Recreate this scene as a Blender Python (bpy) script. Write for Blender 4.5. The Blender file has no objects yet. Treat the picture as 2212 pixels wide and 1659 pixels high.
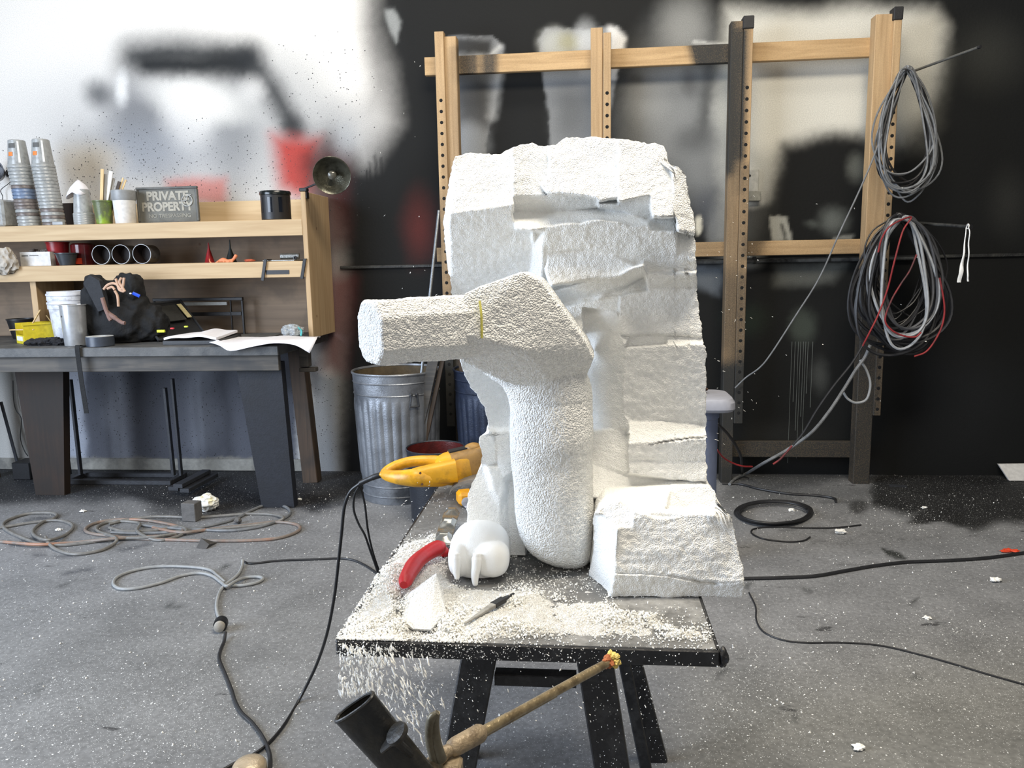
import bpy, math, random
import numpy as np
from mathutils import Matrix, Vector

# ------------------------------------------------------------------ camera
SC = bpy.context.scene
COL = SC.collection
FPX = 1680.0
PITCH, YAW, ROLL = np.radians([8.8, 5.5, 1.08])
CAM = np.array([0, 0, 1.4])
_F = np.array([-np.sin(YAW)*np.cos(PITCH), np.cos(YAW)*np.cos(PITCH), -np.sin(PITCH)])
_R = np.array([np.cos(YAW), np.sin(YAW), 0.0])
_U = np.cross(_R, _F)
_R, _U = _R*np.cos(ROLL)-_U*np.sin(ROLL), _U*np.cos(ROLL)+_R*np.sin(ROLL)

cd = bpy.data.cameras.new('camera')
cd.sensor_fit = 'HORIZONTAL'
cd.sensor_width = 36.0
cd.lens = 36.0*FPX/2212
cd.clip_start = 0.05
cam = bpy.data.objects.new('camera', cd)
COL.objects.link(cam)
cam.matrix_world = Matrix(((_R[0], _U[0], -_F[0], CAM[0]), (_R[1], _U[1], -_F[1], CAM[1]),
                           (_R[2], _U[2], -_F[2], CAM[2]), (0, 0, 0, 1)))
SC.camera = cam

SC.view_settings.view_transform = 'Standard'
SC.view_settings.look = 'None'
SC.view_settings.gamma = 1
SC.view_settings.use_curve_mapping = False
SC.view_settings.exposure = 0.0

# ------------------------------------------------------------------ world and lamps
w = bpy.data.worlds.new('world')
SC.world = w
w.use_nodes = True
w.node_tree.nodes['Background'].inputs[0].default_value = (0.82, 0.9, 1.0, 1)
w.node_tree.nodes['Background'].inputs[1].default_value = 0.16


def area(name, loc, target, sx, sy, energy, color):
    l = bpy.data.lights.new(name, 'AREA')
    l.shape = 'RECTANGLE'
    l.size, l.size_y, l.energy, l.color = sx, sy, energy, color
    o = bpy.data.objects.new(name, l)
    COL.objects.link(o)
    o.location = loc
    o.rotation_euler = (Vector(target)-Vector(loc)).to_track_quat('-Z', 'Y').to_euler()
    return o


area('daylight_doorway', (-4.6, 0.9, 1.9), (0.0, 2.6, 1.1), 3.2, 3.0, 370, (0.72, 0.83, 1.0))
area('ceiling_fixture', (0.5, 1.35, 4.5), (0.3, 2.3, 0.0), 2.6, 1.2, 210, (1.0, 0.90, 0.74))
area('rear_wall_fill', (-0.9, 3.5, 4.7), (-0.7, 4.6, 1.0), 3.2, 0.5, 62, (1.0, 0.95, 0.86))  # unseen lamp, added to lift the brightness of the back wall
area('front_fill', (0.9, -2.8, 3.0), (0.0, 4.0, 1.2), 4.0, 2.0, 54, (1.0, 0.91, 0.80))  # fill light added behind the camera, no known opening there


# ------------------------------------------------------------------ pixel <-> place helpers
def ray(u, v):
    return _F+_R*(u-1106)/FPX-_U*(v-829.5)/FPX


def onZ(u, v, z=0.0):
    d = ray(u, v)
    return CAM+d*(z-1.4)/d[2]


def onY(u, v, y):
    d = ray(u, v)
    return CAM+d*y/d[1]


def onYa(U, V, Y):
    U, V, Y = np.broadcast_arrays(np.asarray(U, float), V, Y)
    d = _F+_R*((U-1106)/FPX)[..., None]-_U*((V-829.5)/FPX)[..., None]
    return CAM+d*(Y/d[..., 1])[..., None]


def proj(P):
    d = np.asarray(P)-CAM
    z = d@_F
    z = np.where(z < 0.05, 0.05, z)
    return 1106+FPX*(d@_R)/z, 829.5-FPX*(d@_U)/z


def lin(r, g=None, b=None):
    if g is None:
        g = b = r
    c = np.array([r, g, b])/255.0
    return np.where(c <= 0.04045, c/12.92, ((c+0.055)/1.055)**2.4)


# ------------------------------------------------------------------ noise
def _hash(i, j, k, s):
    h = (i*374761393+j*668265263+k*1274126177+s*974634777) & 0xffffffff
    h = ((h ^ (h >> 13))*1274126177) & 0xffffffff
    return ((h ^ (h >> 16)) & 0xffff)/32767.5-1.0


def vn(P, scale, seed=0):
    Q = np.asarray(P, float)/scale
    I = np.floor(Q).astype(np.int64)
    f = Q-I
    f = f*f*(3-2*f)
    x, y, z = f[..., 0], f[..., 1], f[..., 2]
    i, j, k = I[..., 0], I[..., 1], I[..., 2]
    r = 0
    for a in (0, 1):
        for b in (0, 1):
            for c in (0, 1):
                w_ = (x if a else 1-x)*(y if b else 1-y)*(z if c else 1-z)
                r = r+w_*_hash(i+a, j+b, k+c, seed)
    return r


def vn2(U, V, scale, seed=0):
    U, V = np.broadcast_arrays(U, V)
    return vn(np.stack([U, V, np.zeros(U.shape)], -1), scale, seed)


# ------------------------------------------------------------------ painted maps (sprayed marks on wall, rack and floor)
class PxMap:
    def __init__(s, x0, y0, x1, y1, step, base):
        s.x0, s.y0, s.step = x0, y0, step
        s.U, s.V = np.meshgrid(np.arange(x0, x1, step, float), np.arange(y0, y1, step, float))
        s.c = np.zeros(s.U.shape+(len(base),))+np.array(base, float)
        s.w = (0.0, 1.0)

    def warp(s, amp, scale, seed=1):
        s.U0, s.V0 = s.U, s.V
        s.U, s.V = s.U+amp*vn2(s.U0, s.V0, scale, seed), s.V+amp*vn2(s.U0, s.V0, scale, seed+7)

    def put(s, a, color):
        a = a[..., None]
        s.c = s.c*(1-a)+np.array(color, float)*a

    def blob(s, cx, cy, rx, ry, soft, ang=0.0):
        t = math.radians(ang)
        x, y = s.U-cx, s.V-cy
        p = (x*math.cos(t)+y*math.sin(t))/rx
        q = (-x*math.sin(t)+y*math.cos(t))/ry
        d = (np.sqrt(p*p+q*q)-1)*min(rx, ry)
        return s.edge(d, soft)

    def edge(s, d, soft):
        a = np.clip(0.5-d/max(soft, 1e-3), 0, 1)
        return a*a*(3-2*a)

    def stroke(s, pts, r, soft):
        d = None
        for (x0, y0), (x1, y1) in zip(pts[:-1], pts[1:]):
            dx, dy = x1-x0, y1-y0
            t = np.clip(((s.U-x0)*dx+(s.V-y0)*dy)/(dx*dx+dy*dy), 0, 1)
            e = np.hypot(s.U-x0-t*dx, s.V-y0-t*dy)
            d = e if d is None else np.minimum(d, e)
        return s.edge(d-r, soft)

    def poly(s, pts, soft):
        pts = np.array(pts, float)
        ins = inside(pts, s.U, s.V)
        d = None
        for (x0, y0), (x1, y1) in zip(pts, np.roll(pts, -1, 0)):
            dx, dy = x1-x0, y1-y0
            t = np.clip(((s.U-x0)*dx+(s.V-y0)*dy)/(dx*dx+dy*dy+1e-9), 0, 1)
            e = np.hypot(s.U-x0-t*dx, s.V-y0-t*dy)
            d = e if d is None else np.minimum(d, e)
        return s.edge(np.where(ins, -d, d), soft)

    def get(s, u, v):
        h, w_ = s.c.shape[:2]
        x = np.clip((u-s.x0)/s.step, 0, w_-1.001)
        y = np.clip((v-s.y0)/s.step, 0, h-1.001)
        i, j = x.astype(int), y.astype(int)
        fx, fy = (x-i)[..., None], (y-j)[..., None]
        c = s.c
        return (c[j, i]*(1-fx)+c[j, i+1]*fx)*(1-fy)+(c[j+1, i]*(1-fx)+c[j+1, i+1]*fx)*fy


def inside(pts, U, V):
    ins = np.zeros(np.shape(U), bool)
    for (x0, y0), (x1, y1) in zip(pts, np.roll(pts, -1, 0)):
        c = ((y0 > V) != (y1 > V)) & (U < (x1-x0)*(V-y0)/((y1-y0) if y1 != y0 else 1e-9)+x0)
        ins ^= c
    return ins


# ------------------------------------------------------------------ materials
MATS = {}


def nodes(name):
    m = bpy.data.materials.new(name)
    m.use_nodes = True
    nt = m.node_tree
    return m, nt, nt.nodes['Principled BSDF']


def N(nt, t, **kw):
    n = nt.nodes.new(t)
    for k, v in kw.items():
        setattr(n, k, v)
    return n


def mat(name, c, rough=0.6, metal=0.0, var=0.12, vs=40.0, bump=0.15, bs=120.0, trans=0.0, dirt=None, dirt_amt=0.5, dirt_scale=6.0,
        emit=None):
    if name in MATS:
        return MATS[name]
    m, nt, b = nodes(name)
    L = nt.links
    c = lin(*c)
    tc = N(nt, 'ShaderNodeTexCoord')
    n1 = N(nt, 'ShaderNodeTexNoise')
    n1.inputs['Scale'].default_value = vs
    n1.inputs['Detail'].default_value = 5
    L.new(tc.outputs['Object'], n1.inputs['Vector'])
    mr = N(nt, 'ShaderNodeMapRange')
    mr.inputs[1].default_value, mr.inputs[2].default_value = 0.3, 0.7
    mr.inputs[3].default_value, mr.inputs[4].default_value = 1-var, 1+var
    L.new(n1.outputs['Fac'], mr.inputs[0])
    mx = N(nt, 'ShaderNodeVectorMath', operation='SCALE')
    mx.inputs[0].default_value = tuple(c)
    L.new(mr.outputs[0], mx.inputs['Scale'])
    out = mx.outputs[0]
    if dirt is not None:
        n2 = N(nt, 'ShaderNodeTexNoise')
        n2.inputs['Scale'].default_value = dirt_scale
        n2.inputs['Detail'].default_value = 7
        n2.inputs['Roughness'].default_value = 0.65
        L.new(tc.outputs['Object'], n2.inputs['Vector'])
        r2 = N(nt, 'ShaderNodeMapRange')
        r2.inputs[1].default_value, r2.inputs[2].default_value = 0.48, 0.64
        r2.inputs[3].default_value, r2.inputs[4].default_value = 0, dirt_amt
        L.new(n2.outputs['Fac'], r2.inputs[0])
        mm = N(nt, 'ShaderNodeMix', data_type='RGBA')
        L.new(r2.outputs[0], mm.inputs[0])
        L.new(out, mm.inputs[6])
        mm.inputs[7].default_value = tuple(lin(*dirt))+(1,)
        out = mm.outputs[2]
    L.new(out, b.inputs['Base Color'])
    b.inputs['Roughness'].default_value = rough
    b.inputs['Metallic'].default_value = metal
    if trans:
        b.inputs['Transmission Weight'].default_value = trans
    if bump:
        n3 = N(nt, 'ShaderNodeTexNoise')
        n3.inputs['Scale'].default_value = bs
        n3.inputs['Detail'].default_value = 3
        L.new(tc.outputs['Object'], n3.inputs['Vector'])
        bp = N(nt, 'ShaderNodeBump')
        bp.inputs['Strength'].default_value = bump
        bp.inputs['Distance'].default_value = 0.01
        L.new(n3.outputs['Fac'], bp.inputs['Height'])
        L.new(bp.outputs[0], b.inputs['Normal'])
    MATS[name] = m
    return m


def wood(name, c1, c2, axis='X', scale=1.0, rough=0.7, spray=False, dirt=None):
    """long-grained timber; spray=True takes the overspray stored in the mesh attribute 'paint_cover'"""
    if name in MATS:
        return MATS[name]
    m, nt, b = nodes(name)
    L = nt.links
    tc = N(nt, 'ShaderNodeTexCoord')
    mp = N(nt, 'ShaderNodeMapping')
    s = [26*scale]*3
    s['XYZ'.index(axis)] = 1.6*scale
    mp.inputs['Scale'].default_value = s
    L.new(tc.outputs['Object'], mp.inputs[0])
    n1 = N(nt, 'ShaderNodeTexNoise')
    n1.inputs['Scale'].default_value = 1.7
    n1.inputs['Detail'].default_value = 8
    n1.inputs['Distortion'].default_value = 0.6
    L.new(mp.outputs[0], n1.inputs['Vector'])
    mm = N(nt, 'ShaderNodeMix', data_type='RGBA')
    r = N(nt, 'ShaderNodeMapRange')
    r.inputs[1].default_value, r.inputs[2].default_value = 0.32, 0.68
    L.new(n1.outputs['Fac'], r.inputs[0])
    L.new(r.outputs[0], mm.inputs[0])
    mm.inputs[6].default_value = tuple(lin(*c1))+(1,)
    mm.inputs[7].default_value = tuple(lin(*c2))+(1,)
    out = mm.outputs[2]
    # small knots
    vo = N(nt, 'ShaderNodeTexVoronoi')
    vo.inputs['Scale'].default_value = 4.2
    L.new(tc.outputs['Object'], vo.inputs['Vector'])
    rk = N(nt, 'ShaderNodeMapRange')
    rk.inputs[1].default_value, rk.inputs[2].default_value = 0.028, 0.05
    rk.inputs[3].default_value, rk.inputs[4].default_value = 0.6, 0.0
    L.new(vo.outputs['Distance'], rk.inputs[0])
    mk = N(nt, 'ShaderNodeMix', data_type='RGBA')
    L.new(rk.outputs[0], mk.inputs[0])
    L.new(out, mk.inputs[6])
    mk.inputs[7].default_value = tuple(lin(95, 58, 30))+(1,)
    out = mk.outputs[2]
    if dirt is not None:
        n2 = N(nt, 'ShaderNodeTexNoise')
        n2.inputs['Scale'].default_value = 5
        n2.inputs['Detail'].default_value = 6
        L.new(tc.outputs['Object'], n2.inputs['Vector'])
        r2 = N(nt, 'ShaderNodeMapRange')
        r2.inputs[1].default_value, r2.inputs[2].default_value = 0.45, 0.62
        r2.inputs[4].default_value = 0.6
        L.new(n2.outputs['Fac'], r2.inputs[0])
        m2 = N(nt, 'ShaderNodeMix', data_type='RGBA')
        L.new(r2.outputs[0], m2.inputs[0])
        L.new(out, m2.inputs[6])
        m2.inputs[7].default_value = tuple(lin(*dirt))+(1,)
        out = m2.outputs[2]
    if spray:
        at = N(nt, 'ShaderNodeAttribute', attribute_name='paint_cover')
        gn = N(nt, 'ShaderNodeTexNoise')
        gn.inputs['Scale'].default_value = 220
        L.new(tc.outputs['Object'], gn.inputs['Vector'])
        ga = N(nt, 'ShaderNodeMath', operation='MULTIPLY_ADD')
        L.new(gn.outputs['Fac'], ga.inputs[0])
        ga.inputs[1].default_value = 0.5
        L.new(at.outputs['Fac'], ga.inputs[2])
        gr = N(nt, 'ShaderNodeMapRange')
        gr.inputs[1].default_value, gr.inputs[2].default_value = 0.25, 1.2
        L.new(ga.outputs[0], gr.inputs[0])
        m3 = N(nt, 'ShaderNodeMix', data_type='RGBA')
        L.new(gr.outputs[0], m3.inputs[0])
        L.new(out, m3.inputs[6])
        m3.inputs[7].default_value = tuple(lin(36, 36, 34))+(1,)
        out = m3.outputs[2]
    L.new(out, b.inputs['Base Color'])
    b.inputs['Roughness'].default_value = rough
    bp = N(nt, 'ShaderNodeBump')
    bp.inputs['Strength'].default_value = 0.12
    bp.inputs['Distance'].default_value = 0.01
    L.new(n1.outputs['Fac'], bp.inputs['Height'])
    L.new(bp.outputs[0], b.inputs['Normal'])
    MATS[name] = m
    return m


def foam_mat(name, bead=260.0, strength=0.5, smooth=False, c=(244, 244, 241)):
    if name in MATS:
        return MATS[name]
    m, nt, b = nodes(name)
    L = nt.links
    tc = N(nt, 'ShaderNodeTexCoord')
    vo = N(nt, 'ShaderNodeTexVoronoi')
    vo.inputs['Scale'].default_value = bead
    L.new(tc.outputs['Object'], vo.inputs['Vector'])
    no = N(nt, 'ShaderNodeTexNoise')
    no.inputs['Scale'].default_value = bead*0.55
    no.inputs['Detail'].default_value = 2
    L.new(tc.outputs['Object'], no.inputs['Vector'])
    b.inputs['Base Color'].default_value = tuple(lin(*c))+(1,)
    ad = N(nt, 'ShaderNodeMath', operation='MULTIPLY_ADD')
    L.new(vo.outputs['Distance'], ad.inputs[0])
    ad.inputs[1].default_value = -1.1
    L.new(no.outputs['Fac'], ad.inputs[2])
    bp = N(nt, 'ShaderNodeBump')
    bp.inputs['Strength'].default_value = strength
    bp.inputs['Distance'].default_value = 0.004
    L.new(ad.outputs[0], bp.inputs['Height'])
    L.new(bp.outputs[0], b.inputs['Normal'])
    b.inputs['Roughness'].default_value = 0.85
    b.inputs['Specular IOR Level'].default_value = 0.25
    MATS[name] = m
    return m


def painted_mat(name, kind):
    """wall / floor: colour comes from the sprayed paint stored on the mesh, broken up with spray grain and specks"""
    m, nt, b = nodes(name)
    L = nt.links
    tc = N(nt, 'ShaderNodeTexCoord')
    at = N(nt, 'ShaderNodeAttribute', attribute_name='paint_colour')
    sp = N(nt, 'ShaderNodeAttribute', attribute_name='speck_amount')
    gn = N(nt, 'ShaderNodeTexNoise')
    gn.inputs['Scale'].default_value = 170 if kind == 'wall' else 60
    gn.inputs['Detail'].default_value = 4
    L.new(tc.outputs['Object'], gn.inputs['Vector'])
    ga = N(nt, 'ShaderNodeMapRange')
    ga.inputs[1].default_value, ga.inputs[2].default_value = 0.3, 0.7
    ga.inputs[3].default_value, ga.inputs[4].default_value = (0.86, 1.14) if kind == 'wall' else (0.8, 1.2)
    L.new(gn.outputs['Fac'], ga.inputs[0])
    mx = N(nt, 'ShaderNodeVectorMath', operation='SCALE')
    L.new(at.outputs['Color'], mx.inputs[0])
    L.new(ga.outputs[0], mx.inputs['Scale'])
    out = mx.outputs[0]

    def speck(out, scale, r0, r1, color, amount_socket, seedoff, keep, stretch=(1, 1, 1)):
        mp = N(nt, 'ShaderNodeMapping')
        mp.inputs['Location'].default_value = (seedoff, seedoff*0.7, seedoff*0.3)
        mp.inputs['Scale'].default_value = stretch
        L.new(tc.outputs['Object'], mp.inputs[0])
        vo = N(nt, 'ShaderNodeTexVoronoi')
        vo.inputs['Scale'].default_value = scale
        L.new(mp.outputs[0], vo.inputs['Vector'])
        sepc = N(nt, 'ShaderNodeSeparateColor')
        L.new(vo.outputs['Color'], sepc.inputs[0])
        # size differs per cell
        rr = N(nt, 'ShaderNodeMapRange')
        rr.inputs[3].default_value, rr.inputs[4].default_value = r0, r1
        L.new(sepc.outputs[1], rr.inputs[0])
        lt = N(nt, 'ShaderNodeMath', operation='LESS_THAN')
        L.new(vo.outputs['Distance'], lt.inputs[0])
        L.new(rr.outputs[0], lt.inputs[1])
        k = N(nt, 'ShaderNodeMath', operation='LESS_THAN')
        L.new(sepc.outputs[0], k.inputs[0])
        if amount_socket is None:
            k.inputs[1].default_value = keep
        else:
            km = N(nt, 'ShaderNodeMath', operation='MULTIPLY')
            L.new(amount_socket, km.inputs[0])
            km.inputs[1].default_value = keep
            L.new(km.outputs[0], k.inputs[1])
        f = N(nt, 'ShaderNodeMath', operation='MULTIPLY')
        L.new(lt.outputs[0], f.inputs[0])
        L.new(k.outputs[0], f.inputs[1])
        mm = N(nt, 'ShaderNodeMix', data_type='RGBA')
        L.new(f.outputs[0], mm.inputs[0])
        L.new(out, mm.inputs[6])
        mm.inputs[7].default_value = tuple(lin(*color))+(1,)
        return mm.outputs[2]
    if kind == 'wall':
        out = speck(out, 62, 0.05, 0.19, (88, 86, 88), sp.outputs['Fac'], 0.0, 0.42)
        out = speck(out, 100, 0.15, 0.38, (60, 60, 60), sp.outputs['Fac'], 3.1, 0.35)
        b.inputs['Roughness'].default_value = 0.7
        b.inputs['Specular IOR Level'].default_value = 0.22
        bn = N(nt, 'ShaderNodeTexNoise')
        bn.inputs['Scale'].default_value = 60
        bn.inputs['Detail'].default_value = 3
    else:
        # scuffs and dark drips
        n2 = N(nt, 'ShaderNodeTexNoise')
        n2.inputs['Scale'].default_value = 3.0
        n2.inputs['Detail'].default_value = 9
        n2.inputs['Roughness'].default_value = 0.62
        L.new(tc.outputs['Object'], n2.inputs['Vector'])
        r2 = N(nt, 'ShaderNodeMapRange')
        r2.inputs[1].default_value, r2.inputs[2].default_value = 0.35, 0.65
        r2.inputs[3].default_value, r2.inputs[4].default_value = 0.82, 1.16
        L.new(n2.outputs['Fac'], r2.inputs[0])
        m2 = N(nt, 'ShaderNodeVectorMath', operation='SCALE')
        L.new(out, m2.inputs[0])
        L.new(r2.outputs[0], m2.inputs['Scale'])
        out = m2.outputs[0]
        n3 = N(nt, 'ShaderNodeTexNoise')
        mp3 = N(nt, 'ShaderNodeMapping')
        mp3.inputs['Scale'].default_value = (0.6, 1.5, 1)
        mp3.inputs['Rotation'].default_value = (0, 0, 0.2)
        L.new(tc.outputs['Object'], mp3.inputs[0])
        n3.inputs['Scale'].default_value = 7
        n3.inputs['Detail'].default_value = 6
        n3.inputs['Roughness'].default_value = 0.6
        L.new(mp3.outputs[0], n3.inputs['Vector'])
        r3 = N(nt, 'ShaderNodeMapRange')
        r3.inputs[1].default_value, r3.inputs[2].default_value = 0.66, 0.70
        r3.inputs[4].default_value = 0.8
        L.new(n3.outputs['Fac'], r3.inputs[0])
        mm = N(nt, 'ShaderNodeMix', data_type='RGBA')
        L.new(r3.outputs[0], mm.inputs[0])
        L.new(out, mm.inputs[6])
        mm.inputs[7].default_value = tuple(lin(44, 44, 46))+(1,)
        out = mm.outputs[2]
        out = speck(out, 90, 0.10, 0.26, (214, 216, 216), sp.outputs['Fac'], 0.0, 0.32)
        out = speck(out, 210, 0.15, 0.36, (200, 202, 202), sp.outputs['Fac'], 5.3, 0.45, (1, 1.7, 1))
        out = speck(out, 34, 0.05, 0.12, (222, 222, 220), sp.outputs['Fac'], 9.1, 0.35)
        b.inputs['Roughness'].default_value = 0.62
        b.inputs['Specular IOR Level'].default_value = 0.3
        bn = N(nt, 'ShaderNodeTexNoise')
        bn.inputs['Scale'].default_value = 30
        bn.inputs['Detail'].default_value = 6
    L.new(out, b.inputs['Base Color'])
    L.new(tc.outputs['Object'], bn.inputs['Vector'])
    bp = N(nt, 'ShaderNodeBump')
    bp.inputs['Strength'].default_value = 0.12
    bp.inputs['Distance'].default_value = 0.01
    L.new(bn.outputs['Fac'], bp.inputs['Height'])
    L.new(bp.outputs[0], b.inputs['Normal'])
    return m


# ------------------------------------------------------------------ mesh builder
class MB:
    def __init__(s):
        s.v, s.f, s.m = [], [], []
        s.n = 0

    def add(s, verts, faces, mi=0):
        verts = [tuple(map(float, p)) for p in verts]
        s.v += verts
        s.f += [tuple(i+s.n for i in f) for f in faces]
        s.m += [mi]*len(faces)
        s.n += len(verts)
        return s

    def box(s, x0, x1, y0, y1, z0, z1, mi=0, bev=0.0, R=None, o=None):
        if bev:
            b = min(bev, (x1-x0)/2.01, (y1-y0)/2.01, (z1-z0)/2.01)
            vs, fs, idx = [], [], {}
            X, Y, Z = (x0, x1), (y0, y1), (z0, z1)
            for i in (0, 1):
                for j in (0, 1):
                    for k in (0, 1):
                        sx, sy, sz = (1, -1)[i], (1, -1)[j], (1, -1)[k]
                        idx[i, j, k] = len(vs)
                        vs += [(X[i], Y[j]+sy*b, Z[k]+sz*b), (X[i]+sx*b, Y[j], Z[k]+sz*b), (X[i]+sx*b, Y[j]+sy*b, Z[k])]
            q = lambda a, c: idx[a]+c
            for i in (0, 1):
                fs.append([q((i, 0, 0), 0), q((i, 1, 0), 0), q((i, 1, 1), 0), q((i, 0, 1), 0)][::(-1 if i == 0 else 1)])
                fs.append([q((0, i, 0), 1), q((1, i, 0), 1), q((1, i, 1), 1), q((0, i, 1), 1)][::(1 if i == 0 else -1)])
                fs.append([q((0, 0, i), 2), q((1, 0, i), 2), q((1, 1, i), 2), q((0, 1, i), 2)][::(-1 if i == 0 else 1)])
            for i in (0, 1):
                for j in (0, 1):
                    fs.append([q((i, j, 0), 0), q((i, j, 0), 1), q((i, j, 1), 1), q((i, j, 1), 0)])
                    fs.append([q((i, 0, j), 0), q((i, 0, j), 2), q((i, 1, j), 2), q((i, 1, j), 0)])
                    fs.append([q((0, i, j), 1), q((0, i, j), 2), q((1, i, j), 2), q((1, i, j), 1)])
                    for k in (0, 1):
                        fs.append([q((i, j, k), 0), q((i, j, k), 1), q((i, j, k), 2)])
        else:
            vs = [(x, y, z) for x in (x0, x1) for y in (y0, y1) for z in (z0, z1)]
            fs = [(0, 1, 3, 2), (4, 6, 7, 5), (0, 4, 5, 1), (2, 3, 7, 6), (0, 2, 6, 4), (1, 5, 7, 3)]
        if R is not None:
            o_ = np.zeros(3) if o is None else np.asarray(o)
            vs = [tuple(np.asarray(R)@np.asarray(p)+o_) for p in vs]
        elif o is not None:
            vs = [tuple(np.asarray(p)+np.asarray(o)) for p in vs]
        return s.add(vs, fs, mi)

    def beam(s, a, b, w, h, up=(0, 0, 1), mi=0, bev=0.002, w2=None, h2=None, seg=1):
        """rectangular bar from a to b: w across, h along the 'up' side; optional taper"""
        a, b = np.asarray(a, float), np.asarray(b, float)
        d = (b-a)/np.linalg.norm(b-a)
        up = np.asarray(up, float)
        x = np.cross(d, up)
        x /= np.linalg.norm(x)
        y = np.cross(x, d)
        rings = []
        for t in np.linspace(0, 1, seg+1):
            ww = w+((w2 if w2 is not None else w)-w)*t
            hh = h+((h2 if h2 is not None else h)-h)*t
            c = a+(b-a)*t
            bb = bev
            rings.append([c+x*(sx*(ww/2-ex))+y*(sy*(hh/2-ey)) for sx, sy, ex, ey in
                          ((1, 1, bb, 0), (1, 1, 0, bb), (1, -1, 0, bb), (1, -1, bb, 0), (-1, -1, bb, 0), (-1, -1, 0, bb),
                           (-1, 1, 0, bb), (-1, 1, bb, 0))])
        return s.rings(rings, mi=mi)

    def rings(s, rings, cap=True, closed=True, mi=0, loop=False):
        n = len(rings[0])
        vs = [p for r in rings for p in r]
        fs = []
        m_ = len(rings)
        for i in range(m_ if loop else m_-1):
            i2 = (i+1) % m_
            for j in range(n if closed else n-1):
                k = (j+1) % n
                fs.append((i*n+j, i*n+k, i2*n+k, i2*n+j))
        if cap and not loop:
            fs.append(tuple(range(n))[::-1])
            fs.append(tuple((m_-1)*n+j for j in range(n)))
        return s.add(vs, fs, mi)

    def tube(s, pts, r, n=8, mi=0, loop=False, flat=1.0):
        pts = np.asarray(pts, float)
        m_ = len(pts)
        rr = np.broadcast_to(np.asarray(r, float), (m_,))
        if loop:
            T = np.roll(pts, -1, 0)-np.roll(pts, 1, 0)
        else:
            T = np.gradient(pts, axis=0)
        T /= np.linalg.norm(T, axis=1)[:, None]+1e-12
        ref = np.array([0, 0, 1.0]) if abs(T[0][2]) < 0.9 else np.array([1.0, 0, 0])
        x = np.cross(T[0], ref)
        x /= np.linalg.norm(x)
        rings = []
        for i in range(m_):
            x = x-T[i]*(x@T[i])
            x /= np.linalg.norm(x)+1e-12
            y = np.cross(T[i], x)
            rings.append([pts[i]+rr[i]*(x*math.cos(a)+y*flat*math.sin(a)) for a in np.arange(n)*2*math.pi/n])
        return s.rings(rings, mi=mi, loop=loop)

    def lathe(s, prof, c=(0, 0, 0), axis=(0, 0, 1), n=24, mi=0, cap=True, rad=None, sx=1.0):
        axis = np.asarray(axis, float)
        axis /= np.linalg.norm(axis)
        ref = np.array([1.0, 0, 0]) if abs(axis[0]) < 0.9 else np.array([0, 1.0, 0])
        x = ref-axis*(ref@axis)
        x /= np.linalg.norm(x)
        y = np.cross(axis, x)
        c = np.asarray(c, float)
        rings = []
        for r, z in prof:
            ring = []
            for j in range(n):
                a = j*2*math.pi/n
                q = r*(rad(a, z) if rad else 1.0)
                ring.append(c+axis*z+x*q*sx*math.cos(a)+y*q*math.sin(a))
            rings.append(ring)
        return s.rings(rings, cap=cap, mi=mi)

    def prism(s, pts, y0, y1, mi=0, plane='XZ'):
        n = len(pts)
        f = {'XZ': lambda p, d: (p[0], d, p[1]), 'XY': lambda p, d: (p[0], p[1], d), 'YZ': lambda p, d: (d, p[0], p[1])}[plane]
        vs = [f(p, y0) for p in pts]+[f(p, y1) for p in pts]
        fs = [tuple(range(n)), tuple(range(2*n-1, n-1, -1))]+[(i, i+n, (i+1) % n+n, (i+1) % n) for i in range(n)]
        return s.add(vs, fs, mi)

    def hexa(s, front, back, mi=0):
        """solid between two matching 3-D polygons"""
        n = len(front)
        fs = [tuple(range(n)), tuple(range(2*n-1, n-1, -1))]+[(i, i+n, (i+1) % n+n, (i+1) % n) for i in range(n)]
        return s.add(list(front)+list(back), fs, mi)

    def lump(s, c, r, seed=0, amp=0.25, n=2, scale=1.0, mi=0):
        """irregular rounded lump; r = (rx, ry, rz)"""
        V, Fc = ICO[n]
        r = np.broadcast_to(np.asarray(r, float), (3,))
        d = 1+amp*vn(V*scale, 0.6, seed)+amp*0.5*vn(V*scale, 0.25, seed+5)
        return s.add(V*d[:, None]*r+np.asarray(c), Fc, mi)


def _ico(n):
    t = (1+5**0.5)/2
    V = [(-1, t, 0), (1, t, 0), (-1, -t, 0), (1, -t, 0), (0, -1, t), (0, 1, t), (0, -1, -t), (0, 1, -t), (t, 0, -1), (t, 0, 1), (-t, 0, -1), (-t, 0, 1)]
    V = [np.array(v)/np.linalg.norm(v) for v in V]
    Fc = [(0, 11, 5), (0, 5, 1), (0, 1, 7), (0, 7, 10), (0, 10, 11), (1, 5, 9), (5, 11, 4), (11, 10, 2), (10, 7, 6), (7, 1, 8),
          (3, 9, 4), (3, 4, 2), (3, 2, 6), (3, 6, 8), (3, 8, 9), (4, 9, 5), (2, 4, 11), (6, 2, 10), (8, 6, 7), (9, 8, 1)]
    for _ in range(n):
        cache, nf = {}, []

        def mid(a, b):
            k = (min(a, b), max(a, b))
            if k not in cache:
                m_ = V[a]+V[b]
                V.append(m_/np.linalg.norm(m_))
                cache[k] = len(V)-1
            return cache[k]
        for a, b, c in Fc:
            x, y, z = mid(a, b), mid(b, c), mid(c, a)
            nf += [(a, x, z), (b, y, x), (c, z, y), (x, y, z)]
        Fc = nf
    return np.array(V), Fc


ICO = {n: _ico(n) for n in range(5)}


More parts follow.
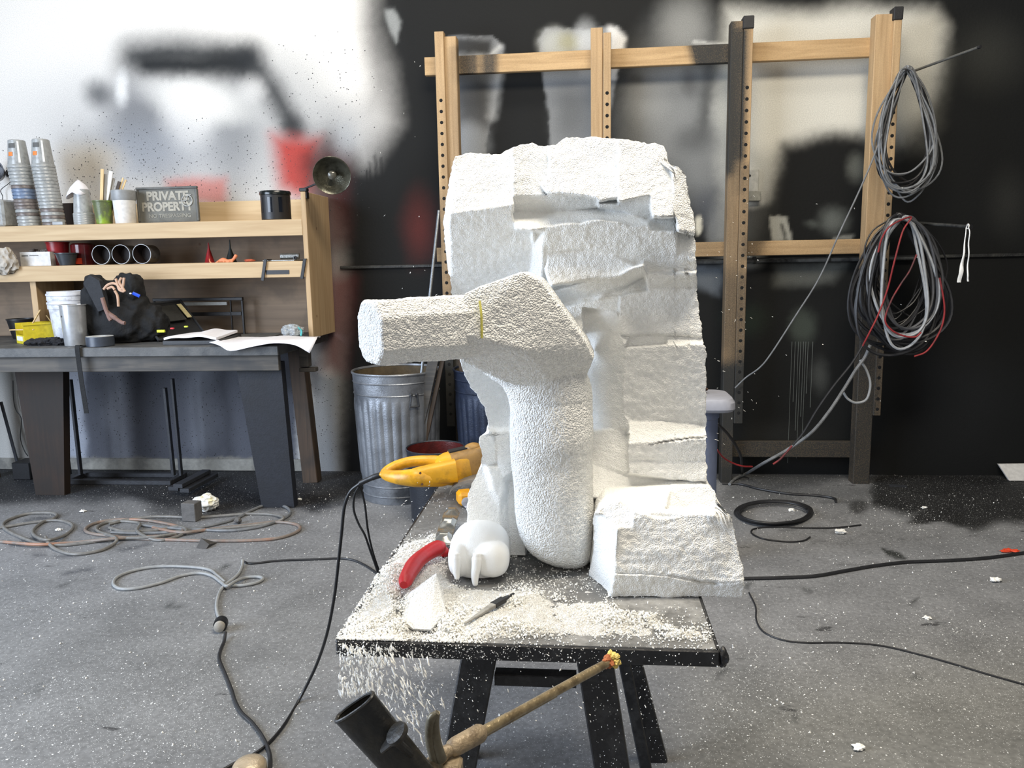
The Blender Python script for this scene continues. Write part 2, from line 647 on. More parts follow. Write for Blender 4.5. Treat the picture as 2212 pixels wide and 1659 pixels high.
def smooth_path(P, k=8):
    P = np.asarray(P, float)
    if len(P) < 3:
        return P
    Q = np.vstack([2*P[0]-P[1], P, 2*P[-1]-P[-2]])
    out = []
    for i in range(1, len(Q)-2):
        a, b, c, d = Q[i-1:i+3]
        for t in np.arange(k)/k:
            out.append(0.5*((2*b)+(-a+c)*t+(2*a-5*b+4*c-d)*t*t+(-a+3*b-3*c+d)*t**3))
    out.append(P[-1])
    return np.array(out)


# ------------------------------------------------------------------ objects
def link(name, mesh, parent=None, loc=(0, 0, 0)):
    o = bpy.data.objects.new(name, mesh)
    COL.objects.link(o)
    if parent is not None:
        o.parent = parent
    else:
        o.location = loc
    return o


def build(name, mb, mats, loc=(0, 0, 0), parent=None, shade=True, flatang=None):
    """vertices are given in world space; loc is the origin of the thing"""
    me = bpy.data.meshes.new(name)
    L = np.asarray(loc, float)
    vs = (np.asarray(mb.v, float)-L).tolist()
    me.from_pydata(vs, [], mb.f)
    for m in (mats if isinstance(mats, (list, tuple)) else [mats]):
        me.materials.append(m)
    me.polygons.foreach_set('material_index', mb.m)
    me.update()
    import bmesh
    bm = bmesh.new()
    bm.from_mesh(me)
    bmesh.ops.recalc_face_normals(bm, faces=bm.faces)
    bm.to_mesh(me)
    bm.free()
    if shade:
        me.polygons.foreach_set('use_smooth', [True]*len(me.polygons))
        me.set_sharp_from_angle(angle=math.radians(flatang or 35))
    me.update()
    return link(name, me, parent, loc)


def tag(o, label, cat, group=None, kind=None):
    o['label'] = label
    o['category'] = cat
    if group:
        o['group'] = group
    if kind:
        o['kind'] = kind
    return o


class Thing:
    def __init__(s, name, label, cat, loc, group=None):
        s.o = bpy.data.objects.new(name, None)
        s.o.empty_display_size = 0.05
        COL.objects.link(s.o)
        s.loc = np.asarray(loc, float)
        s.o.location = loc
        tag(s.o, label, cat, group)

    def part(s, name, mb, mats, parent=None, label=None, **kw):
        o = build(name, mb, mats, s.loc, parent or s.o, **kw)
        if label:
            o['label'] = label
        return o


def solo(name, mb, mats, label, cat, loc, group=None, kind=None, **kw):
    return tag(build(name, mb, mats, loc, **kw), label, cat, group, kind)


def struct(name, mb, mats, **kw):
    o = build(name, mb, mats, **kw)
    o['kind'] = 'structure'
    return o


def copy_tree(o, loc, label=None):
    c = o.copy()
    COL.objects.link(c)
    c.location = loc
    if label:
        c['label'] = label
    for ch in list(o.children):
        d = ch.copy()
        COL.objects.link(d)
        d.parent = c
        for g in ch.children:
            e = g.copy()
            COL.objects.link(e)
            e.parent = d
    return c


def set_attr(o, name, kind, data):
    a = o.data.attributes.new(name, kind, 'POINT')
    if kind == 'FLOAT_COLOR':
        d = np.ones((len(data), 4))
        d[:, :3] = data
        a.data.foreach_set('color', d.ravel())
    else:
        a.data.foreach_set('value', np.asarray(data, float).ravel())


def world_verts(o, loc):
    n = len(o.data.vertices)
    a = np.zeros(n*3)
    o.data.vertices.foreach_get('co', a)
    return a.reshape(-1, 3)+np.asarray(loc)


def rough(o, spec):
    """push vertices along their normals by layered noise: spec = [(scale, amp, seed, mode)]"""
    me = o.data
    n = len(me.vertices)
    co = np.zeros(n*3)
    no = np.zeros(n*3)
    me.vertices.foreach_get('co', co)
    me.vertices.foreach_get('normal', no)
    co, no = co.reshape(-1, 3), no.reshape(-1, 3)
    d = np.zeros(n)
    for sc, amp, seed, mode in spec:
        q = vn(co, sc, seed)
        if mode == 'pit':
            q = -np.clip(-q-0.1, 0, 1)*1.5
        elif mode == 'ridge':
            q = 1-2*np.abs(q)
        d += amp*q
    me.vertices.foreach_set('co', (co+no*d[:, None]).ravel())
    me.update()


def fuse(name, mbs, voxel, smooth, mats, loc, parent):
    """one continuous skin around several overlapping solids"""
    allm = MB()
    for m_ in mbs:
        allm.add(m_.v, m_.f)
    tmp = build('tmp', allm, mats, loc)
    r = tmp.modifiers.new('r', 'REMESH')
    r.mode = 'VOXEL'
    r.voxel_size = voxel
    if smooth:
        s_ = tmp.modifiers.new('s', 'SMOOTH')
        s_.factor, s_.iterations = 0.5, smooth
    dg = bpy.context.evaluated_depsgraph_get()
    me = bpy.data.meshes.new_from_object(tmp.evaluated_get(dg))
    bpy.data.objects.remove(tmp, do_unlink=True)
    me.name = name
    me.materials.clear()
    me.materials.append(mats)
    me.polygons.foreach_set('use_smooth', [True]*len(me.polygons))
    return link(name, me, parent, loc)


WALL_Y = 5.10
TZ = 0.75
#@@SETTING
# ------------------------------------------------------------------ the wall and its sprayed paint
pm = PxMap(-420, -520, 2640, 1160, 4, tuple(lin(232, 228, 221))+(0.0,))
pm.warp(5, 60, 3)


def C(*c):
    return tuple(lin(*c))


def put(a, c, sp=None, amt=1.0):
    """colour over what is there; the speck channel is left alone unless given"""
    a = a*amt
    old = pm.c[..., 3].copy()
    pm.put(a, tuple(lin(*c))+(0,))
    pm.c[..., 3] = old if sp is None else old*(1-a)+sp*a


BK = (20, 21, 21)
# pale region: soft grey hazes and the two dark passes
put(pm.blob(400, 300, 330, 150, 260), (138, 140, 143), amt=0.7)
put(pm.blob(600, 260, 130, 170, 160), (160, 161, 160), amt=0.6)
put(pm.blob(300, 265, 62, 90, 90, -20), (100, 102, 106), amt=0.8)
put(pm.blob(500, 290, 45, 100, 80), (122, 124, 126), amt=0.75)
put(pm.blob(212, 205, 26, 26, 50), (80, 82, 84), amt=0.85)
put(pm.blob(430, 215, 95, 42, 60, 12), (222, 220, 214), amt=0.95)
put(pm.blob(405, 262, 50, 60, 60), (216, 214, 210), amt=0.7)
put(pm.stroke([(290, 120), (400, 112), (530, 130)], 36, 90), (50, 52, 53), amt=0.97)
put(pm.stroke([(320, 138), (520, 140)], 22, 44), (28, 30, 31), amt=0.97)
put(pm.stroke([(535, 130), (590, 190), (640, 282)], 22, 62), (38, 40, 42), amt=0.95)
put(pm.blob(632, 270, 22, 22, 40), (44, 45, 46), amt=0.9)
put(pm.blob(545, 190, 26, 22, 40), (214, 212, 208), amt=0.6)
put(pm.blob(262, 190, 14, 34, 22), (226, 225, 222), amt=0.8)
put(pm.blob(300, 330, 130, 55, 90), (140, 144, 150), amt=0.65)
put(pm.blob(190, 350, 60, 40, 60), (205, 190, 165), amt=0.55)
put(pm.blob(740, 300, 70, 70, 120), (140, 141, 142), amt=0.6)
# red passes
put(pm.poly([(585, 290), (690, 300), (680, 425), (640, 430), (604, 400)], 56), (166, 42, 30), amt=0.92)
put(pm.poly([(360, 392), (484, 384), (486, 440), (360, 440)], 34), (196, 104, 94), amt=0.7)
# the big dark area
dark = pm.poly([(800, -700), (2900, -700), (2900, 1300), (700, 1300), (715, 560), (690, 430), (668, 360), (705, 300), (790, 340),
                (838, 260), (828, 150), (792, 60)], 110)
put(dark, BK)
put(pm.poly([(780, -30), (830, -30), (850, 180), (800, 240)], 110), (40, 41, 42), amt=0.55)
put(pm.poly([(655, 340), (720, 300), (760, 330), (750, 520), (690, 600), (672, 430)], 60), (70, 34, 32), amt=0.75)
put(pm.poly([(675, 560), (760, 600), (740, 800), (690, 800)], 70), (86, 34, 34), amt=0.8)
put(pm.blob(905, 490, 28, 60, 60), (88, 36, 32), amt=0.7)
put(pm.blob(745, 300, 26, 32, 50), (165, 168, 170), amt=0.6)
put(pm.poly([(830, 22), (850, 18), (866, 50), (858, 92), (842, 70)], 12), (150, 152, 150), amt=0.8)
for x, y, l in ((800, 350, 45), (812, 335, 80), (824, 338, 78), (794, 365, 45), (800, 395, 30)):
    put(pm.stroke([(x, y), (x+4, y+l)], 2.2, 5), (20, 20, 20), amt=0.9)
# paint-masked shapes behind the rack
put(pm.poly([(970, 76), (1066, 76), (1091, 98), (1076, 165), (1046, 345), (960, 345)], 5), (128, 130, 132), amt=0.9)
put(pm.poly([(975, 80), (1064, 82), (1058, 112), (975, 112)], 18), (46, 47, 48), amt=0.95)
put(pm.stroke([(990, 122), (1060, 118), (1082, 96)], 3, 14), (206, 206, 204), amt=0.85)
put(pm.poly([(975, 125), (1052, 125), (1058, 280), (985, 262)], 50), (62, 63, 65), amt=0.8)
put(pm.stroke([(1080, 125), (1058, 250)], 8, 26), (168, 170, 170), amt=0.7)
put(pm.blob(1010, 310, 45, 40, 40), (142, 146, 150), amt=0.7)
put(pm.poly([(1178, 62), (1330, 60), (1346, 80), (1328, 190), (1300, 345), (1196, 345), (1166, 110), (1162, 86)], 7), (132, 134, 135), amt=0.93)
put(pm.blob(1200, 100, 34, 34, 40), (182, 182, 174), amt=0.7)
put(pm.blob(1232, 90, 24, 20, 30), (150, 146, 116), amt=0.8)
put(pm.blob(1268, 100, 24, 50, 30), (196, 198, 198), amt=0.7)
put(pm.blob(1230, 250, 34, 60, 60), (80, 82, 84), amt=0.7)
put(pm.stroke([(1318, 66), (1344, 82), (1336, 120)], 8, 14), (222, 220, 216), amt=0.85)
put(pm.poly([(1322, 60), (1346, 82), (1330, 170), (1318, 170)], 6), (212, 210, 206), amt=0.85)
# cloud between the second and third post
put(pm.blob(1450, 230, 90, 150, 140, 10), (138, 140, 140), amt=0.85)
put(pm.blob(1480, 60, 50, 60, 80), (150, 150, 146), amt=0.7)
put(pm.blob(1400, 210, 40, 50, 60), (156, 158, 158), amt=0.6)
put(pm.stroke([(1545, 150), (1520, 300)], 10, 44), (40, 41, 42), amt=0.85)
put(pm.blob(1490, 175, 16, 26, 30), (70, 70, 70), amt=0.6)
put(pm.blob(1555, 260, 20, 90, 36), (150, 152, 150), amt=0.75)
put(pm.blob(1530, 370, 55, 80, 80), (126, 128, 128), amt=0.75)
put(pm.blob(1495, 300, 40, 26, 40), (78, 79, 80), amt=0.6)
put(pm.blob(1525, 450, 26, 40, 50), (66, 70, 78), amt=0.6)
put(pm.blob(1545, 500, 18, 50, 26), (128, 130, 130), amt=0.6)
put(pm.stroke([(1500, 93), (1590, 91)], 2, 7), (220, 220, 216), amt=0.8)
put(pm.blob(1506, 488, 8, 20, 5), (196, 192, 176), amt=0.9)
# the pale panel between the third and fourth post and beyond
put(pm.poly([(1576, 22), (1640, 26), (1760, 30), (1850, 14), (2020, 22), (2040, 60), (2030, 150), (2000, 250), (1950, 300), (1880, 292),
             (1760, 292), (1690, 320), (1650, 430), (1630, 560), (1570, 560), (1560, 200)], 62), (208, 206, 196), amt=0.97)
put(pm.poly([(1900, 150), (2030, 150), (1990, 310), (1880, 330)], 90), (132, 132, 126), amt=0.6)
put(pm.poly([(1620, 330), (1690, 330), (1660, 500), (1620, 560)], 60), (140, 140, 134), amt=0.6)
put(pm.poly([(1690, 318), (1770, 305), (1850, 298), (1880, 330), (1880, 520), (1640, 520), (1680, 430)], 50), (15, 16, 16), amt=0.98)
put(pm.poly([(1580, 452), (1680, 440), (1700, 530), (1580, 530)], 22), (28, 29, 28), amt=0.9)
put(pm.blob(1850, 362, 20, 26, 30), (96, 98, 92), amt=0.75)
put(pm.poly([(1664, 468), (1700, 470), (1710, 520), (1668, 520)], 5), (158, 158, 150), amt=0.9)
put(pm.stroke([(1690, 486), (1696, 518)], 3, 4), (30, 30, 28), amt=0.9)
put(pm.blob(1800, 475, 26, 26, 44), (100, 104, 100), amt=0.7)
put(pm.blob(1752, 486, 14, 7, 14), (84, 88, 84), amt=0.6)
put(pm.poly([(1806, 511), (1846, 505), (1842, 517), (1800, 519)], 4), (128, 128, 122), amt=0.8)
put(pm.stroke([(2052, 120), (2026, 260)], 10, 50), (72, 72, 66), amt=0.6)
put(pm.blob(2140, 120, 60, 60, 120), (50, 50, 46), amt=0.8)
put(pm.blob(2180, 440, 30, 50, 80), (50, 50, 47), amt=0.6)
# below the ledge
put(pm.poly([(1672, 572), (1830, 570), (1800, 612), (1670, 616)], 30), (92, 94, 90), amt=0.8)
put(pm.poly([(1500, 578), (1560, 578), (1556, 640), (1500, 620)], 20), (104, 110, 116), amt=0.7)
put(pm.blob(1735, 705, 28, 34, 34), (62, 68, 62), amt=0.9)
put(pm.blob(1772, 810, 18, 30, 34), (66, 68, 66), amt=0.8)
put(pm.blob(1610, 690, 40, 30, 50), (38, 50, 40), amt=0.5)
put(pm.blob(1660, 960, 120, 40, 60), (44, 44, 42), amt=0.5)
put(pm.blob(2060, 860, 100, 120, 160), (30, 31, 32), amt=0.6)
# the lower wall under the workbench: grey paint, darkened for the bench's shade
put(pm.poly([(-500, 720), (640, 720), (650, 1100), (-500, 1100)], 24), (92, 94, 102))
put(pm.poly([(-500, 720), (130, 720), (140, 1100), (-500, 1100)], 24), (196, 194, 188), amt=0.95)
put(pm.poly([(140, 790), (180, 790), (190, 1040), (140, 1040)], 20), (176, 180, 190), amt=0.85)
put(pm.stroke([(245, 780), (265, 980)], 20, 50), (158, 162, 172), amt=0.8)
put(pm.stroke([(300, 780), (300, 960)], 24, 70), (84, 86, 96), amt=0.5)
put(pm.stroke([(430, 790), (440, 950)], 16, 60), (138, 142, 150), amt=0.6)
put(pm.stroke([(480, 790), (500, 990)], 10, 40), (56, 57, 62), amt=0.7)
put(pm.poly([(676, 800), (728, 820), (726, 1060), (690, 1060), (670, 900)], 26), (112, 116, 120), amt=0.85)
put(pm.poly([(560, 780), (690, 780), (690, 850), (560, 850)], 40), (60, 60, 64), amt=0.7)
put(pm.poly([(150, 988), (552, 988), (552, 1040), (150, 1040)], 6), (146, 142, 132), amt=0.9)
put(pm.poly([(0, 1000), (70, 990), (70, 1040), (0, 1040)], 10), (120, 120, 116), amt=0.8)
# where dark specks landed
ps = PxMap(-420, -520, 2640, 1160, 4, (0.0,))
ps.put(ps.blob(420, 380, 330, 80, 160), (0.55,))
ps.put(ps.blob(250, 360, 130, 90, 100), (0.75,))
ps.put(ps.blob(700, 240, 120, 120, 140), (0.35,))
ps.put(ps.poly([(140, 790), (760, 790), (760, 1020), (140, 1020)], 30), (0.55,))
ps.put(ps.blob(1240, 300, 40, 40, 40), (0.6,))
ps.put(ps.poly([(800, -500), (2700, -500), (2700, 1200), (755, 1200), (745, 560), (800, 420)], 60), (0.0,))

x = np.concatenate([np.arange(-8, -4.6, 0.1), np.arange(-4.6, 4.6, 0.0115), np.arange(4.6, 7, 0.1)])
z = np.concatenate([np.arange(0, 3.6, 0.0115), np.arange(3.6, 4.6, 0.1)])
X, Z = np.meshgrid(x, z)
P = np.stack([X, np.full(X.shape, WALL_Y), Z], -1).reshape(-1, 3)
nx, nz = len(x), len(z)
ii = (np.arange(nz-1)[:, None]*nx+np.arange(nx-1)).ravel()
mb = MB()
mb.v = P.tolist()
mb.f = np.stack([ii, ii+1, ii+nx+1, ii+nx], -1).tolist()
n0 = len(mb.v)
mb.n = n0
mb.m = [0]*len(mb.f)
mb.box(x[0], x[-1], WALL_Y+0.001, WALL_Y+0.2, 0, z[-1])
M_WALL = painted_mat('sprayed_wall_paint', 'wall')
wall = struct('wall_back', mb, M_WALL, shade=False)
wv = world_verts(wall, (0, 0, 0))
u, v = proj(wv)
# spray-edge jitter
u2 = u+2.0*vn(wv, 0.025, 5)
v2 = v+2.0*vn(wv, 0.025, 6)
cc = pm.get(u2, v2)
cc[wv[:, 1] > WALL_Y+0.0005] = tuple(lin(200, 200, 198))+(0,)
set_attr(wall, 'paint_colour', 'FLOAT_COLOR', cc[:, :3])
set_attr(wall, 'speck_amount', 'FLOAT', ps.get(u, v)[:, 0])

M_DRIP = mat('grey_green_paint_run', (84, 88, 82), rough=0.5, bump=0)
for x_, v1_ in ((1711, 1000), (1718, 868), (1725, 930), (1730, 990), (1736, 900), (1741, 965), (1746, 850), (1756, 880)):
    a, b = onY(x_, 738, WALL_Y), onY(x_-1, v1_, WALL_Y)
    mb = MB()
    mb.tube([(a[0], WALL_Y+0.0006, a[2]), (a[0], WALL_Y+0.0006, (a[2]+b[2])/2), (a[0], WALL_Y+0.0006, b[2])], [0.0020, 0.0015, 0.0022], 6)
    build('paint_drip', mb, M_DRIP, (0, 0, 0), wall)
# ledge along the wall, and the low strip at the floor
M_DKPAINT = mat('flaking_black_paint', (34, 35, 35), rough=0.5, var=0.3, dirt=(74, 74, 70), dirt_amt=0.6, dirt_scale=9, bump=0.3)
mb = MB()
mb.box(-1.62, 4.58, WALL_Y-0.016, WALL_Y-0.0005, 1.385, 1.405, bev=0.003)
struct('trim_1', mb, M_DKPAINT)
mb = MB()
mb.box(-4.58, -1.95, WALL_Y-0.014, WALL_Y-0.0005, 0.001, 0.085, bev=0.004)
struct('baseboard_back', mb, mat('sprayed_base_strip', (150, 147, 138), dirt=(84, 84, 82), dirt_scale=7))

# ------------------------------------------------------------------ floor
fm = PxMap(-900, 880, 3200, 2500, 5, tuple(lin(120, 121, 123))+(0.35,))
fm.warp(14, 70, 5)


def fput(a, c, amt=1.0, sp=None):
    a = a*amt
    old = fm.c[..., 3].copy()
    fm.put(a, tuple(lin(*c))+(0,))
    fm.c[..., 3] = old if sp is None else old*(1-a)+sp*a


fput(fm.poly([(-900, 1250), (740, 1270), (760, 1700), (-900, 1700)], 300), (108, 109, 109), amt=0.7)
fput(fm.poly([(1500, 1480), (2300, 1400), (2500, 2000), (1300, 2000)], 260), (108, 108, 104), amt=0.7)
# black overspray near the wall, blacker floor under the bench
fput(fm.poly([(-900, 960), (740, 960), (820, 1030), (780, 1080), (620, 1090), (420, 1100), (260, 1076), (60, 1086), (-900, 1110)], 34), (36, 37, 40), amt=0.95)
fput(fm.poly([(440, 1060), (720, 1060), (680, 1100), (560, 1112), (380, 1104)], 16), (22, 22, 25), amt=0.85)
fput(fm.blob(400, 1100, 90, 22, 14, 0), (52, 53, 55), amt=0.55)
fput(fm.poly([(1500, 980), (3200, 980), (3200, 1030), (2212, 1036), (1900, 1042), (1700, 1050), (1500, 1042)], 22), (50, 51, 52), amt=0.85)
fput(fm.poly([(1895, 1022), (2300, 1010), (3200, 1010), (3200, 1160), (2230, 1140), (2100, 1134), (2010, 1106), (1890, 1100), (1876, 1060)], 22), (26, 26, 26), amt=0.95)
fput(fm.poly([(1560, 1040), (1880, 1046), (1880, 1085), (1560, 1090)], 40), (92, 93, 94), amt=0.8)
fput(fm.blob(2025, 1117, 66, 18, 6, 3), (33, 33, 33), amt=0.97)
fput(fm.blob(1855, 1095, 24, 13, 10), (52, 52, 52), amt=0.9)
fput(fm.poly([(1893, 1194), (1950, 1190), (1969, 1203), (1915, 1208)], 3), (40, 42, 40), amt=0.95)
for x_, y_, l in ((60, 1130, 60), (180, 1140, 90), (20, 1180, 80), (130, 1230, 70), (260, 1180, 60), (120, 1200, 50), (680, 1090, 60), (70, 1210, 30)):
    fput(fm.stroke([(x_, y_), (x_+l*0.5, y_-5), (x_+l, y_-7)], 3.2, 7), (58, 60, 66), amt=0.75)
for x_, y_ in ((85, 1495), (390, 1304), (370, 1302), (480, 1218), (130, 1255), (720, 1075), (1566, 1465), (1610, 1262), (1745, 1274), (1970, 1300), (1720, 1558), (1975, 1475)):
    fput(fm.blob(x_, y_, 14, 4, 5, random.Random(x_).uniform(-60, 30)), (56, 58, 58), amt=0.85)
# rings left by round things and old hoses
for cx, cy, rx, ry in ((1760, 1130, 76, 17), (1810, 1105, 60, 20), (1900, 1190, 160, 32)):
    t = np.linspace(0.3, 5.6, 24)
    fput(fm.stroke([(cx+rx*math.cos(a), cy+ry*math.sin(a)) for a in t], 1.0, 5), (70, 71, 72), amt=0.7)
# where pale crumbs collect
fm.c[..., 3] = np.clip(fm.c[..., 3], 0.2, 1)
for bx in ((340, 1500, 260, 70, 160, 0.9), (260, 1590, 300, 60, 140, 0.9), (1700, 1450, 180, 120, 160, 0.65), (2080, 1500, 160, 60, 80, 1.0), (2050, 1450, 200, 120, 100, 0.8),
           (1880, 1130, 120, 30, 60, 0.8), (1640, 1560, 200, 100, 160, 0.7), (1200, 1560, 200, 140, 140, 0.55), (120, 1310, 100, 26, 50, 0.8), (900, 1560, 160, 120, 120, 0.6)):
    a = fm.blob(*bx[:4], bx[4])
    fm.c[..., 3] = fm.c[..., 3]*(1-a)+bx[5]*a
x = np.concatenate([np.arange(-8, -4.6, 0.1), np.arange(-4.6, 4.6, 0.018), np.arange(4.6, 7, 0.1)])
y = np.concatenate([np.arange(-1.0, 2.4, 0.04), np.arange(2.4, 3.6, 0.02), np.arange(3.6, WALL_Y+0.02, 0.011)])
X, Y = np.meshgrid(x, y)
mb = MB()
mb.v = np.stack([X, Y, np.zeros(X.shape)], -1).reshape(-1, 3).tolist()
nx, ny = len(x), len(y)
ii = (np.arange(ny-1)[:, None]*nx+np.arange(nx-1)).ravel()
mb.f = np.stack([ii, ii+1, ii+nx+1, ii+nx], -1).tolist()
mb.n = len(mb.v)
mb.m = [0]*len(mb.f)
mb.box(x[0], x[-1], y[0], y[-1], -0.12, -0.002)
floor = struct('floor', mb, painted_mat('sprayed_concrete', 'floor'), shade=False)
wv = world_verts(floor, (0, 0, 0))
d = (wv-CAM)@_F
u, v = proj(wv)
u = np.where(d > 0.3, u, 1100)
v = np.where(d > 0.3, v, 2400)
u += 4*vn(wv, 0.05, 5)
v += 2*vn(wv, 0.05, 6)
cc = fm.get(u, v)
set_attr(floor, 'paint_colour', 'FLOAT_COLOR', cc[:, :3])
set_attr(floor, 'speck_amount', 'FLOAT', cc[:, 3])

# ------------------------------------------------------------------ timber rack on the wall
wd = PxMap(860, -80, 2160, 1100, 4, (0.0,))


def wput(a, val):
    wd.put(a, (val,))


wd.c[..., 0] = 0.06
wput(wd.poly([(860, 470), (2160, 470), (2160, 700), (860, 700)], 120), 0.26)
wput(wd.poly([(985, 100), (1076, 100), (1074, 180), (985, 180)], 18), 0.85)
wput(wd.poly([(1030, 90), (1042, 90), (1042, 180), (1030, 180)], 10), 0.5)
wput(wd.poly([(1478, 70), (1580, 70), (1580, 150), (1500, 150)], 22), 0.95)
wput(wd.poly([(966, 130), (990, 130), (1000, 420), (966, 420)], 14), 0.35)
wput(wd.poly([(1572, 30), (1606, 30), (1598, 400), (1562, 400)], 16), 0.98)
wput(wd.poly([(1560, 30), (1583, 30), (1572, 200), (1560, 200)], 10), 0.9)
wput(wd.poly([(1603, 60), (1614, 60), (1606, 420), (1594, 420)], 6), 0.95)
wput(wd.poly([(1596, 350), (1630, 350), (1620, 560), (1594, 560)], 26), 0.55)
wput(wd.poly([(1560, 380), (1600, 380), (1600, 600), (1560, 600)], 30), 0.6)
wput(wd.poly([(1540, 580), (1640, 580), (1640, 800), (1540, 760)], 60), 0.75)
wput(wd.poly([(1530, 780), (1640, 760), (1640, 1100), (1530, 1100)], 60), 1.0)
wput(wd.poly([(1500, 500), (1560, 500), (1560, 560), (1500, 560)], 20), 0.5)
wput(wd.poly([(1600, 505), (1660, 505), (1640, 560), (1600, 560)], 24), 0.7)
wput(wd.poly([(1825, 560), (1930, 560), (1920, 1100), (1800, 1100)], 90), 0.93)
wput(wd.poly([(1500, 930), (1900, 930), (1900, 1010), (1500, 1010)], 20), 0.92)
wput(wd.poly([(860, 420), (990, 420), (1000, 620), (860, 620)], 60), 0.45)
wput(wd.poly([(860, 640), (1010, 640), (1010, 1100), (860, 1100)], 60), 1.0)
wput(wd.poly([(1275, 130), (1330, 130), (1330, 300), (1275, 300)], 60), 0.18)
M_RACK = wood('rack_pine_upright', (192, 162, 122), (168, 138, 100), 'Z', 1.0, spray=True)
M_RACKX = wood('rack_pine_rail', (196, 164, 120), (172, 140, 98), 'X', 1.0, spray=True)
M_HOLE = mat('drilled_hole_shadow', (10, 10, 10), rough=0.9, var=0, bump=0)
M_CAP = mat('black_rubber_cap', (28, 28, 30), rough=0.6)


def spray(o, loc):
    wv = world_verts(o, loc)
    u, v = proj(wv)
    set_attr(o, 'paint_cover', 'FLOAT', wd.get(u, v)[:, 0])


rack_loc = (0.4, 4.95, 0.0)
rack = Thing('timber_rack', 'tall open pine rack of four drilled uprights and cross rails against the sprayed wall', 'rack', rack_loc)
RY = 4.88
# (stud left px, stud right px, strip left px, strip right px) at two heights -> straight vertical members at fixed X
posts = [dict(st=(958, 985), sp=(938, 958), v=75, top=2.755, cap=False, hole=2.385, bot=0.0, last=0.40, zs=2.78),
         dict(st=(1276, 1302), sp=(1303, 1320), v=70, top=2.765, cap=False, hole=2.39, bot=0.0, last=0.45, zs=2.73),
         dict(st=(1580, 1607), sp=(1608, 1628), v=45, top=2.765, cap=True, hole=2.39, bot=0.0, last=0.42, zs=2.78),
         dict(st=(1893, 1932), sp=(1933, 1950), v=30, top=2.765, cap=True, hole=2.22, bot=0.0, last=0.47, zs=2.79)]
for k, p in enumerate(posts):
    xs = [onY(q, p['v'], RY)[0] for q in p['st']]
    mb = MB()
    mb.beam(((xs[0]+xs[1])/2, RY+0.045, 0.001), ((xs[0]+xs[1])/2, RY+0.045, p['top']), xs[1]-xs[0], 0.088, up=(0, 1, 0), bev=0.004, seg=130)
    up = rack.part('upright', mb, M_RACK)
    spray(up, rack_loc)
    xq = [onY(q, p['v'], RY-0.02)[0] for q in p['sp']]
    cx, ww = (xq[0]+xq[1])/2, xq[1]-xq[0]
    mb = MB()
    mb.beam((cx, RY+0.012, p['last']-0.03), (cx, RY+0.012, p['zs']), ww, 0.062, up=(0, 1, 0), bev=0.003, seg=120)
    hz = p['hole']
    while hz > p['last']:
        mb.lathe([(0.0105, 0.0), (0.0105, 0.0008), (0.008, 0.0012)], (cx, RY-0.0182, hz), (0, -1, 0), n=14, mi=1)
        hz -= 0.0645
    st = rack.part('drilled_strip', mb, [M_RACK, M_HOLE], label='pine strip with a row of drilled holes')
    spray(st, rack_loc)
    if p['cap']:
        mb = MB()
        mb.box(cx-ww/2-0.006, cx+ww/2+0.003, RY-0.026, RY+0.05, p['zs']-0.065, p['zs']+0.006, bev=0.004)
        rack.part('end_cap', mb, M_CAP, label='black square end cap')


def rail(u0, u1, v0, v1, um, y0, y1, name='rail'):
    xa, xb = onY(u0, (v0+v1)/2, y0)[0], onY(u1, (v0+v1)/2, y0)[0]
    za, zb = onY(um, v1, y0)[2], onY(um, v0, y0)[2]
    mb = MB()
    mb.beam((xa, (y0+y1)/2, (za+zb)/2), (xb, (y0+y1)/2, (za+zb)/2), y1-y0, zb-za, up=(0, 0, 1), bev=0.003, seg=120)
    o = rack.part(name, mb, M_RACKX)
    spray(o, rack_loc)


rail(916, 1890, 80.5, 122, 1885, RY+0.085, RY+0.125)
rail(943, 1866, 516, 548, 1860, RY+0.085, RY+0.125)
rail(1560, 1842, 954, 988, 1700, RY+0.085, RY+0.125)

# conduit on the wall beside the rack
mb = MB()
a, b = onY(1500, 566, 5.06), onY(1865, 561, 5.06)
zc = (a[2]+b[2])/2
mb.tube([(a[0], 5.072, zc), (b[0]+0.3, 5.072, zc)], 0.012, 10)
c = Thing('wall_conduit', 'thin grey conduit running along the wall below the rack middle rail', 'pipe', (a[0], 5.09, zc))
c.part('pipe', mb, mat('conduit_metal', (110, 112, 112), rough=0.4, metal=0.5, dirt=(20, 20, 20), dirt_amt=0.95, dirt_scale=3))
for xx in (0.62, 1.05, 1.5):
    mb = MB()
    mb.tube([(xx, 5.072, zc), (xx+0.018, 5.072, zc)], 0.0155, 10)
    mb.box(xx, xx+0.018, 5.07, WALL_Y-0.001, zc-0.012, zc+0.03)
    c.part('clip', mb, M_DKPAINT)

# switch boxes beside the third upright
a, b = onY(1618, 367, 5.08), onY(1638, 413, 5.08)
bx = Thing('wall_switch_box', 'pale flat switch plate with a small box below on the wall beside third rack upright', 'switch box', (a[0], WALL_Y, b[2]))
mb = MB()
mb.box(a[0]-0.02, b[0], WALL_Y-0.02, WALL_Y-0.001, b[2], a[2], bev=0.002)
M_PLATE = mat('dusty_plate_paint', (176, 175, 168), dirt=(120, 120, 114), dirt_scale=8)
bx.part('cover_plate', mb, M_PLATE)
a2, b2 = onY(1612, 413, 5.06), onY(1643, 434, 5.06)
mb = MB()
mb.box(a2[0]-0.02, b2[0], WALL_Y-0.045, WALL_Y-0.001, b2[2], a2[2], bev=0.003)
bx.part('junction_box', mb, mat('spotted_box_paint', (140, 140, 132), dirt=(80, 80, 76), dirt_scale=30))
mb = MB()
mb.lathe([(0.008, 0), (0.006, 0.006)], (a[0]+0.005, WALL_Y-0.02, a[2]-0.035), (0, -1, 0), 12)
bx.part('screw', mb, M_CAP)
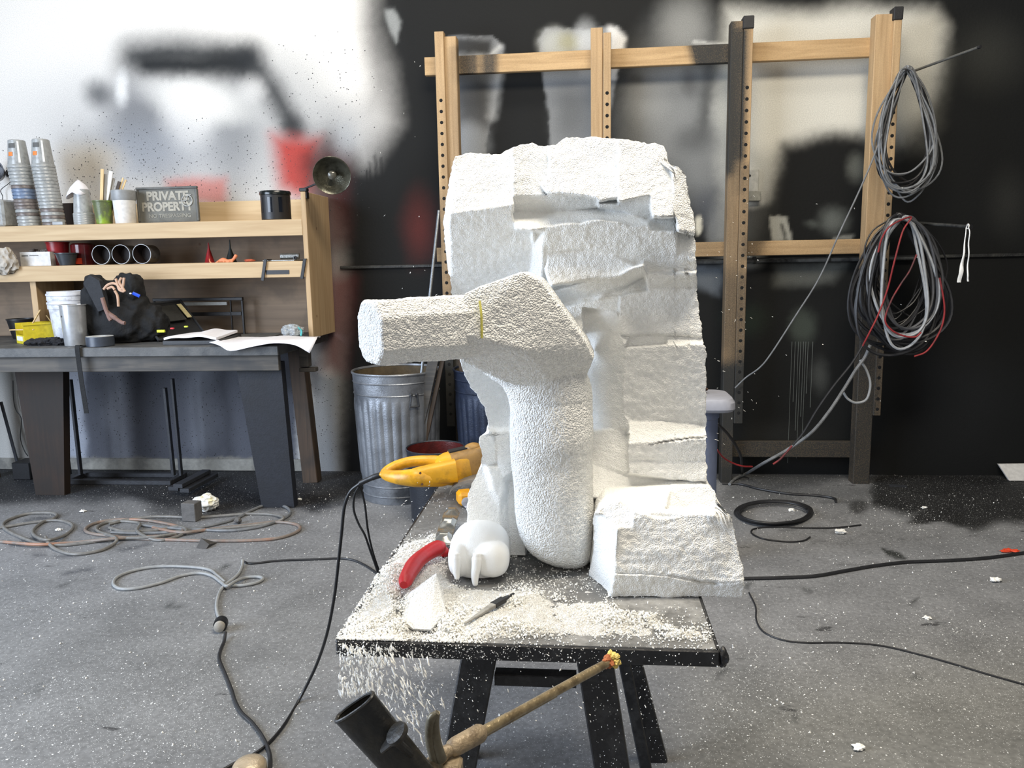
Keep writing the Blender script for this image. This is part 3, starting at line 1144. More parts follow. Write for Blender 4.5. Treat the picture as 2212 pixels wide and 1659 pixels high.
# ------------------------------------------------------------------ work table in the foreground
M_BLACKSTEEL = mat('scratched_black_metal', (26, 26, 28), rough=0.45, var=0.3, dirt=(70, 70, 70), dirt_amt=0.35, dirt_scale=25)
M_TOP = mat('dusty_grey_tabletop', (104, 104, 103), rough=0.6, var=0.2, vs=60, dirt=(166, 166, 164), dirt_amt=0.6, dirt_scale=11)
TX0, TX1, TY0, TY1 = -0.441, 0.222, 1.252, 2.36
tab = Thing('work_table', 'black framed work table with dusty grey top carrying the white foam carving', 'table', (-0.11, 1.8, 0))
mb = MB()
mb.box(TX0+0.003, TX1-0.003, TY0+0.003, TY1-0.003, TZ-0.014, TZ-0.0005, bev=0.002)
tab.part('tabletop', mb, M_TOP)
mb = MB()
mb.box(TX0, TX1, TY0-0.003, TY0+0.012, TZ-0.030, TZ-0.001, bev=0.002)
mb.box(TX0, TX1, TY1-0.012, TY1, TZ-0.030, TZ-0.001, bev=0.002)
mb.box(TX0-0.002, TX0+0.012, TY0, TY1, TZ-0.030, TZ-0.001, bev=0.002)
mb.box(TX1-0.012, TX1+0.002, TY0, TY1, TZ-0.030, TZ-0.001, bev=0.002)
tab.part('edge_frame', mb, M_BLACKSTEEL, label='black metal edge frame')
mb = MB()
mb.lump((TX1+0.008, TY0+0.006, TZ-0.016), (0.009, 0.012, 0.017), seed=4, amp=0.25)
tab.part('corner_bumper', mb, M_BLACKSTEEL)


def pleg(mb, a, b, w, h, **k):
    mb.beam(a, b, w, h, up=(0, 1, 0), bev=0.003, **k)


def down(u0, v0, u1, v1, y0, y1=None):
    """straight member through two seen points (y0 at the top one), carried on to the floor"""
    a = onY(u0, v0, y0)
    b = onY(u1, v1, y0 if y1 is None else y1)
    t = (a[2]-0.001)/(a[2]-b[2])
    top = a+(a-b)*(TZ-0.031-a[2])/(a[2]-b[2])
    return top, a+(b-a)*t


for k, (yy, fl) in enumerate(((1.40, 0), (1.95, 1))):
    if k == 0:
        l, r = down(1034, 1425, 991, 1659, 1.40), down(1286, 1430, 1322, 1659, 1.40)
    else:
        r = (np.array([0.03, 1.93, TZ-0.031]), np.array([0.20, 2.05, 0.001]))
        l = (np.array([-0.22, 1.93, TZ-0.031]), np.array([-0.345, 2.03, 0.001]))
    tr = Thing('sawhorse', ('nearer black sawhorse under the front edge of the work table', 'farther black sawhorse under the work table, behind the front one')[k],
               'sawhorse', (-0.1, yy, 0), None)
    wdt = 0.068 if k == 0 else 0.05
    for (a, b) in (l, r):
        mb = MB()
        pleg(mb, a, b, wdt, 0.036)
        tr.part('leg', mb, M_BLACKSTEEL)
    # rear pair leaning the other way
    for (a, b) in (l, r):
        mb = MB()
        dy = -0.10
        a2, b2 = a+np.array([0, 0.04 if k == 0 else -0.04, 0]), b+np.array([-0.035 if b[0] > 0 else 0.0, dy, 0])
        if k == 0:
            continue
        pleg(mb, a2, b2, wdt*0.62, 0.03)
        tr.part('leg', mb, M_BLACKSTEEL)
    la, ra = (onY(1070, 1461, 1.42), onY(1245, 1467, 1.42)) if k == 0 else (l[0]+(l[1]-l[0])*0.42, r[0]+(r[1]-r[0])*0.42)
    mb = MB()
    mb.beam(la, ra, 0.03, 0.024, bev=0.002)
    tr.part('cross_bar', mb, M_BLACKSTEEL)
    mb = MB()
    mb.beam(l[0]+np.array([-0.03, 0.01, 0.006]), r[0]+np.array([0.03, 0.01, 0.006]), 0.06, 0.012, bev=0.001)
    tr.part('top_rail', mb, M_BLACKSTEEL)

# ------------------------------------------------------------------ the foam carving
M_FOAM = foam_mat('carved_polystyrene', 400, 0.55)
M_FOAMS = foam_mat('sanded_polystyrene', 480, 0.15)
M_FOAMR = foam_mat('rasped_polystyrene', 300, 0.95)


class DMap:
    def __init__(s, x0, y0, x1, y1, step, base):
        s.p = PxMap(x0, y0, x1, y1, step, (0.0,))
        s.p.c[..., 0] = base
        s.U, s.V = s.p.U, s.p.V
        s.p.warp(1.8, 22, 3)

    def reg(s, pts, a, uc, vc, du=0.0, dv=0.0, soft=5, amt=1.0):
        m = s.p.poly(pts, soft)*amt
        val = a+du*(s.U-uc)/100+dv*(s.V-vc)/100
        s.p.c[..., 0] = s.p.c[..., 0]*(1-m)+val*m

    def get(s, u, v):
        return s.p.get(u, v)[..., 0]


def curve(pts):
    pts = np.array(pts, float)
    return lambda t: np.interp(t, pts[:, 0], pts[:, 1])


def relief(uL, uR, vT, vB, D, yb, nu, nv, ns=14, zmin=None, jag=2.0):
    """solid slab whose front face follows depth D(u,v); yb = depth of its back face"""
    s_, t_ = np.meshgrid(np.linspace(0, 1, nu), np.linspace(0, 1, nv))
    u = uL(vB(1200))*0
    ua, ub = uL(600), uR(600)
    ug = ua+(ub-ua)*s_
    for _ in range(3):
        vg = vT(ug)+(vB(ug)-vT(ug))*t_
        ug = uL(vg)+(uR(vg)-uL(vg))*s_
    # ragged outline
    e = np.clip(1-np.minimum(s_, 1-s_)*14, 0, 1)
    e2 = np.clip(1-t_*14, 0, 1)
    ug = ug+jag*e*vn2(ug, vg, 14, 2)+jag*0.7*e*vn2(ug, vg, 5, 4)
    vg = vg+jag*e2*vn2(ug, vg, 14, 6)+jag*0.7*e2*vn2(ug, vg, 6, 8)
    dd_ = D(ug, vg)
    qm = 1-0.75*((ug < 1118) & (vg > 800))
    dd_ = dd_+qm*0.0022*vn2(ug*0.55, vg, 34, 61)+qm*0.0007*(1-2*np.abs(vn2(ug*0.5, vg, 17, 62)))+qm*0.0010*vn2(ug, vg, 7, 63)
    Pf = onYa(ug, vg, dd_)
    if zmin is not None:
        Pf[..., 2] = np.maximum(Pf[..., 2], zmin)
    ring = [(0, j) for j in range(nu)]+[(i, nu-1) for i in range(1, nv)]+[(nv-1, j) for j in range(nu-2, -1, -1)]+[(i, 0) for i in range(nv-2, 0, -1)]
    mb = MB()
    faces = []
    idx = np.arange(nu*nv).reshape(nv, nu)
    q = np.stack([idx[:-1, :-1], idx[:-1, 1:], idx[1:, 1:], idx[1:, :-1]], -1).reshape(-1, 4)
    V = [Pf.reshape(-1, 3)]
    faces += q.tolist()
    base = nu*nv
    prev = [int(idx[i, j]) for i, j in ring]
    B = np.array([Pf[i, j] for i, j in ring])
    # the outline is ragged at the front and settles to a plain cut further back
    ext = np.vstack([B[-14:], B, B[:14]])
    ker = np.ones(29)/29
    Bs = np.stack([np.convolve(ext[:, k], ker, 'valid') for k in range(3)], 1)
    for k in range(1, ns+1):
        t = k/ns
        wb = min(1.0, k/5.0)
        Q = B*(1-wb)+Bs*wb
        Q[:, 1] = B[:, 1]+(yb-B[:, 1])*t
        nz = (0.004*vn(Q, 0.06, 21)+0.002*vn(Q, 0.02, 22))*math.sin(math.pi*min(t*1.2, 1))
        Q[:, 0] += nz
        Q[:, 2] = np.where(Q[:, 2] < TZ+0.02, Q[:, 2], Q[:, 2]+nz)
        cur = list(range(base, base+len(ring)))
        V.append(Q)
        n = len(ring)
        faces += [(prev[i], prev[(i+1) % n], cur[(i+1) % n], cur[i]) for i in range(n)]
        prev = cur
        base += n
    faces.append(tuple(prev))
    mb.v = np.vstack(V).tolist()
    mb.n = len(mb.v)
    mb.f = faces
    mb.m = [0]*len(faces)
    return mb


# ---- back slab
d = DMap(900, 240, 1660, 1320, 2, 1.745)
R = d.reg
R([(1104, 250), (1700, 250), (1700, 640), (1104, 640)], 1.668, 1200, 400, soft=3)
R([(1180, 620), (1350, 620), (1350, 720), (1180, 720)], 1.684, 1200, 650, soft=8)
R([(1325, 640), (1420, 640), (1420, 1060), (1325, 1060)], 1.652, 1340, 650, soft=3)
# left part
R([(930, 300), (1110, 290), (1112, 445), (1060, 450), (985, 470), (930, 480)], 1.690, 1030, 340, du=0.0, dv=-0.052)
R([(930, 468), (985, 462), (1060, 446), (1112, 438), (1162, 480), (1168, 680), (930, 680)], 1.632, 1030, 460, du=0.01, dv=0.052, soft=8)
R([(930, 300), (985, 330), (975, 400), (965, 460), (972, 600), (985, 700), (930, 700)], 1.70, 972, 500, du=-0.28, soft=14, amt=0.8)
# upper band of chiselled blocks
R([(1104, 270), (1188, 280), (1184, 380), (1172, 400), (1180, 440), (1108, 436)], 1.668, 1145, 370, du=0.03, dv=-0.035, soft=4)
R([(1184, 260), (1340, 270), (1334, 430), (1290, 436), (1180, 418), (1168, 402), (1186, 378)], 1.640, 1260, 380, du=0.0, dv=-0.045, soft=4)
R([(1334, 260), (1500, 300), (1500, 470), (1410, 470), (1404, 446), (1334, 436)], 1.628, 1420, 400, du=0.015, dv=-0.05, soft=4)
R([(1440, 300), (1540, 330), (1540, 520), (1462, 500), (1450, 360)], 1.632, 1480, 420, du=0.05, dv=-0.03, soft=4)
# undercut below the band
R([(1110, 426), (1168, 420), (1212, 420), (1290, 430), (1300, 452), (1215, 456), (1165, 466), (1112, 462)], 1.660, 1200, 430, dv=0.10, soft=4)
R([(1290, 436), (1330, 440), (1404, 424), (1408, 470), (1390, 478), (1342, 458), (1292, 450)], 1.640, 1340, 436, dv=0.12, soft=4)
# narrow bright ledge, rising forward
R([(1110, 460), (1170, 464), (1220, 454), (1290, 448), (1345, 456), (1400, 478), (1405, 496), (1300, 474), (1220, 486), (1150, 500), (1112, 496)], 1.690, 1250, 455, dv=-0.16, soft=4)
# shaded scoop under the ledge
R([(1150, 498), (1220, 484), (1300, 472), (1410, 494), (1462, 500), (1466, 560), (1520, 570), (1520, 650), (1330, 640), (1180, 640), (1160, 600)], 1.632, 1300, 490, du=0.0, dv=0.055, soft=5)
R([(1156, 500), (1175, 500), (1172, 640), (1150, 690), (1142, 600)], 1.678, 1160, 560, du=-0.12, dv=0.03, soft=8)
R([(1185, 546), (1260, 538), (1330, 552), (1380, 580), (1310, 600), (1250, 610), (1190, 620), (1176, 580)], 1.668, 1260, 545, dv=-0.035, soft=6)
R([(1250, 612), (1330, 592), (1390, 568), (1400, 590), (1350, 620), (1250, 660), (1180, 668), (1190, 630)], 1.650, 1280, 600, dv=0.16, soft=6)
R([(1390, 590), (1520, 588), (1520, 634), (1460, 626), (1400, 636)], 1.640, 1450, 590, dv=0.12, soft=6)
# bright shoulder falling forward
R([(1200, 668), (1260, 650), (1340, 636), (1345, 690), (1290, 720), (1210, 720)], 1.700, 1270, 650, dv=-0.06, soft=8)
# tall wall on the right
R([(1338, 638), (1400, 626), (1540, 620), (1540, 748), (1338, 748)], 1.676, 1430, 640, dv=-0.022, soft=4)
R([(1338, 726), (1400, 724), (1460, 722), (1540, 732), (1540, 748), (1430, 744), (1338, 760)], 1.668, 1430, 728, dv=-0.13, soft=4)
R([(1345, 746), (1440, 742), (1560, 745), (1560, 918), (1370, 912), (1350, 900)], 1.640, 1440, 750, dv=0.006, du=-0.012, soft=3)
R([(1360, 730), (1440, 726), (1440, 742), (1350, 752)], 1.672, 1400, 740, soft=3)
R([(1356, 912), (1430, 910), (1560, 918), (1560, 942), (1480, 948), (1400, 962), (1356, 962)], 1.648, 1450, 912, dv=-0.09, soft=3)
R([(1356, 960), (1400, 962), (1480, 948), (1560, 942), (1560, 1036), (1356, 1020)], 1.606, 1450, 950, dv=0.01, soft=3)
R([(1356, 994), (1560, 992), (1560, 1060), (1356, 1030)], 1.612, 1450, 994, dv=-0.02, soft=3)
# left-facing cheek beside the leg
R([(1262, 668), (1335, 672), (1350, 760), (1346, 850), (1352, 930), (1300, 940), (1262, 940)], 1.700, 1300, 760, du=-0.09, soft=5)
R([(1262, 930), (1352, 926), (1356, 1030), (1300, 1060), (1262, 1060)], 1.668, 1310, 960, du=-0.03, dv=-0.03, soft=4)
R([(1262, 1000), (1356, 1024), (1440, 1036), (1580, 1044), (1600, 1080), (1262, 1080)], 1.640, 1400, 1030, dv=-0.08, soft=6)
R([(1262, 1078), (1600, 1078), (1600, 1230), (1262, 1230)], 1.64, 1400, 1030, soft=4)
# low part behind the leg
R([(980, 760), (1110, 830), (1110, 945), (1040, 945)], 1.735, 1060, 860, du=0.03, dv=0.02, soft=8)
R([(1020, 935), (1130, 935), (1130, 1220), (980, 1220)], 1.730, 1060, 1000, du=0.02, dv=-0.045, soft=6)
R([(1025, 930), (1064, 928), (1072, 1000), (1030, 1015)], 1.700, 1045, 960, du=0.06, soft=4)
R([(1062, 928), (1130, 920), (1130, 1010), (1084, 1040), (1072, 1000)], 1.728, 1100, 960, du=0.03, dv=-0.03, soft=14)
R([(990, 1010), (1046, 1004), (1074, 1020), (1086, 1110), (1092, 1220), (990, 1220)], 1.700, 1040, 1040, du=0.03, dv=-0.055, soft=16)
R([(1046, 1000), (1080, 1010), (1096, 1060), (1080, 1100), (1062, 1060)], 1.694, 1070, 1040, du=0.04, dv=-0.04, soft=18)
R([(1096, 1040), (1140, 1030), (1140, 1220), (1100, 1220)], 1.705, 1110, 1100, dv=-0.05, soft=8)
uL = curve([(250, 996), (330, 984), (345, 979), (400, 968), (450, 960), (480, 957), (520, 959), (580, 968), (640, 977), (760, 990), (790, 996),
            (810, 1002), (835, 1016), (850, 1030), (880, 1045), (925, 1056), (938, 1057), (940, 1036), (960, 1037), (985, 1042), (1010, 1038), (1040, 1020),
            (1070, 1010), (1120, 1008), (1200, 1008), (1320, 1008)])
uR = curve([(250, 1440), (312, 1452), (340, 1456), (352, 1450), (360, 1470), (375, 1484), (420, 1488), (470, 1500), (560, 1503), (640, 1506), (720, 1516), (745, 1519),
            (750, 1525), (830, 1524), (915, 1526), (990, 1526), (1050, 1527), (1060, 1540), (1320, 1545)])
vT = curve([(950, 336), (984, 336), (1010, 333), (1080, 331), (1096, 325), (1130, 311), (1150, 311), (1175, 317), (1200, 313), (1212, 303), (1222, 297), (1300, 297), (1360, 301),
            (1410, 312), (1445, 318), (1456, 330), (1458, 348), (1464, 358), (1478, 364), (1484, 380), (1490, 400), (1530, 420)])
vB = curve([(900, 1200), (1600, 1200)])
mb = relief(uL, uR, vT, vB, d.get, 2.06, 230, 360, ns=40, zmin=TZ+0.001)
carv = Thing('foam_carving', 'large half-carved white polystyrene sculpture with clawed paw standing on the work table', 'sculpture', (0.0, 1.75, TZ))
slab = carv.part('carved_block', mb, M_FOAM, flatang=180)
rough(slab, [(0.05, 0.0022, 3, 'n'), (0.010, 0.0007, 5, 'pit'), (0.0045, 0.0006, 7, 'n')])

# ---- square foot at the right
d = DMap(1200, 1000, 1700, 1360, 2, 1.48)
R = d.reg
R([(1200, 1000), (1700, 1000), (1700, 1130), (1560, 1125), (1440, 1110), (1380, 1104), (1200, 1130)], 1.575, 1400, 1060, dv=-0.20, soft=8)
R([(1452, 1048), (1600, 1050), (1600, 1092), (1440, 1100)], 1.575, 1500, 1070, dv=-0.05, soft=4)
R([(1330, 1098), (1375, 1104), (1420, 1120), (1500, 1112), (1700, 1130), (1700, 1240), (1560, 1262), (1440, 1244), (1320, 1236)], 1.462, 1440, 1150, du=0.006, dv=-0.014, soft=5)
R([(1290, 1090), (1340, 1080), (1368, 1098), (1366, 1140), (1330, 1136), (1296, 1112)], 1.485, 1330, 1100, dv=-0.04, du=-0.02, soft=4)
R([(1320, 1236), (1440, 1244), (1545, 1264), (1700, 1238), (1700, 1340), (1300, 1340)], 1.447, 1440, 1246, dv=0.03, du=0.004, soft=5)
R([(1240, 1110), (1298, 1112), (1336, 1142), (1328, 1230), (1312, 1298), (1240, 1320)], 1.505, 1300, 1200, du=-0.20, soft=4)
fl = curve([(1000, 1300), (1080, 1304), (1095, 1292), (1110, 1283), (1128, 1281), (1150, 1285), (1180, 1284), (1210, 1278), (1235, 1276), (1250, 1273), (1270, 1290), (1296, 1312), (1360, 1314)])
fr = curve([(1000, 1530), (1052, 1536), (1060, 1546), (1090, 1550), (1112, 1578), (1122, 1580), (1150, 1588), (1190, 1597), (1230, 1606), (1285, 1607), (1299, 1600), (1360, 1600)])
ft = curve([(1200, 1084), (1304, 1078), (1360, 1062), (1440, 1050), (1530, 1046), (1545, 1052), (1552, 1090), (1580, 1112), (1620, 1116)])
fb = curve([(1200, 1302), (1700, 1303)])
mb = relief(fl, fr, ft, fb, d.get, 1.82, 120, 100, ns=50, zmin=TZ+0.0008)
foot = carv.part('square_foot', mb, M_FOAM, flatang=180)
rough(foot, [(0.04, 0.0018, 13, 'n'), (0.010, 0.0009, 15, 'pit'), (0.0045, 0.0006, 17, 'n')])


def superring(c, ax, ay, ra, rb, n, e=2.0, off=0.0):
    out = []
    for a in np.arange(n)*2*math.pi/n+off:
        ca, sa = math.cos(a), math.sin(a)
        k = (abs(ca)**e+abs(sa)**e)**(-1/e)
        out.append(np.asarray(c)+np.asarray(ax)*(ra*k*ca)+np.asarray(ay)*(rb*k*sa))
    return out


def dense(keys, n):
    """keys: list of parameter rows -> n smoothly interpolated rows"""
    P = smooth_path(np.array(keys, float), 24)
    d_ = np.r_[0, np.cumsum(np.linalg.norm(np.diff(P[:, :3], axis=0), axis=1))]
    t = np.linspace(0, d_[-1], n)
    return np.stack([np.interp(t, d_, P[:, k]) for k in range(P.shape[1])], 1)


def capped(mb, rings, k=10):
    """close both ends with shrinking rings so the end faces carry detail"""
    a, b = np.array(rings[0]), np.array(rings[-1])
    ca, cb = a.mean(0), b.mean(0)
    pre = [list(ca+(a-ca)*t) for t in np.linspace(0.06, 0.95, k)]
    post = [list(cb+(b-cb)*t) for t in np.linspace(0.95, 0.06, k)]
    return mb.rings(pre+[list(r) for r in rings]+post)


# ---- the leg column: rows = (uL, uR, v, Y, depth radius, squareness)
rows = [(1110, 1240, 765, 1.640, .050, 2.4), (1090, 1262, 800, 1.635, .070, 2.4), (1092, 1276, 840, 1.622, .080, 2.3), (1101, 1278, 880, 1.612, .086, 2.3),
        (1100, 1280, 940, 1.606, .088, 2.3), (1104, 1281, 1000, 1.612, .090, 2.3), (1108, 1284, 1060, 1.616, .092, 2.3), (1112, 1285, 1110, 1.618, .092, 2.3),
        (1121, 1286, 1150, 1.622, .092, 2.3), (1140, 1284, 1180, 1.628, .086, 2.2), (1168, 1280, 1200, 1.640, .070, 2.2), (1190, 1272, 1212, 1.655, .050, 2.0)]
K = dense([(r[2]*0.001, (r[0]+r[1])/2*0.001, r[3], (r[1]-r[0])/2, r[4], r[5]) for r in rows], 130)
rings = []
for v_, uc, y_, hw, dr, e in K:
    c = onY(uc*1000, v_*1000, y_)
    rx = hw*c[1]/FPX
    rr = superring(c, (1, 0, 0), (0, 1, 0), rx*1.01, dr, 150, e)
    rings.append([np.array([p[0], p[1], max(p[2], TZ+0.001)]) for p in rr])
mb_leg = MB()
capped(mb_leg, rings, 12)

# ---- the upper limb: a cut, many-sided block
import bmesh
F_ = [(1000, 634, 1.430), (1128, 589, 1.470), (1166, 605, 1.485), (1269, 742, 1.545), (1284, 775, 1.565), (1258, 792, 1.555), (1130, 756, 1.452), (1000, 724, 1.408)]
G_ = [(1268, 806, 1.585), (1200, 836, 1.55), (1110, 832, 1.53), (1040, 804, 1.49), (1000, 781, 1.45)]
pts_ = [onY(*q) for q in F_+G_]+[onY(*q)+np.array([0, 0.15, 0]) for q in F_[:5]]+[onY(*q)+np.array([0, 0.06, 0]) for q in G_]
hb_ = bmesh.new()
for q in pts_:
    hb_.verts.new(q)
bmesh.ops.convex_hull(hb_, input=hb_.verts)
hb_.verts.ensure_lookup_table()
used = [v_ for v_ in hb_.verts if v_.link_faces]
ix_ = {v_: i for i, v_ in enumerate(used)}
mb_limb = MB()
mb_limb.add([v_.co for v_ in used], [[ix_[v_] for v_ in f_.verts] for f_ in hb_.faces])
hb_.free()
# flare that carries the limb on the leg
rows = [(1080, 1230, 745, 1.590, .040), (1050, 1250, 772, 1.600, .055), (1040, 1262, 796, 1.605, .066), (1060, 1268, 812, 1.608, .074), (1082, 1274, 828, 1.612, .078), (1096, 1277, 856, 1.612, .082)]
K = dense([(r[2]*0.001, (r[0]+r[1])/2*0.001, r[3], (r[1]-r[0])/2, r[4]) for r in rows], 44)
rings = []
for v_, uc, y_, hw, dr in K:
    c = onY(uc*1000, v_*1000, y_)
    rings.append(superring(c, (1, 0, 0), (0, 1, 0), hw*c[1]/FPX, dr, 150, 2.3))
mb_fl = MB()
capped(mb_fl, rings, 8)
leg = fuse('bent_limb', [mb_leg, mb_limb, mb_fl], 0.0026, 7, M_FOAMR, carv.loc, carv.o)
rough(leg, [(0.06, 0.003, 23, 'n'), (0.009, 0.0010, 25, 'pit'), (0.0045, 0.0008, 27, 'n')])

# ---- forearm block running toward the left and forward
a0, a1 = onY(797, 719, 1.352), onY(1001, 704, 1.474)
ax_len = (a1-a0)/np.linalg.norm(a1-a0)
side = np.cross(ax_len, (0, 0, 1.0))
side /= np.linalg.norm(side)
upv = np.cross(side, ax_len)
rings = []
for k, t in enumerate(np.linspace(0, 1, 90)):
    c = a0+(a1-a0)*t
    hz = (0.0565+0.003*t)*(0.93 if k == 0 else 0.975 if k == 1 else 1)
    hs = (0.054+0.004*t)*(0.93 if k == 0 else 0.975 if k == 1 else 1)
    rg = []
    for a in np.arange(140)*2*math.pi/140:
        ca, sa = math.cos(a), math.sin(a)
        # chamfered square: max of box norm and octagon norm
        k1 = max(abs(ca), abs(sa), (abs(ca)+abs(sa))/1.52)
        rg.append(c+side*(hs*ca/k1)+upv*(hz*sa/k1))
    rings.append(rg)
mb = MB()
capped(mb, rings, 16)
fore = carv.part('forearm_block', mb, M_FOAMR, flatang=180)
rough(fore, [(0.05, 0.0022, 53, 'n'), (0.010, 0.0013, 55, 'pit'), (0.0045, 0.0009, 57, 'n')])
# glue seam between the blocks
mb = MB()
jt = a1-ax_len*0.0005
pts = [jt+side*(0.0680*s_[0])+upv*(0.062*s_[1]) for s_ in ((0.93, 0.80), (0.97, 0.6), (1.0, 0.35), (1.0, 0.1), (1.0, -0.1), (0.99, -0.3))]
mb.tube(smooth_path(pts, 8), [0.0022]*41, 8)
carv.part('glue_line', mb, mat('yellow_glue', (214, 204, 96), rough=0.5), label='yellow glue line round the joint')

# ---- paw
pc = onZ(1038, 1238, TZ)
PX = lambda u_, v_, y_: onY(u_, v_, y_)
V, Fc = ICO[4]
# dome
c = PX(1038, 1190, 1.585)
mb = MB()
Q = np.sign(V)*np.abs(V)**np.array([0.85, 0.9, 0.8])
Q = Q*np.array([0.0645, 0.075, 0.066])
Q[:, 2] = np.where(Q[:, 2] < 0, Q[:, 2]*0.8, Q[:, 2])
W = Q+np.array([c[0], c[1], c[2]-0.003])
W[:, 2] = np.maximum(W[:, 2], TZ+0.004)
mb.add(W, Fc)
mbs = [mb]
for (u_, v_, y_, rx, ry, rz) in ((993, 1206, 1.535, .0225, .034, .036), (1062, 1206, 1.532, .0365, .036, .037), (1036, 1196, 1.545, .012, .03, .03)):
    c = PX(u_, v_, y_)
    mt = MB()
    Q = np.sign(V)*np.abs(V)**np.array([0.85, 0.8, 0.7])
    W = Q*np.array([rx, ry, rz])+c
    W[:, 2] = np.maximum(W[:, 2], TZ+0.006)
    mt.add(W, Fc)
    mbs.append(mt)
paw = fuse('paw', mbs, 0.0022, 14, M_FOAMS, carv.loc, carv.o)
paw['label'] = 'smooth rounded paw with two toes'
rough(paw, [(0.05, 0.0015, 73, 'n'), (0.01, 0.0003, 75, 'n')])
for pts, r0 in ((((985, 1196), (986, 1216), (986, 1236), (988, 1252)), 0.0098), (((1030, 1196), (1029, 1222), (1026, 1246), (1027, 1266)), 0.0105)):
    P_ = [onY(u_, v_, 1.502-0.004*i) for i, (u_, v_) in enumerate(pts)]
    Pp = smooth_path(P_, 8)
    mb = MB()
    tt = np.linspace(0, 1, len(Pp))
    mb.tube(Pp, r0*(1-0.55*tt**2)*np.where(tt < 0.12, 0.8, 1)*np.where(tt > 0.97, 0.5, 1), 20)
    carv.part('claw', mb, M_FOAMS, parent=paw, flatang=180)

# ------------------------------------------------------------------ things lying on the table top
M_YEL = mat('yellow_power_tool_plastic', (226, 164, 28), rough=0.38, var=0.08, dirt=(120, 88, 36), dirt_amt=0.55, dirt_scale=14, bump=0.05)
M_YEL2 = mat('worn_yellow_housing', (176, 132, 66), rough=0.5, var=0.1, dirt=(90, 66, 34), dirt_amt=0.6, dirt_scale=20, bump=0.05)
M_BLK = mat('black_plastic', (24, 24, 26), rough=0.45, var=0.15, bump=0.05)
M_STEEL = mat('brushed_steel', (150, 150, 146), rough=0.32, metal=0.8, var=0.15, vs=80, dirt=(80, 78, 74), dirt_scale=18)
M_RED = mat('red_plastic_handle', (176, 26, 32), rough=0.4, var=0.08, bump=0.05)


def pY(u_, v_, y_):
    return onY(u_, v_, y_)


# yellow power tool: D-handle to the left, body running behind the carving
g = Thing('power_cutter', 'large yellow corded power tool with loop handle on the far left of the work table', 'power tool', (-0.40, 2.12, TZ+0.001))
out = [(826, 1026), (832, 1010), (862, 998), (905, 991), (950, 994), (975, 1000), (982, 1018), (978, 1040), (930, 1048), (900, 1050), (870, 1044), (838, 1036)]
hole_o = [(858, 1014), (888, 1000), (920, 1001), (948, 1002), (938, 1008), (905, 1018), (880, 1016)]
# handle as a closed loop of tube with flattened section
loop_pts = [pY(832, 1024, 2.10), pY(850, 1009, 2.125), pY(885, 998, 2.14), pY(925, 996, 2.15), pY(960, 1003, 2.15), pY(972, 1018, 2.13), pY(955, 1030, 2.09), pY(920, 1032, 2.06), pY(893, 1032, 2.045), pY(860, 1031, 2.06)]
LP = np.array(loop_pts)
cl = smooth_path(np.vstack([LP[-1], LP, LP[0], LP[1]]), 8)[8:-8]
cl = cl[:-1]
rr = np.interp(np.linspace(0, 1, len(cl)), [0, .1, .3, .42, .55, .66, .8, 1], [.014, .015, .016, .024, .028, .026, .026, .015])
mb = MB()
mb.tube(cl, rr, 16, loop=True)
mb.lump(pY(836, 1024, 2.10), (0.022, 0.016, 0.013), 3, 0.08, 3)
qa, qb = pY(893, 1031, 2.05), pY(985, 1016, 2.085)
qd = (qb-qa)/np.linalg.norm(qb-qa)
qs = np.cross(qd, (0, 0, 1)); qs /= np.linalg.norm(qs)
qu = np.cross(qs, qd)
mb.rings([superring(qa+(qb-qa)*t_, qs, qu, .022*k_, .0235*k_+.006*t_, 32, 4) for t_, k_ in ((-.06, .6), (0, .95), (.1, 1.0), (.6, 1.05), (1, 1.1))])
h = g.part('loop_handle', mb, M_YEL, label='glossy yellow loop handle')
mb = MB()
ca, cb = pY(944, 1018, 2.12), pY(1010, 1004, 2.15)
ringsb = []
for t, ra, rb in ((0, .022, .026), (.12, .036, .040), (.35, .046, .045), (.7, .048, .046), (1, .047, .046)):
    c = ca+(cb-ca)*t
    dv = (cb-ca)/np.linalg.norm(cb-ca)
    sx = np.cross(dv, (0, 0, 1)); sx /= np.linalg.norm(sx)
    uz = np.cross(sx, dv)
    ringsb.append(superring(c, sx, uz, ra, rb, 40, 3.2))
mb.rings(ringsb)
g.part('rear_housing', mb, M_YEL)
mb = MB()
cc_, ce = pY(976, 1010, 2.135), pY(1120, 976, 2.20)
dv = (ce-cc_)/np.linalg.norm(ce-cc_)
sx = np.cross(dv, (0, 0, 1)); sx /= np.linalg.norm(sx)
uz = np.cross(sx, dv)
mb.rings([superring(cc_+(ce-cc_)*t, sx, uz, .0455, .0455+0.003*t, 40, 3.6) for t in (0, .3, .6, 1)])
body = g.part('motor_housing', mb, M_YEL2, label='worn dull yellow motor housing')
mb = MB()
top = cc_+uz*0.047
q = []
for t in (0.0, 0.12, 0.7, 0.74):
    q.append(top+(ce-cc_)*t-sx*0.016)
for t in (0.74, 0.7, 0.12, 0.0):
    q.append(top+(ce-cc_)*t+sx*0.012)
mb.hexa([p-uz*0.006 for p in q], [p+uz*0.003 for p in q])
g.part('badge_strip', mb, M_BLK, parent=body, label='black badge strip')
mb = MB()
mb.lump(cc_+(ce-cc_)*0.36+uz*0.044, (0.026, 0.022, 0.013), 2, 0.05, 3)
g.part('top_button', mb, M_YEL2, parent=body)
mb = MB()
mb.lump(cc_+(ce-cc_)*0.60+uz*0.05, (0.03, 0.02, 0.02), 6, 0.1, 3)
g.part('front_knob', mb, M_BLK, parent=body)
for (uu, vv, yy) in ((908, 1022, 2.021), (912, 1046, 2.03)):
    mb = MB()
    mb.lathe([(0.0035, 0), (0.003, 0.003)], pY(uu, vv, yy), (-0.1, -1, 0.1), 10)
    g.part('screw', mb, mat('rusty_screw', (92, 60, 34), rough=0.6))
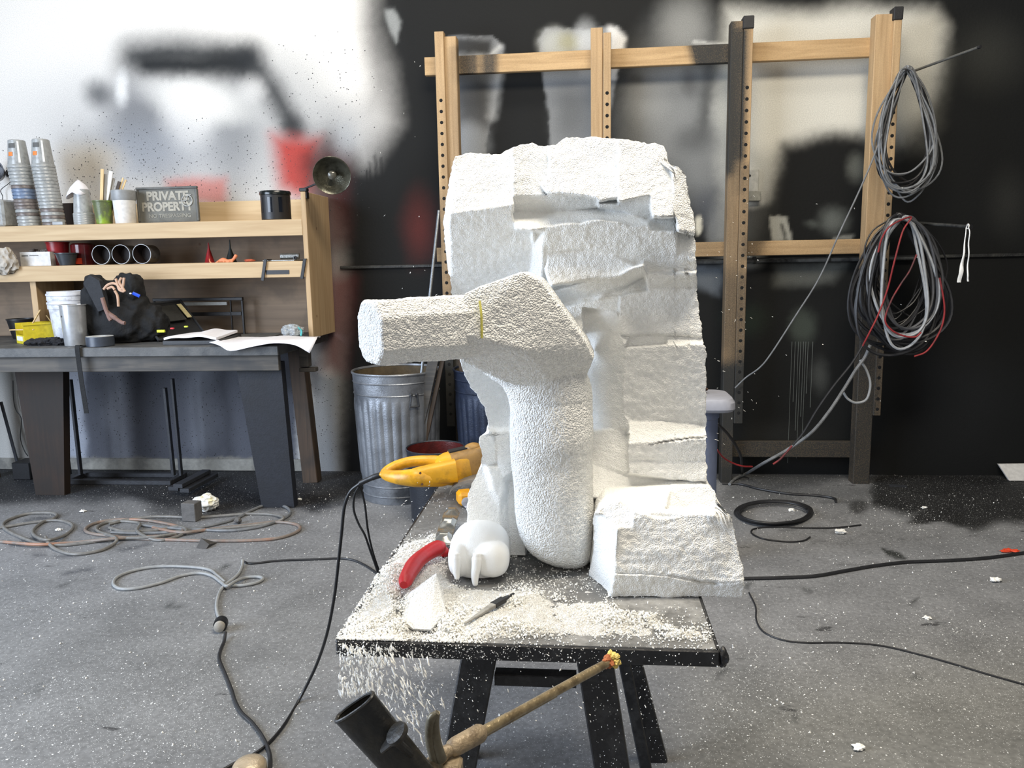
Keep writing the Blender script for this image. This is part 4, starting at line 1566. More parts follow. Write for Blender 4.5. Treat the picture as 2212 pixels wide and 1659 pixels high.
# disc guard
mb = MB()
gc = pY(1034, 1072, 2.07)
arc = [gc+np.array([0.082*math.cos(a), 0, 0.040*math.sin(a)]) for a in np.linspace(math.pi*0.97, 0.1, 20)]
mb.rings([[p, p+np.array([0, 0, 0.008]), p+np.array([0, 0.07, 0.014]), p+np.array([0, 0.07, 0.006])] for p in arc])
g.part('blade_guard', mb, mat('dusty_grey_alloy', (150, 146, 138), rough=0.5, metal=0.3), label='dusty grey curved blade guard')
mb = MB()
mb.tube(smooth_path([pY(834, 1024, 2.10), pY(815, 1028, 2.10), pY(795, 1036, 2.105), pY(778, 1044, 2.11)], 6), [0.0085]*10+[0.0075]*9, 12)
g.part('cord_sleeve', mb, M_BLK)

# its flex hangs to the floor and runs off at the lower left
M_CORD = mat('black_rubber_flex', (22, 22, 24), rough=0.4, var=0.1, bump=0.02)
fl1 = [pY(778, 1044, 2.11), pY(757, 1062, 2.12), pY(744, 1095, 2.13), pY(738, 1150, 2.14), pY(731, 1215, 2.15), pY(722, 1290, 2.17), pY(706, 1370, 2.21), pY(682, 1440, 2.27)]
fl1 += [onZ(646, 1512, 0.007), onZ(612, 1568, 0.006), onZ(575, 1610, 0.006), onZ(540, 1634, 0.006), onZ(505, 1650, 0.006), onZ(440, 1690, 0.006), onZ(380, 1740, 0.006)]
mb = MB()
mb.tube(smooth_path(fl1, 8), 0.0048, 10)
g.part('power_cord', mb, M_CORD)
mb = MB()
lp = [pY(776, 1050, 2.13), pY(766, 1070, 2.14), pY(764, 1100, 2.14), pY(774, 1130, 2.14), pY(788, 1156, 2.14), pY(800, 1190, 2.15), pY(812, 1224, 2.15), pY(826, 1268, 2.15), pY(846, 1330, 2.15),
      pY(860, 1345, 2.16), pY(852, 1310, 2.17), pY(830, 1260, 2.17), pY(814, 1220, 2.165), pY(802, 1180, 2.16), pY(794, 1140, 2.15), pY(788, 1090, 2.14), pY(780, 1060, 2.135), pY(774, 1048, 2.125)]
mb.tube(smooth_path(lp, 8), 0.0032, 8)
solo('hanging_cord_loop', mb, M_CORD, 'thin black cord hanging in a narrow loop beside the work table', 'cord', tuple(lp[0]))

# tape measure
g = Thing('tape_measure', 'small yellow and black tape measure on the table behind the paw', 'tape measure', tuple(onZ(1005, 1095, TZ)))
c = onZ(1006, 1090, TZ+0.001)
Rz = np.array([[0.94, -0.34, 0], [0.34, 0.94, 0], [0, 0, 1]])
mb = MB()
mb.box(-0.022, 0.022, -0.02, 0.03, 0.001, 0.038, bev=0.008, R=Rz, o=c)
g.part('casing', mb, mat('orange_yellow_casing', (232, 160, 24), rough=0.4))
mb = MB()
mb.box(0.020, 0.058, -0.016, 0.034, 0.001, 0.034, bev=0.006, R=Rz, o=c)
g.part('grip', mb, M_BLK)
mb = MB()
mb.lathe([(0.012, 0), (0.014, 0.003), (0.009, 0.006)], c+Rz@np.array([-0.002, -0.0205, 0.014]), Rz@np.array([0, -1, 0]), 20)
mb.box(-0.008, 0.014, -0.036, -0.018, 0.001, 0.005, bev=0.001, R=Rz, o=c)
g.part('tape_mouth', mb, mat('pale_worn_plastic', (176, 174, 178), rough=0.4))
mb = MB()
mb.box(0.050, 0.068, 0.012, 0.036, 0.001, 0.036, bev=0.005, R=Rz, o=c)
g.part('end_bumper', mb, MATS['orange_yellow_casing'])

# shaving tool with red handle
hp = [onZ(872, 1264, TZ+0.022), onZ(884, 1238, TZ+0.026), onZ(900, 1214, TZ+0.030), onZ(922, 1196, TZ+0.032), onZ(946, 1184, TZ+0.032), onZ(962, 1186, TZ+0.026)]
g = Thing('foam_rasp', 'shaving rasp with curved red handle and shiny toothed blade left of the paw', 'hand tool', tuple(hp[2]*np.array([1, 1, 0])+np.array([0, 0, TZ])))
mb = MB()
sp_ = smooth_path(hp, 8)
rad = np.interp(np.linspace(0, 1, len(sp_)), [0, .06, .3, .55, .8, .93, 1], [.008, .0145, .0175, .0160, .0175, .0135, .005])
mb.tube(sp_, rad, 20)
g.part('handle', mb, M_RED)
bp_ = [onZ(955, 1176, TZ+0.02), onZ(960, 1156, TZ+0.030), onZ(966, 1136, TZ+0.026), onZ(972, 1118, TZ+0.034), onZ(977, 1104, TZ+0.028)]
sp_ = smooth_path(bp_, 8)
tx = np.array([1.0, -0.1, 0.0])*0.0185
rg = []
for i, p in enumerate(sp_):
    hgt = 0.010*math.sin(i/len(sp_)*math.pi*2.6)**2
    up_ = np.array([0, 0, 1])*hgt
    rg.append([p-tx, p-tx*0.5+up_, p+tx*0.5+up_, p+tx, p+tx-np.array([0, 0, .0015]), p+tx*0.5+up_-np.array([0, 0, .0015]), p-tx*0.5+up_-np.array([0, 0, .0015]), p-tx-np.array([0, 0, .0015])])
mb = MB()
mb.rings(rg)
for i in range(0, len(sp_)-2):
    p = sp_[i]
    for sgn in (-1, 1):
        a = p+tx*sgn
        mb.add([a, a+(sp_[i+1]-p)*0.9, a+tx*sgn*0.16+(sp_[i+1]-p)*0.45, a-np.array([0, 0, .0014])], [(0, 1, 2), (0, 2, 3), (1, 3, 2), (0, 3, 1)])
g.part('blade', mb, mat('polished_blade_steel', (150, 150, 144), rough=0.22, metal=0.7, bump=0.0), label='shiny curved toothed steel blade')
mb = MB()
mb.lump(onZ(960, 1192, TZ+0.012), (0.011, 0.014, 0.012), 5, 0.15, 2)
g.part('ferrule', mb, M_RED)

# offcut chunk
g = [onZ(862, 1345, TZ+0.001), onZ(893, 1362, TZ+0.001), onZ(932, 1364, TZ+0.001), onZ(962, 1334, TZ+0.001), onZ(950, 1290, TZ+0.001), onZ(884, 1296, TZ+0.001)]
tp = [onZ(868, 1338, TZ+0.006), onZ(892, 1358, TZ+0.006), onZ(930, 1360, TZ+0.007), onZ(964, 1326, TZ+0.01), onY(957, 1268, 1.46), onY(876, 1286, 1.44)]
apex = onY(942, 1238, 1.455)
mb = MB()
mb.add(g+tp+[apex], [(5, 4, 3, 2, 1, 0)]+[(i, (i+1) % 6, (i+1) % 6+6, i+6) for i in range(6)]+[(6, 7, 12), (7, 8, 12), (8, 9, 12), (9, 10, 12), (10, 11, 12), (11, 6, 12)])
ch = solo('foam_offcut', mb, M_FOAMR, 'pointed white foam offcut lying in crumbs near the front left corner', 'foam scrap', tuple(g[0]))
s_ = ch.modifiers.new('s', 'SUBSURF')
s_.subdivision_type = 'SIMPLE'
s_.levels = s_.render_levels = 4

# scraper / keyhole knife
g = Thing('keyhole_knife', 'slim grey knife with black end half buried in foam crumbs', 'knife', tuple(onZ(1050, 1320, TZ)))
a, b, c = onZ(1004, 1347, TZ+0.014), onZ(1068, 1306, TZ+0.020), onZ(1110, 1282, TZ+0.022)
mb = MB()
mb.beam(a, b, 0.004, 0.003, w2=0.014, h2=0.007, bev=0.0009, seg=4)
g.part('grip', mb, mat('scuffed_clear_plastic', (150, 148, 142), rough=0.3, dirt=(70, 66, 60), dirt_scale=40))
mb = MB()
mb.beam(b-(c-b)*0.05, b+(c-b)*0.45, 0.0165, 0.009, bev=0.002)
mb.beam(b+(c-b)*0.42, c, 0.011, 0.006, w2=0.004, h2=0.003, bev=0.0008)
g.part('cap', mb, M_BLK)

# ------------------------------------------------------------------ foam crumbs
rng = np.random.default_rng(7)
OV = np.array([(1, 0, 0), (-1, 0, 0), (0, 1, 0), (0, -1, 0), (0, 0, 1), (0, 0, -1)], float)
OF = np.array([(0, 2, 4), (2, 1, 4), (1, 3, 4), (3, 0, 4), (2, 0, 5), (1, 2, 5), (3, 1, 5), (0, 3, 5)])


def crumbs(P, S, elong=None, dirs=None):
    n = len(P)
    V = OV[None]*S[:, None, None]*(0.65+0.7*rng.random((n, 6, 1)))
    V = V+rng.normal(0, 0.22, (n, 6, 3))*S[:, None, None]
    A = rng.normal(size=(n, 3, 3))
    Qm, _ = np.linalg.qr(A)
    V = np.einsum('nij,nkj->nki', Qm, V)
    if elong is not None:
        dp = np.einsum('nkj,nj->nk', V, dirs)
        V = V+dirs[:, None, :]*(dp*(elong[:, None]-1))[..., None]
    V = V+P[:, None]
    mb = MB()
    mb.v = V.reshape(-1, 3).tolist()
    mb.n = len(mb.v)
    mb.f = (OF[None]+np.arange(n)[:, None, None]*6).reshape(-1, 3).tolist()
    mb.m = [0]*len(mb.f)
    return mb


M_CRUMB = foam_mat('foam_crumb', 500, 0.15, c=(238, 237, 232))
# amount of crumbs over the table top, as seen areas
tm = PxMap(680, 1020, 1640, 1440, 3, (0.10,))


def tput(a, val):
    tm.put(a, (val,))


tput(tm.poly([(900, 1060), (1010, 1050), (960, 1200), (830, 1200)], 30), 0.12)
tput(tm.poly([(1090, 1180), (1300, 1190), (1330, 1300), (1540, 1300), (1545, 1340), (1200, 1330), (1110, 1260)], 30), 0.30)
tput(tm.poly([(880, 1170), (970, 1150), (968, 1270), (1000, 1276), (1130, 1270), (1200, 1296), (1380, 1300), (1440, 1340), (1545, 1360), (1550, 1392), (1300, 1378), (1180, 1376), (1060, 1388), (735, 1392),
              (760, 1340), (800, 1260), (850, 1190)], 40), 0.72)
tput(tm.poly([(850, 1190), (940, 1160), (960, 1250), (1000, 1280), (1160, 1290), (1180, 1340), (960, 1388), (725, 1392), (745, 1350), (800, 1250)], 40), 1.0)
tput(tm.poly([(1330, 1290), (1540, 1300), (1540, 1326), (1340, 1322)], 16), 0.08)
tput(tm.poly([(1050, 1380), (1560, 1386), (1560, 1410), (1050, 1402)], 10), 0.12)
tput(tm.poly([(880, 1345), (945, 1350), (945, 1374), (880, 1372)], 8), 0.35)
tput(tm.poly([(850, 1285), (890, 1280), (900, 1350), (850, 1350)], 14), 0.55)
tput(tm.poly([(1030, 1240), (1100, 1236), (1100, 1262), (1036, 1262)], 10), 0.25)


def tdens(P):
    u_, v_ = proj(P)
    return tm.get(u_, v_)[:, 0]


n = 85000
P = np.stack([rng.uniform(TX0-0.002, TX1, n), TY0+(TY1-TY0)*rng.random(n)**1.6, np.full(n, TZ)], -1)
dn = tdens(P)*(0.75+0.5*vn(P, 0.05, 3))+0.15*vn(P, 0.018, 4)
keep = rng.random(n) < np.clip(dn, 0, 1)**1.5*1.0
P, dn = P[keep], dn[keep]
S = rng.uniform(0.0006, 0.0025, len(P))*(0.7+0.5*np.clip(dn, 0, 1))
hgt = np.clip(dn-0.35, 0, 1)*0.020*(0.6+0.8*np.clip(vn(P, 0.07, 9)+0.5, 0, 1))
edge = np.minimum(np.minimum(P[:, 0]-TX0, TX1-P[:, 0]), P[:, 1]-TY0)
hgt *= np.clip(edge/0.03, 0.1, 1)
P[:, 2] = TZ+S*0.8+hgt*rng.random(len(P))**0.5
solo('foam_crumbs', crumbs(P, S), M_CRUMB, 'white foam crumbs covering the front of the work table', 'foam crumbs', (-0.2, 1.3, TZ), kind='stuff', shade=False)
# the body of the drift itself
gx = np.linspace(TX0+0.002, TX1-0.002, 170)
gy = np.linspace(TY0+0.002, 1.80, 140)
X, Y = np.meshgrid(gx, gy)
P = np.stack([X, Y, np.full(X.shape, TZ)], -1).reshape(-1, 3)
dn = tdens(P)
hh = np.clip(dn-0.5, 0, 1)*0.026*(0.6+0.6*np.clip(vn(P, 0.06, 9)+0.5, 0, 1))+0.0035*vn(P, 0.012, 4)+0.0018*vn(P, 0.005, 2)
ed = np.minimum(np.minimum(P[:, 0]-TX0, TX1-P[:, 0]), P[:, 1]-TY0)
hh = hh*np.clip(ed/0.035, 0, 1)
P[:, 2] = TZ-0.003+hh
mb = MB()
mb.v = P.tolist()
mb.n = len(mb.v)
nx, ny = len(gx), len(gy)
ii = (np.arange(ny-1)[:, None]*nx+np.arange(nx-1)).ravel()
q = np.stack([ii, ii+1, ii+nx+1, ii+nx], -1)
q = q[P[q][:, :, 2].max(1) > TZ-0.0004]
mb.f = q.tolist()
mb.m = [0]*len(mb.f)
dr = solo('crumb_drift', mb, foam_mat('foam_crumb_drift', 420, 1.0, c=(236, 235, 230)), 'low drift of packed white foam dust on the front left of the table', 'foam dust', (-0.2, 1.3, TZ), kind='stuff')

# crumbs stuck to the black edge, falling at the left and drifting in the air
Pl, Sl, El, Dl = [], [], [], []


def fall(n, box, y0, y1, s0, s1, e0, e1, dd, spread=0.35):
    for _ in range(n):
        u_, v_ = rng.uniform(box[0], box[2]), rng.uniform(box[1], box[3])
        Pl.append(onY(u_, v_, rng.uniform(y0, y1)))
        Sl.append(rng.uniform(s0, s1))
        El.append(rng.uniform(e0, e1))
        q_ = np.array([dd[0]+rng.normal(0, spread), rng.normal(0, 0.2), dd[1]])
        Dl.append(q_/np.linalg.norm(q_))


fall(200, (732, 1396, 850, 1440), 1.19, 1.26, 0.0008, 0.0022, 1.5, 4, (0.05, -1), 0.15)
fall(190, (732, 1430, 830, 1500), 1.17, 1.26, 0.0008, 0.0022, 2, 6, (0.1, -1), 0.15)
fall(150, (780, 1410, 930, 1560), 1.15, 1.26, 0.0008, 0.0020, 3, 8, (0.35, -1), 0.2)
fall(70, (820, 1480, 960, 1640), 1.15, 1.26, 0.0008, 0.0020, 3, 8, (0.35, -1), 0.3)
fall(90, (860, 1400, 1420, 1560), 1.10, 1.25, 0.0004, 0.0012, 1, 4, (0.5, -1), 0.6)
fall(30, (1530, 560, 1640, 960), 1.9, 2.6, 0.0005, 0.0011, 2, 6, (0.8, -0.5), 0.6)
fall(14, (1500, 420, 1640, 560), 1.8, 2.2, 0.0004, 0.0008, 2, 6, (0.9, -0.3), 0.6)
fall(14, (1600, 380, 2100, 960), 2.2, 3.4, 0.0006, 0.0012, 1, 5, (0.8, -0.5), 0.6)
fall(14, (800, 100, 950, 640), 1.9, 2.6, 0.0005, 0.001, 2, 5, (-0.5, -0.8), 0.6)
fall(16, (860, 1040, 940, 1130), 1.6, 1.9, 0.0006, 0.001, 2, 5, (0.8, 0.5), 0.6)
solo('falling_foam_flakes', crumbs(np.array(Pl), np.array(Sl), np.array(El), np.array(Dl)), M_CRUMB, 'loose white foam flakes falling off the table and drifting in the air',
     'foam flakes', (-0.35, 1.2, 0.6), kind='stuff', shade=False)
n = 1500
P = np.stack([rng.uniform(TX0, TX1, n), np.full(n, TY0-0.0032), TZ-0.001-0.028*rng.random(n)], -1)
kp = rng.random(n) < np.clip(0.9-(P[:, 0]-TX0)*1.5, 0.12, 1)
P = P[kp]
solo('stuck_crumbs', crumbs(P, rng.uniform(0.0004, 0.0014, len(P))), M_CRUMB, 'white foam specks clinging to the black front edge of the table', 'foam specks', (-0.1, TY0, TZ), kind='stuff', shade=False)
# specks on the sawhorse legs
Pl = []
for (a, b, w_) in ((down(1037, 1425, 985, 1659, 1.40)+(0.05,)), (down(1290, 1430, 1326, 1659, 1.40)+(0.05,))):
    for _ in range(190):
        t = rng.random()*0.75
        Pl.append(a+(b-a)*t+np.array([rng.uniform(-w_/2, w_/2), -0.0185, 0]))
for _ in range(160):
    t = rng.random()
    Pl.append(np.array([0.06, 1.912, TZ-0.03])*(1-t)+np.array([0.20, 2.012, 0.001])*t+np.array([rng.uniform(-0.022, 0.022), 0, 0]))
solo('sawhorse_specks', crumbs(np.array(Pl), rng.uniform(0.0004, 0.0013, len(Pl))), M_CRUMB, 'white foam specks clinging to the black sawhorse legs', 'foam specks', (0.0, 1.38, 0.3), kind='stuff', shade=False)

# crumbs on the floor
n = 26000
P = np.stack([rng.uniform(-3.2, 3.2, n), rng.uniform(1.95, 4.7, n)**1.0, np.zeros(n)], -1)
u_, v_ = proj(P)
dn = fm.get(np.clip(u_, -850, 3100), np.clip(v_, 900, 2400))[:, 3]
kp = (rng.random(n) < np.clip((dn-0.1)*0.7*(0.6+0.8*vn(P, 0.25, 2)), 0.02, 1)) & (u_ > -60) & (u_ < 2270) & (v_ < 1700)
P = P[kp]
S = 0.0011+0.0028*rng.random(len(P))**3
P[:, 2] = S*0.7
solo('floor_crumbs', crumbs(P, S), M_CRUMB, 'white foam crumbs scattered over the grey floor', 'foam crumbs', (0, 2.5, 0), kind='stuff', shade=False)
# ------------------------------------------------------------------ workbench on the left
BZ = 0.968
M_BENCH = wood('sprayed_bench_timber', (92, 87, 80), (64, 62, 60), 'X', 1.0, dirt=(50, 52, 54))
M_BENCHT = mat('sprayed_bench_top', (84, 84, 83), rough=0.6, var=0.2, vs=14, dirt=(58, 60, 62), dirt_amt=0.8, dirt_scale=8)
M_BROWN = wood('brown_leg_board', (46, 31, 20), (34, 23, 15), 'Z', 1.0, dirt=(26, 22, 18))
M_NAVY = mat('blue_black_leg_board', (27, 30, 38), rough=0.7, var=0.2, dirt=(20, 21, 24), dirt_scale=5)
M_TIMBER2 = wood('weathered_leg_timber', (80, 64, 50), (58, 47, 38), 'Z', 1.0, dirt=(46, 42, 38))
bn = Thing('workbench', 'long heavy timber workbench sprayed grey along the wall on the left', 'workbench', (-3.0, 4.6, 0))
mb = MB()
mb.box(-4.5, -1.72, 4.2, 5.07, BZ-0.055, BZ, bev=0.004)
bn.part('benchtop', mb, M_BENCHT)
mb = MB()
mb.box(-4.5, -1.735, 4.235, 4.27, BZ-0.145, BZ-0.056, bev=0.003)
bn.part('apron', mb, M_BENCH)
mb = MB()
mb.hexa([onY(*p, 4.28) for p in ((508, 782), (606, 782), (636, 1103), (566, 1103))], [onY(*p, 4.28)+np.array([0, 0.06, 0]) for p in ((508, 782), (606, 782), (636, 1103), (566, 1103))])
for i in range(len(mb.v)):
    q = mb.v[i]
    mb.v[i] = (q[0], q[1], max(q[2], 0.001) if q[2] > 0.1 else 0.001)
bn.part('leg', mb, M_NAVY)
mb = MB()
ff = [onY(*p, 4.48) for p in ((30, 794), (136, 794), (138, 1060), (76, 1060))]
ff[2][2] = ff[3][2] = 0.001
mb.hexa(ff, [p+np.array([0, 0.06, 0]) for p in ff])
bn.part('leg', mb, M_BROWN)
a, b = onY(640, 790, 4.82), onY(672, 1046, 4.82)
mb = MB()
mb.beam((b[0], 4.85, 0.001), (a[0], 4.85, BZ-0.056), 0.10, 0.09, up=(0, 1, 0), bev=0.004)
bn.part('leg', mb, M_TIMBER2)
mb = MB()
mb.beam((-4.1, 4.85, 0.001), (-4.1, 4.85, BZ-0.056), 0.09, 0.09, up=(0, 1, 0), bev=0.004)
bn.part('leg', mb, M_TIMBER2)
mb = MB()
mb.box(-1.715, -1.66, 4.5, 4.56, BZ-0.16, BZ-0.002, bev=0.003)
mb.box(-1.72, -1.62, 4.5, 4.56, BZ-0.19, BZ-0.165, bev=0.003)
bn.part('bench_vise_block', mb, M_BENCH, label='small timber bracket on the bench end')

# ---- shelf unit standing on the bench
M_SHELF = wood('clean_pine_shelf', (192, 168, 132), (176, 150, 114), 'X', 0.8)
M_SHELFV = wood('clean_pine_side', (186, 160, 124), (168, 140, 104), 'Z', 0.8)
M_PLY = wood('plywood_back', (146, 126, 104), (124, 106, 88), 'X', 0.5, dirt=(96, 84, 72))
SX1, SY0, SY1 = -1.672, 4.65, 5.075
S1, S2, STOP = 1.690, 1.440, 1.850
sh = Thing('shelf_unit', 'open pine shelf unit with two shelves standing on the workbench', 'shelves', (-3.0, 4.85, BZ))
mb = MB()
mb.box(SX1-0.03, SX1, SY0, SY1, BZ+0.001, STOP, bev=0.002)
sh.part('side_panel', mb, M_SHELFV)
for zz in (S1, S2):
    mb = MB()
    mb.box(-4.45, SX1-0.031, SY0+0.005, SY1-0.02, zz-0.03, zz, bev=0.001)
    mb.box(-4.45, SX1-0.031, SY0, SY0+0.02, zz-0.097, zz-0.001, bev=0.002)
    sh.part('shelf', mb, M_SHELF)
mb = MB()
mb.box(-4.45, SX1-0.031, SY1-0.019, SY1, BZ+0.001, 1.835, bev=0.001)
sh.part('back_panel', mb, M_PLY)
mb = MB()
mb.box(-4.45, SX1-0.031, SY1-0.045, SY1-0.0195, S1+0.001, 1.838, bev=0.002)
sh.part('top_backboard', mb, wood('pale_backboard', (204, 180, 142), (188, 162, 124), 'X', 0.6))
mb = MB()
a = onY(22, 680, 4.72)
mb.box(-3.52, -3.48, SY0+0.03, SY1-0.021, BZ+0.001, S2-0.031, bev=0.001)
sh.part('divider', mb, M_SHELFV)
mb = MB()
a, b = onY(574, 584, SY0-0.001), onY(625, 592, SY0-0.001)
mb.box(a[0], b[0], SY0-0.003, SY0-0.0002, b[2], a[2])
sh.part('label_strip', mb, M_BLK, label='black label strip on the shelf front')

PXS = 1/FPX


def item(name, label, cat, u, vb, zb, group=None, y=None):
    """root at the point under pixel column u on the surface z = zb (or at depth y)"""
    p = onZ(u, vb, zb) if y is None else np.array([onY(u, vb, y)[0], y, zb])
    return Thing(name, label, cat, (p[0], p[1], zb+0.0012), group), np.array([p[0], p[1], zb+0.0012]), p[1]*PXS


M_CUP = mat('hazy_cup_plastic', (176, 178, 176), rough=0.25, var=0.1, trans=0.25, bump=0.0, dirt=(120, 122, 122), dirt_scale=30)
M_CUPB = mat('blue_stained_cup_plastic', (112, 128, 152), rough=0.3, var=0.2, bump=0.0, dirt=(70, 74, 84), dirt_scale=30)
M_CUPD = mat('paint_dirty_cup_plastic', (112, 104, 100), rough=0.35, var=0.3, bump=0.0, dirt=(60, 54, 52), dirt_scale=30)
M_ORANGE = mat('orange_print', (214, 120, 48), bump=0)
M_DPRINT = mat('dark_print', (84, 84, 82), bump=0)
M_WPRINT = mat('white_print', (222, 222, 220), bump=0)


def cup_mesh(r0, r1, h, m, name, marks=False):
    mb = MB()
    mb.lathe([(0.001, h), (r0-0.004, h), (r0, h-0.004), (r1-0.003, 0.02), (r1-0.001, 0.018), (r1+0.0015, 0.014), (r1+0.0015, 0.002), (r1-0.001, 0.0), (r1-0.004, 0.001), (r1-0.005, 0.018), (r0-0.003, h-0.008), (0.001, h-0.008)], n=28, cap=False)
    if marks:
        for (a0, a1, z0, z1, mi) in ((-1.95, -1.45, 0.070, 0.095, 1), (-1.95, -1.15, 0.12, 0.148, 2), (-0.95, -0.75, 0.03, 0.16, 3)):
            vs = []
            for z_ in (z0, z1):
                rr_ = r1+(r0-r1)*z_/h+0.0008
                for a_ in np.linspace(a0, a1, 6):
                    vs.append((rr_*math.cos(a_), rr_*math.sin(a_), z_))
            mb.add(vs, [(i, i+1, i+7, i+6) for i in range(5)], mi)
    o = build(name, mb, [m, M_ORANGE, M_DPRINT, M_WPRINT], (0, 0, 0))
    return o


ORD = ['lowest', 'second', 'third', 'fourth', 'fifth', 'sixth', 'seventh', 'eighth', 'ninth', 'tenth', 'eleventh', 'twelfth', 'thirteenth', 'fourteenth', 'fifteenth', 'sixteenth', 'seventeenth']


def cup_stack(u, n, dx, mats_, which, seed):
    p = np.array([onY(u, 495, 4.76)[0], 4.76, S1+0.0012])
    protos = {}
    r = random.Random(seed)
    for k in range(n):
        m = mats_[k]
        topc = k == n-1
        key = (m.name, topc)
        lab = ('topmost printed cup of the %s stack of upturned mixing cups' % which) if topc else ('upturned mixing cup, %s from the bottom of the %s stack' % (ORD[k], which))
        if key not in protos:
            o = protos[key] = cup_mesh(0.049, 0.066, 0.172, m, 'mixing_cup', topc)
        else:
            o = protos[key].copy()
            COL.objects.link(o)
        o.location = (p[0]+dx*k, p[1], p[2]+k*0.0212)
        o.rotation_euler = (0, 0, 0.0 if topc else r.uniform(0, 6))
        tag(o, lab, 'cup', 'upturned mixing cups in the %s stack' % which)


cup_stack(66, 18, -0.0017, [M_CUP, M_CUP, M_CUP, M_CUPD, M_CUP, M_CUPD, M_CUPD, M_CUPD, M_CUPB, M_CUPB, M_CUPB, M_CUPD, M_CUP, M_CUP, M_CUP, M_CUP, M_CUP, M_CUP], 'left', 1)
cup_stack(119, 18, -0.0020, [M_CUPD, M_CUP, M_CUPD, M_CUP, M_CUPD]+[M_CUP]*13, 'right', 2)

# box with print at the far left
t, p, k = item('printed_box', 'grey plastic tub with orange print at the left end of the top shelf', 'box', 8, 490, S1, y=4.77)
mb = MB()
mb.box(p[0]-0.14, p[0]+0.063, p[1]-0.07, p[1]+0.07, p[2], p[2]+0.170, bev=0.012)
t.part('tub', mb, M_CUP)
mb = MB()
for (x0, x1, z0, z1, mi) in ((-0.11, 0.035, 0.035, 0.062, 0), (-0.03, 0.03, 0.09, 0.115, 1), (-0.02, 0.0, 0.10, 0.15, 2)):
    mb.box(p[0]+x0, p[0]+x1, p[1]-0.072, p[1]-0.0702, p[2]+z0, p[2]+z1, mi=mi)
t.part('print', mb, [M_ORANGE, M_DPRINT, M_WPRINT])

# stacked cups with paper on top
for k in range(5):
    if k == 0:
        pr = cup_mesh(0.045, 0.060, 0.165, M_CUP, 'paint_cup')
        o = pr
    else:
        o = pr.copy()
        COL.objects.link(o)
    q = onY(184, 492, 4.76)
    o.location = (q[0], 4.76, S1+0.0012+k*0.014)
    tag(o, 'upturned cup, %s from the bottom of the short pile under the white paper' % ORD[k], 'cup', 'short pile of paint cups')
mb = MB()
q = np.array([onY(181, 492, 4.76)[0], 4.76, S1+0.0012+0.056+0.167])
rg = []
for i, (hh, ra) in enumerate(((0.060, 0.001), (0.046, 0.018), (0.02, 0.046), (-0.008, 0.062), (-0.030, 0.070))):
    rg.append([q+np.array([ra*math.cos(a)*(1.12 if math.cos(a) < 0 else 0.9)-0.008, ra*math.sin(a), hh+0.012*math.sin(3*a+1)*(ra/0.07)-0.02*(math.cos(a) < -0.3)*(ra/0.07)]) for a in np.arange(16)*math.pi/8])
mb.rings(rg, cap=False)
o = solo('draped_paper', mb, mat('white_paper', (228, 226, 230), rough=0.8, var=0.04, bump=0.05), 'folded white paper draped over the short pile of cups', 'paper', tuple(q))
so = o.modifiers.new('t', 'SOLIDIFY')
so.thickness = 0.001

# green cup with paint sticks
t, p, k = item('stick_cup', 'green paint-stained tub holding wooden paint sticks', 'tub', 227, 490, S1, y=4.74)
mb = MB()
mb.lathe([(0.001, 0.001), (0.044, 0.001), (0.046, 0.003), (0.058, 0.135), (0.062, 0.137), (0.062, 0.146), (0.057, 0.146), (0.043, 0.006), (0.001, 0.006)], p, n=28, cap=False)
t.part('tub', mb, mat('lime_stained_plastic', (88, 96, 60), rough=0.4, dirt=(140, 170, 36), dirt_amt=0.9, dirt_scale=8))
M_STICK = wood('bare_paint_stick', (216, 190, 140), (196, 166, 118), 'Z', 2)
M_STICK2 = wood('grey_paint_stick', (150, 144, 132), (112, 104, 92), 'Z', 2)
M_STICK3 = mat('white_paint_stick', (224, 222, 214), rough=0.6)
descr = ['pale bare', 'dull grey', 'white painted', 'brown stained', 'dark', 'thin pale', 'rightmost pale']
for i, (u0, u1, vt, m, w_) in enumerate(((218, 221, 365, M_STICK, .020), (224, 228, 376, M_STICK2, .018), (222, 240, 370, M_STICK3, .024), (232, 246, 385, M_STICK2, .016),
                                        (236, 258, 392, M_TIMBER2, .020), (240, 266, 384, M_STICK, .010), (243, 272, 388, M_STICK, .012))):
    a = np.array([onY((u0+220)/2+4, 480, 4.74)[0], 4.735+0.006*i-0.02, S1+0.012+0.001*i])
    b = onY(u1, vt, 4.72+0.01*i)
    mb = MB()
    mb.beam(a, b, w_, 0.004, up=(0, 1, 0), bev=0.0006)
    solo('paint_stick', mb, m, '%s wooden paint stick standing in the green-stained tub' % descr[i], 'paint stick', tuple(a), group='paint sticks in the green tub')

# white tub, partly filled
t, p, k = item('white_tub', 'translucent tub with white contents between paint sticks and sign', 'tub', 273, 488, S1, y=4.73)
mb = MB()
mb.lathe([(0.001, 0.0), (0.058, 0.0), (0.060, 0.003), (0.066, 0.142), (0.062, 0.143), (0.001, 0.143)], p, n=30)
t.part('tub', mb, mat('milky_white_plastic', (214, 212, 208), rough=0.35, bump=0.02))
mb = MB()
mb.lathe([(0.0665, 0.142), (0.070, 0.150), (0.072, 0.200), (0.069, 0.204), (0.066, 0.200), (0.064, 0.146)], p, n=30, cap=False)
t.part('rim_collar', mb, mat('grey_frosted_plastic', (140, 142, 142), rough=0.4, bump=0.02))

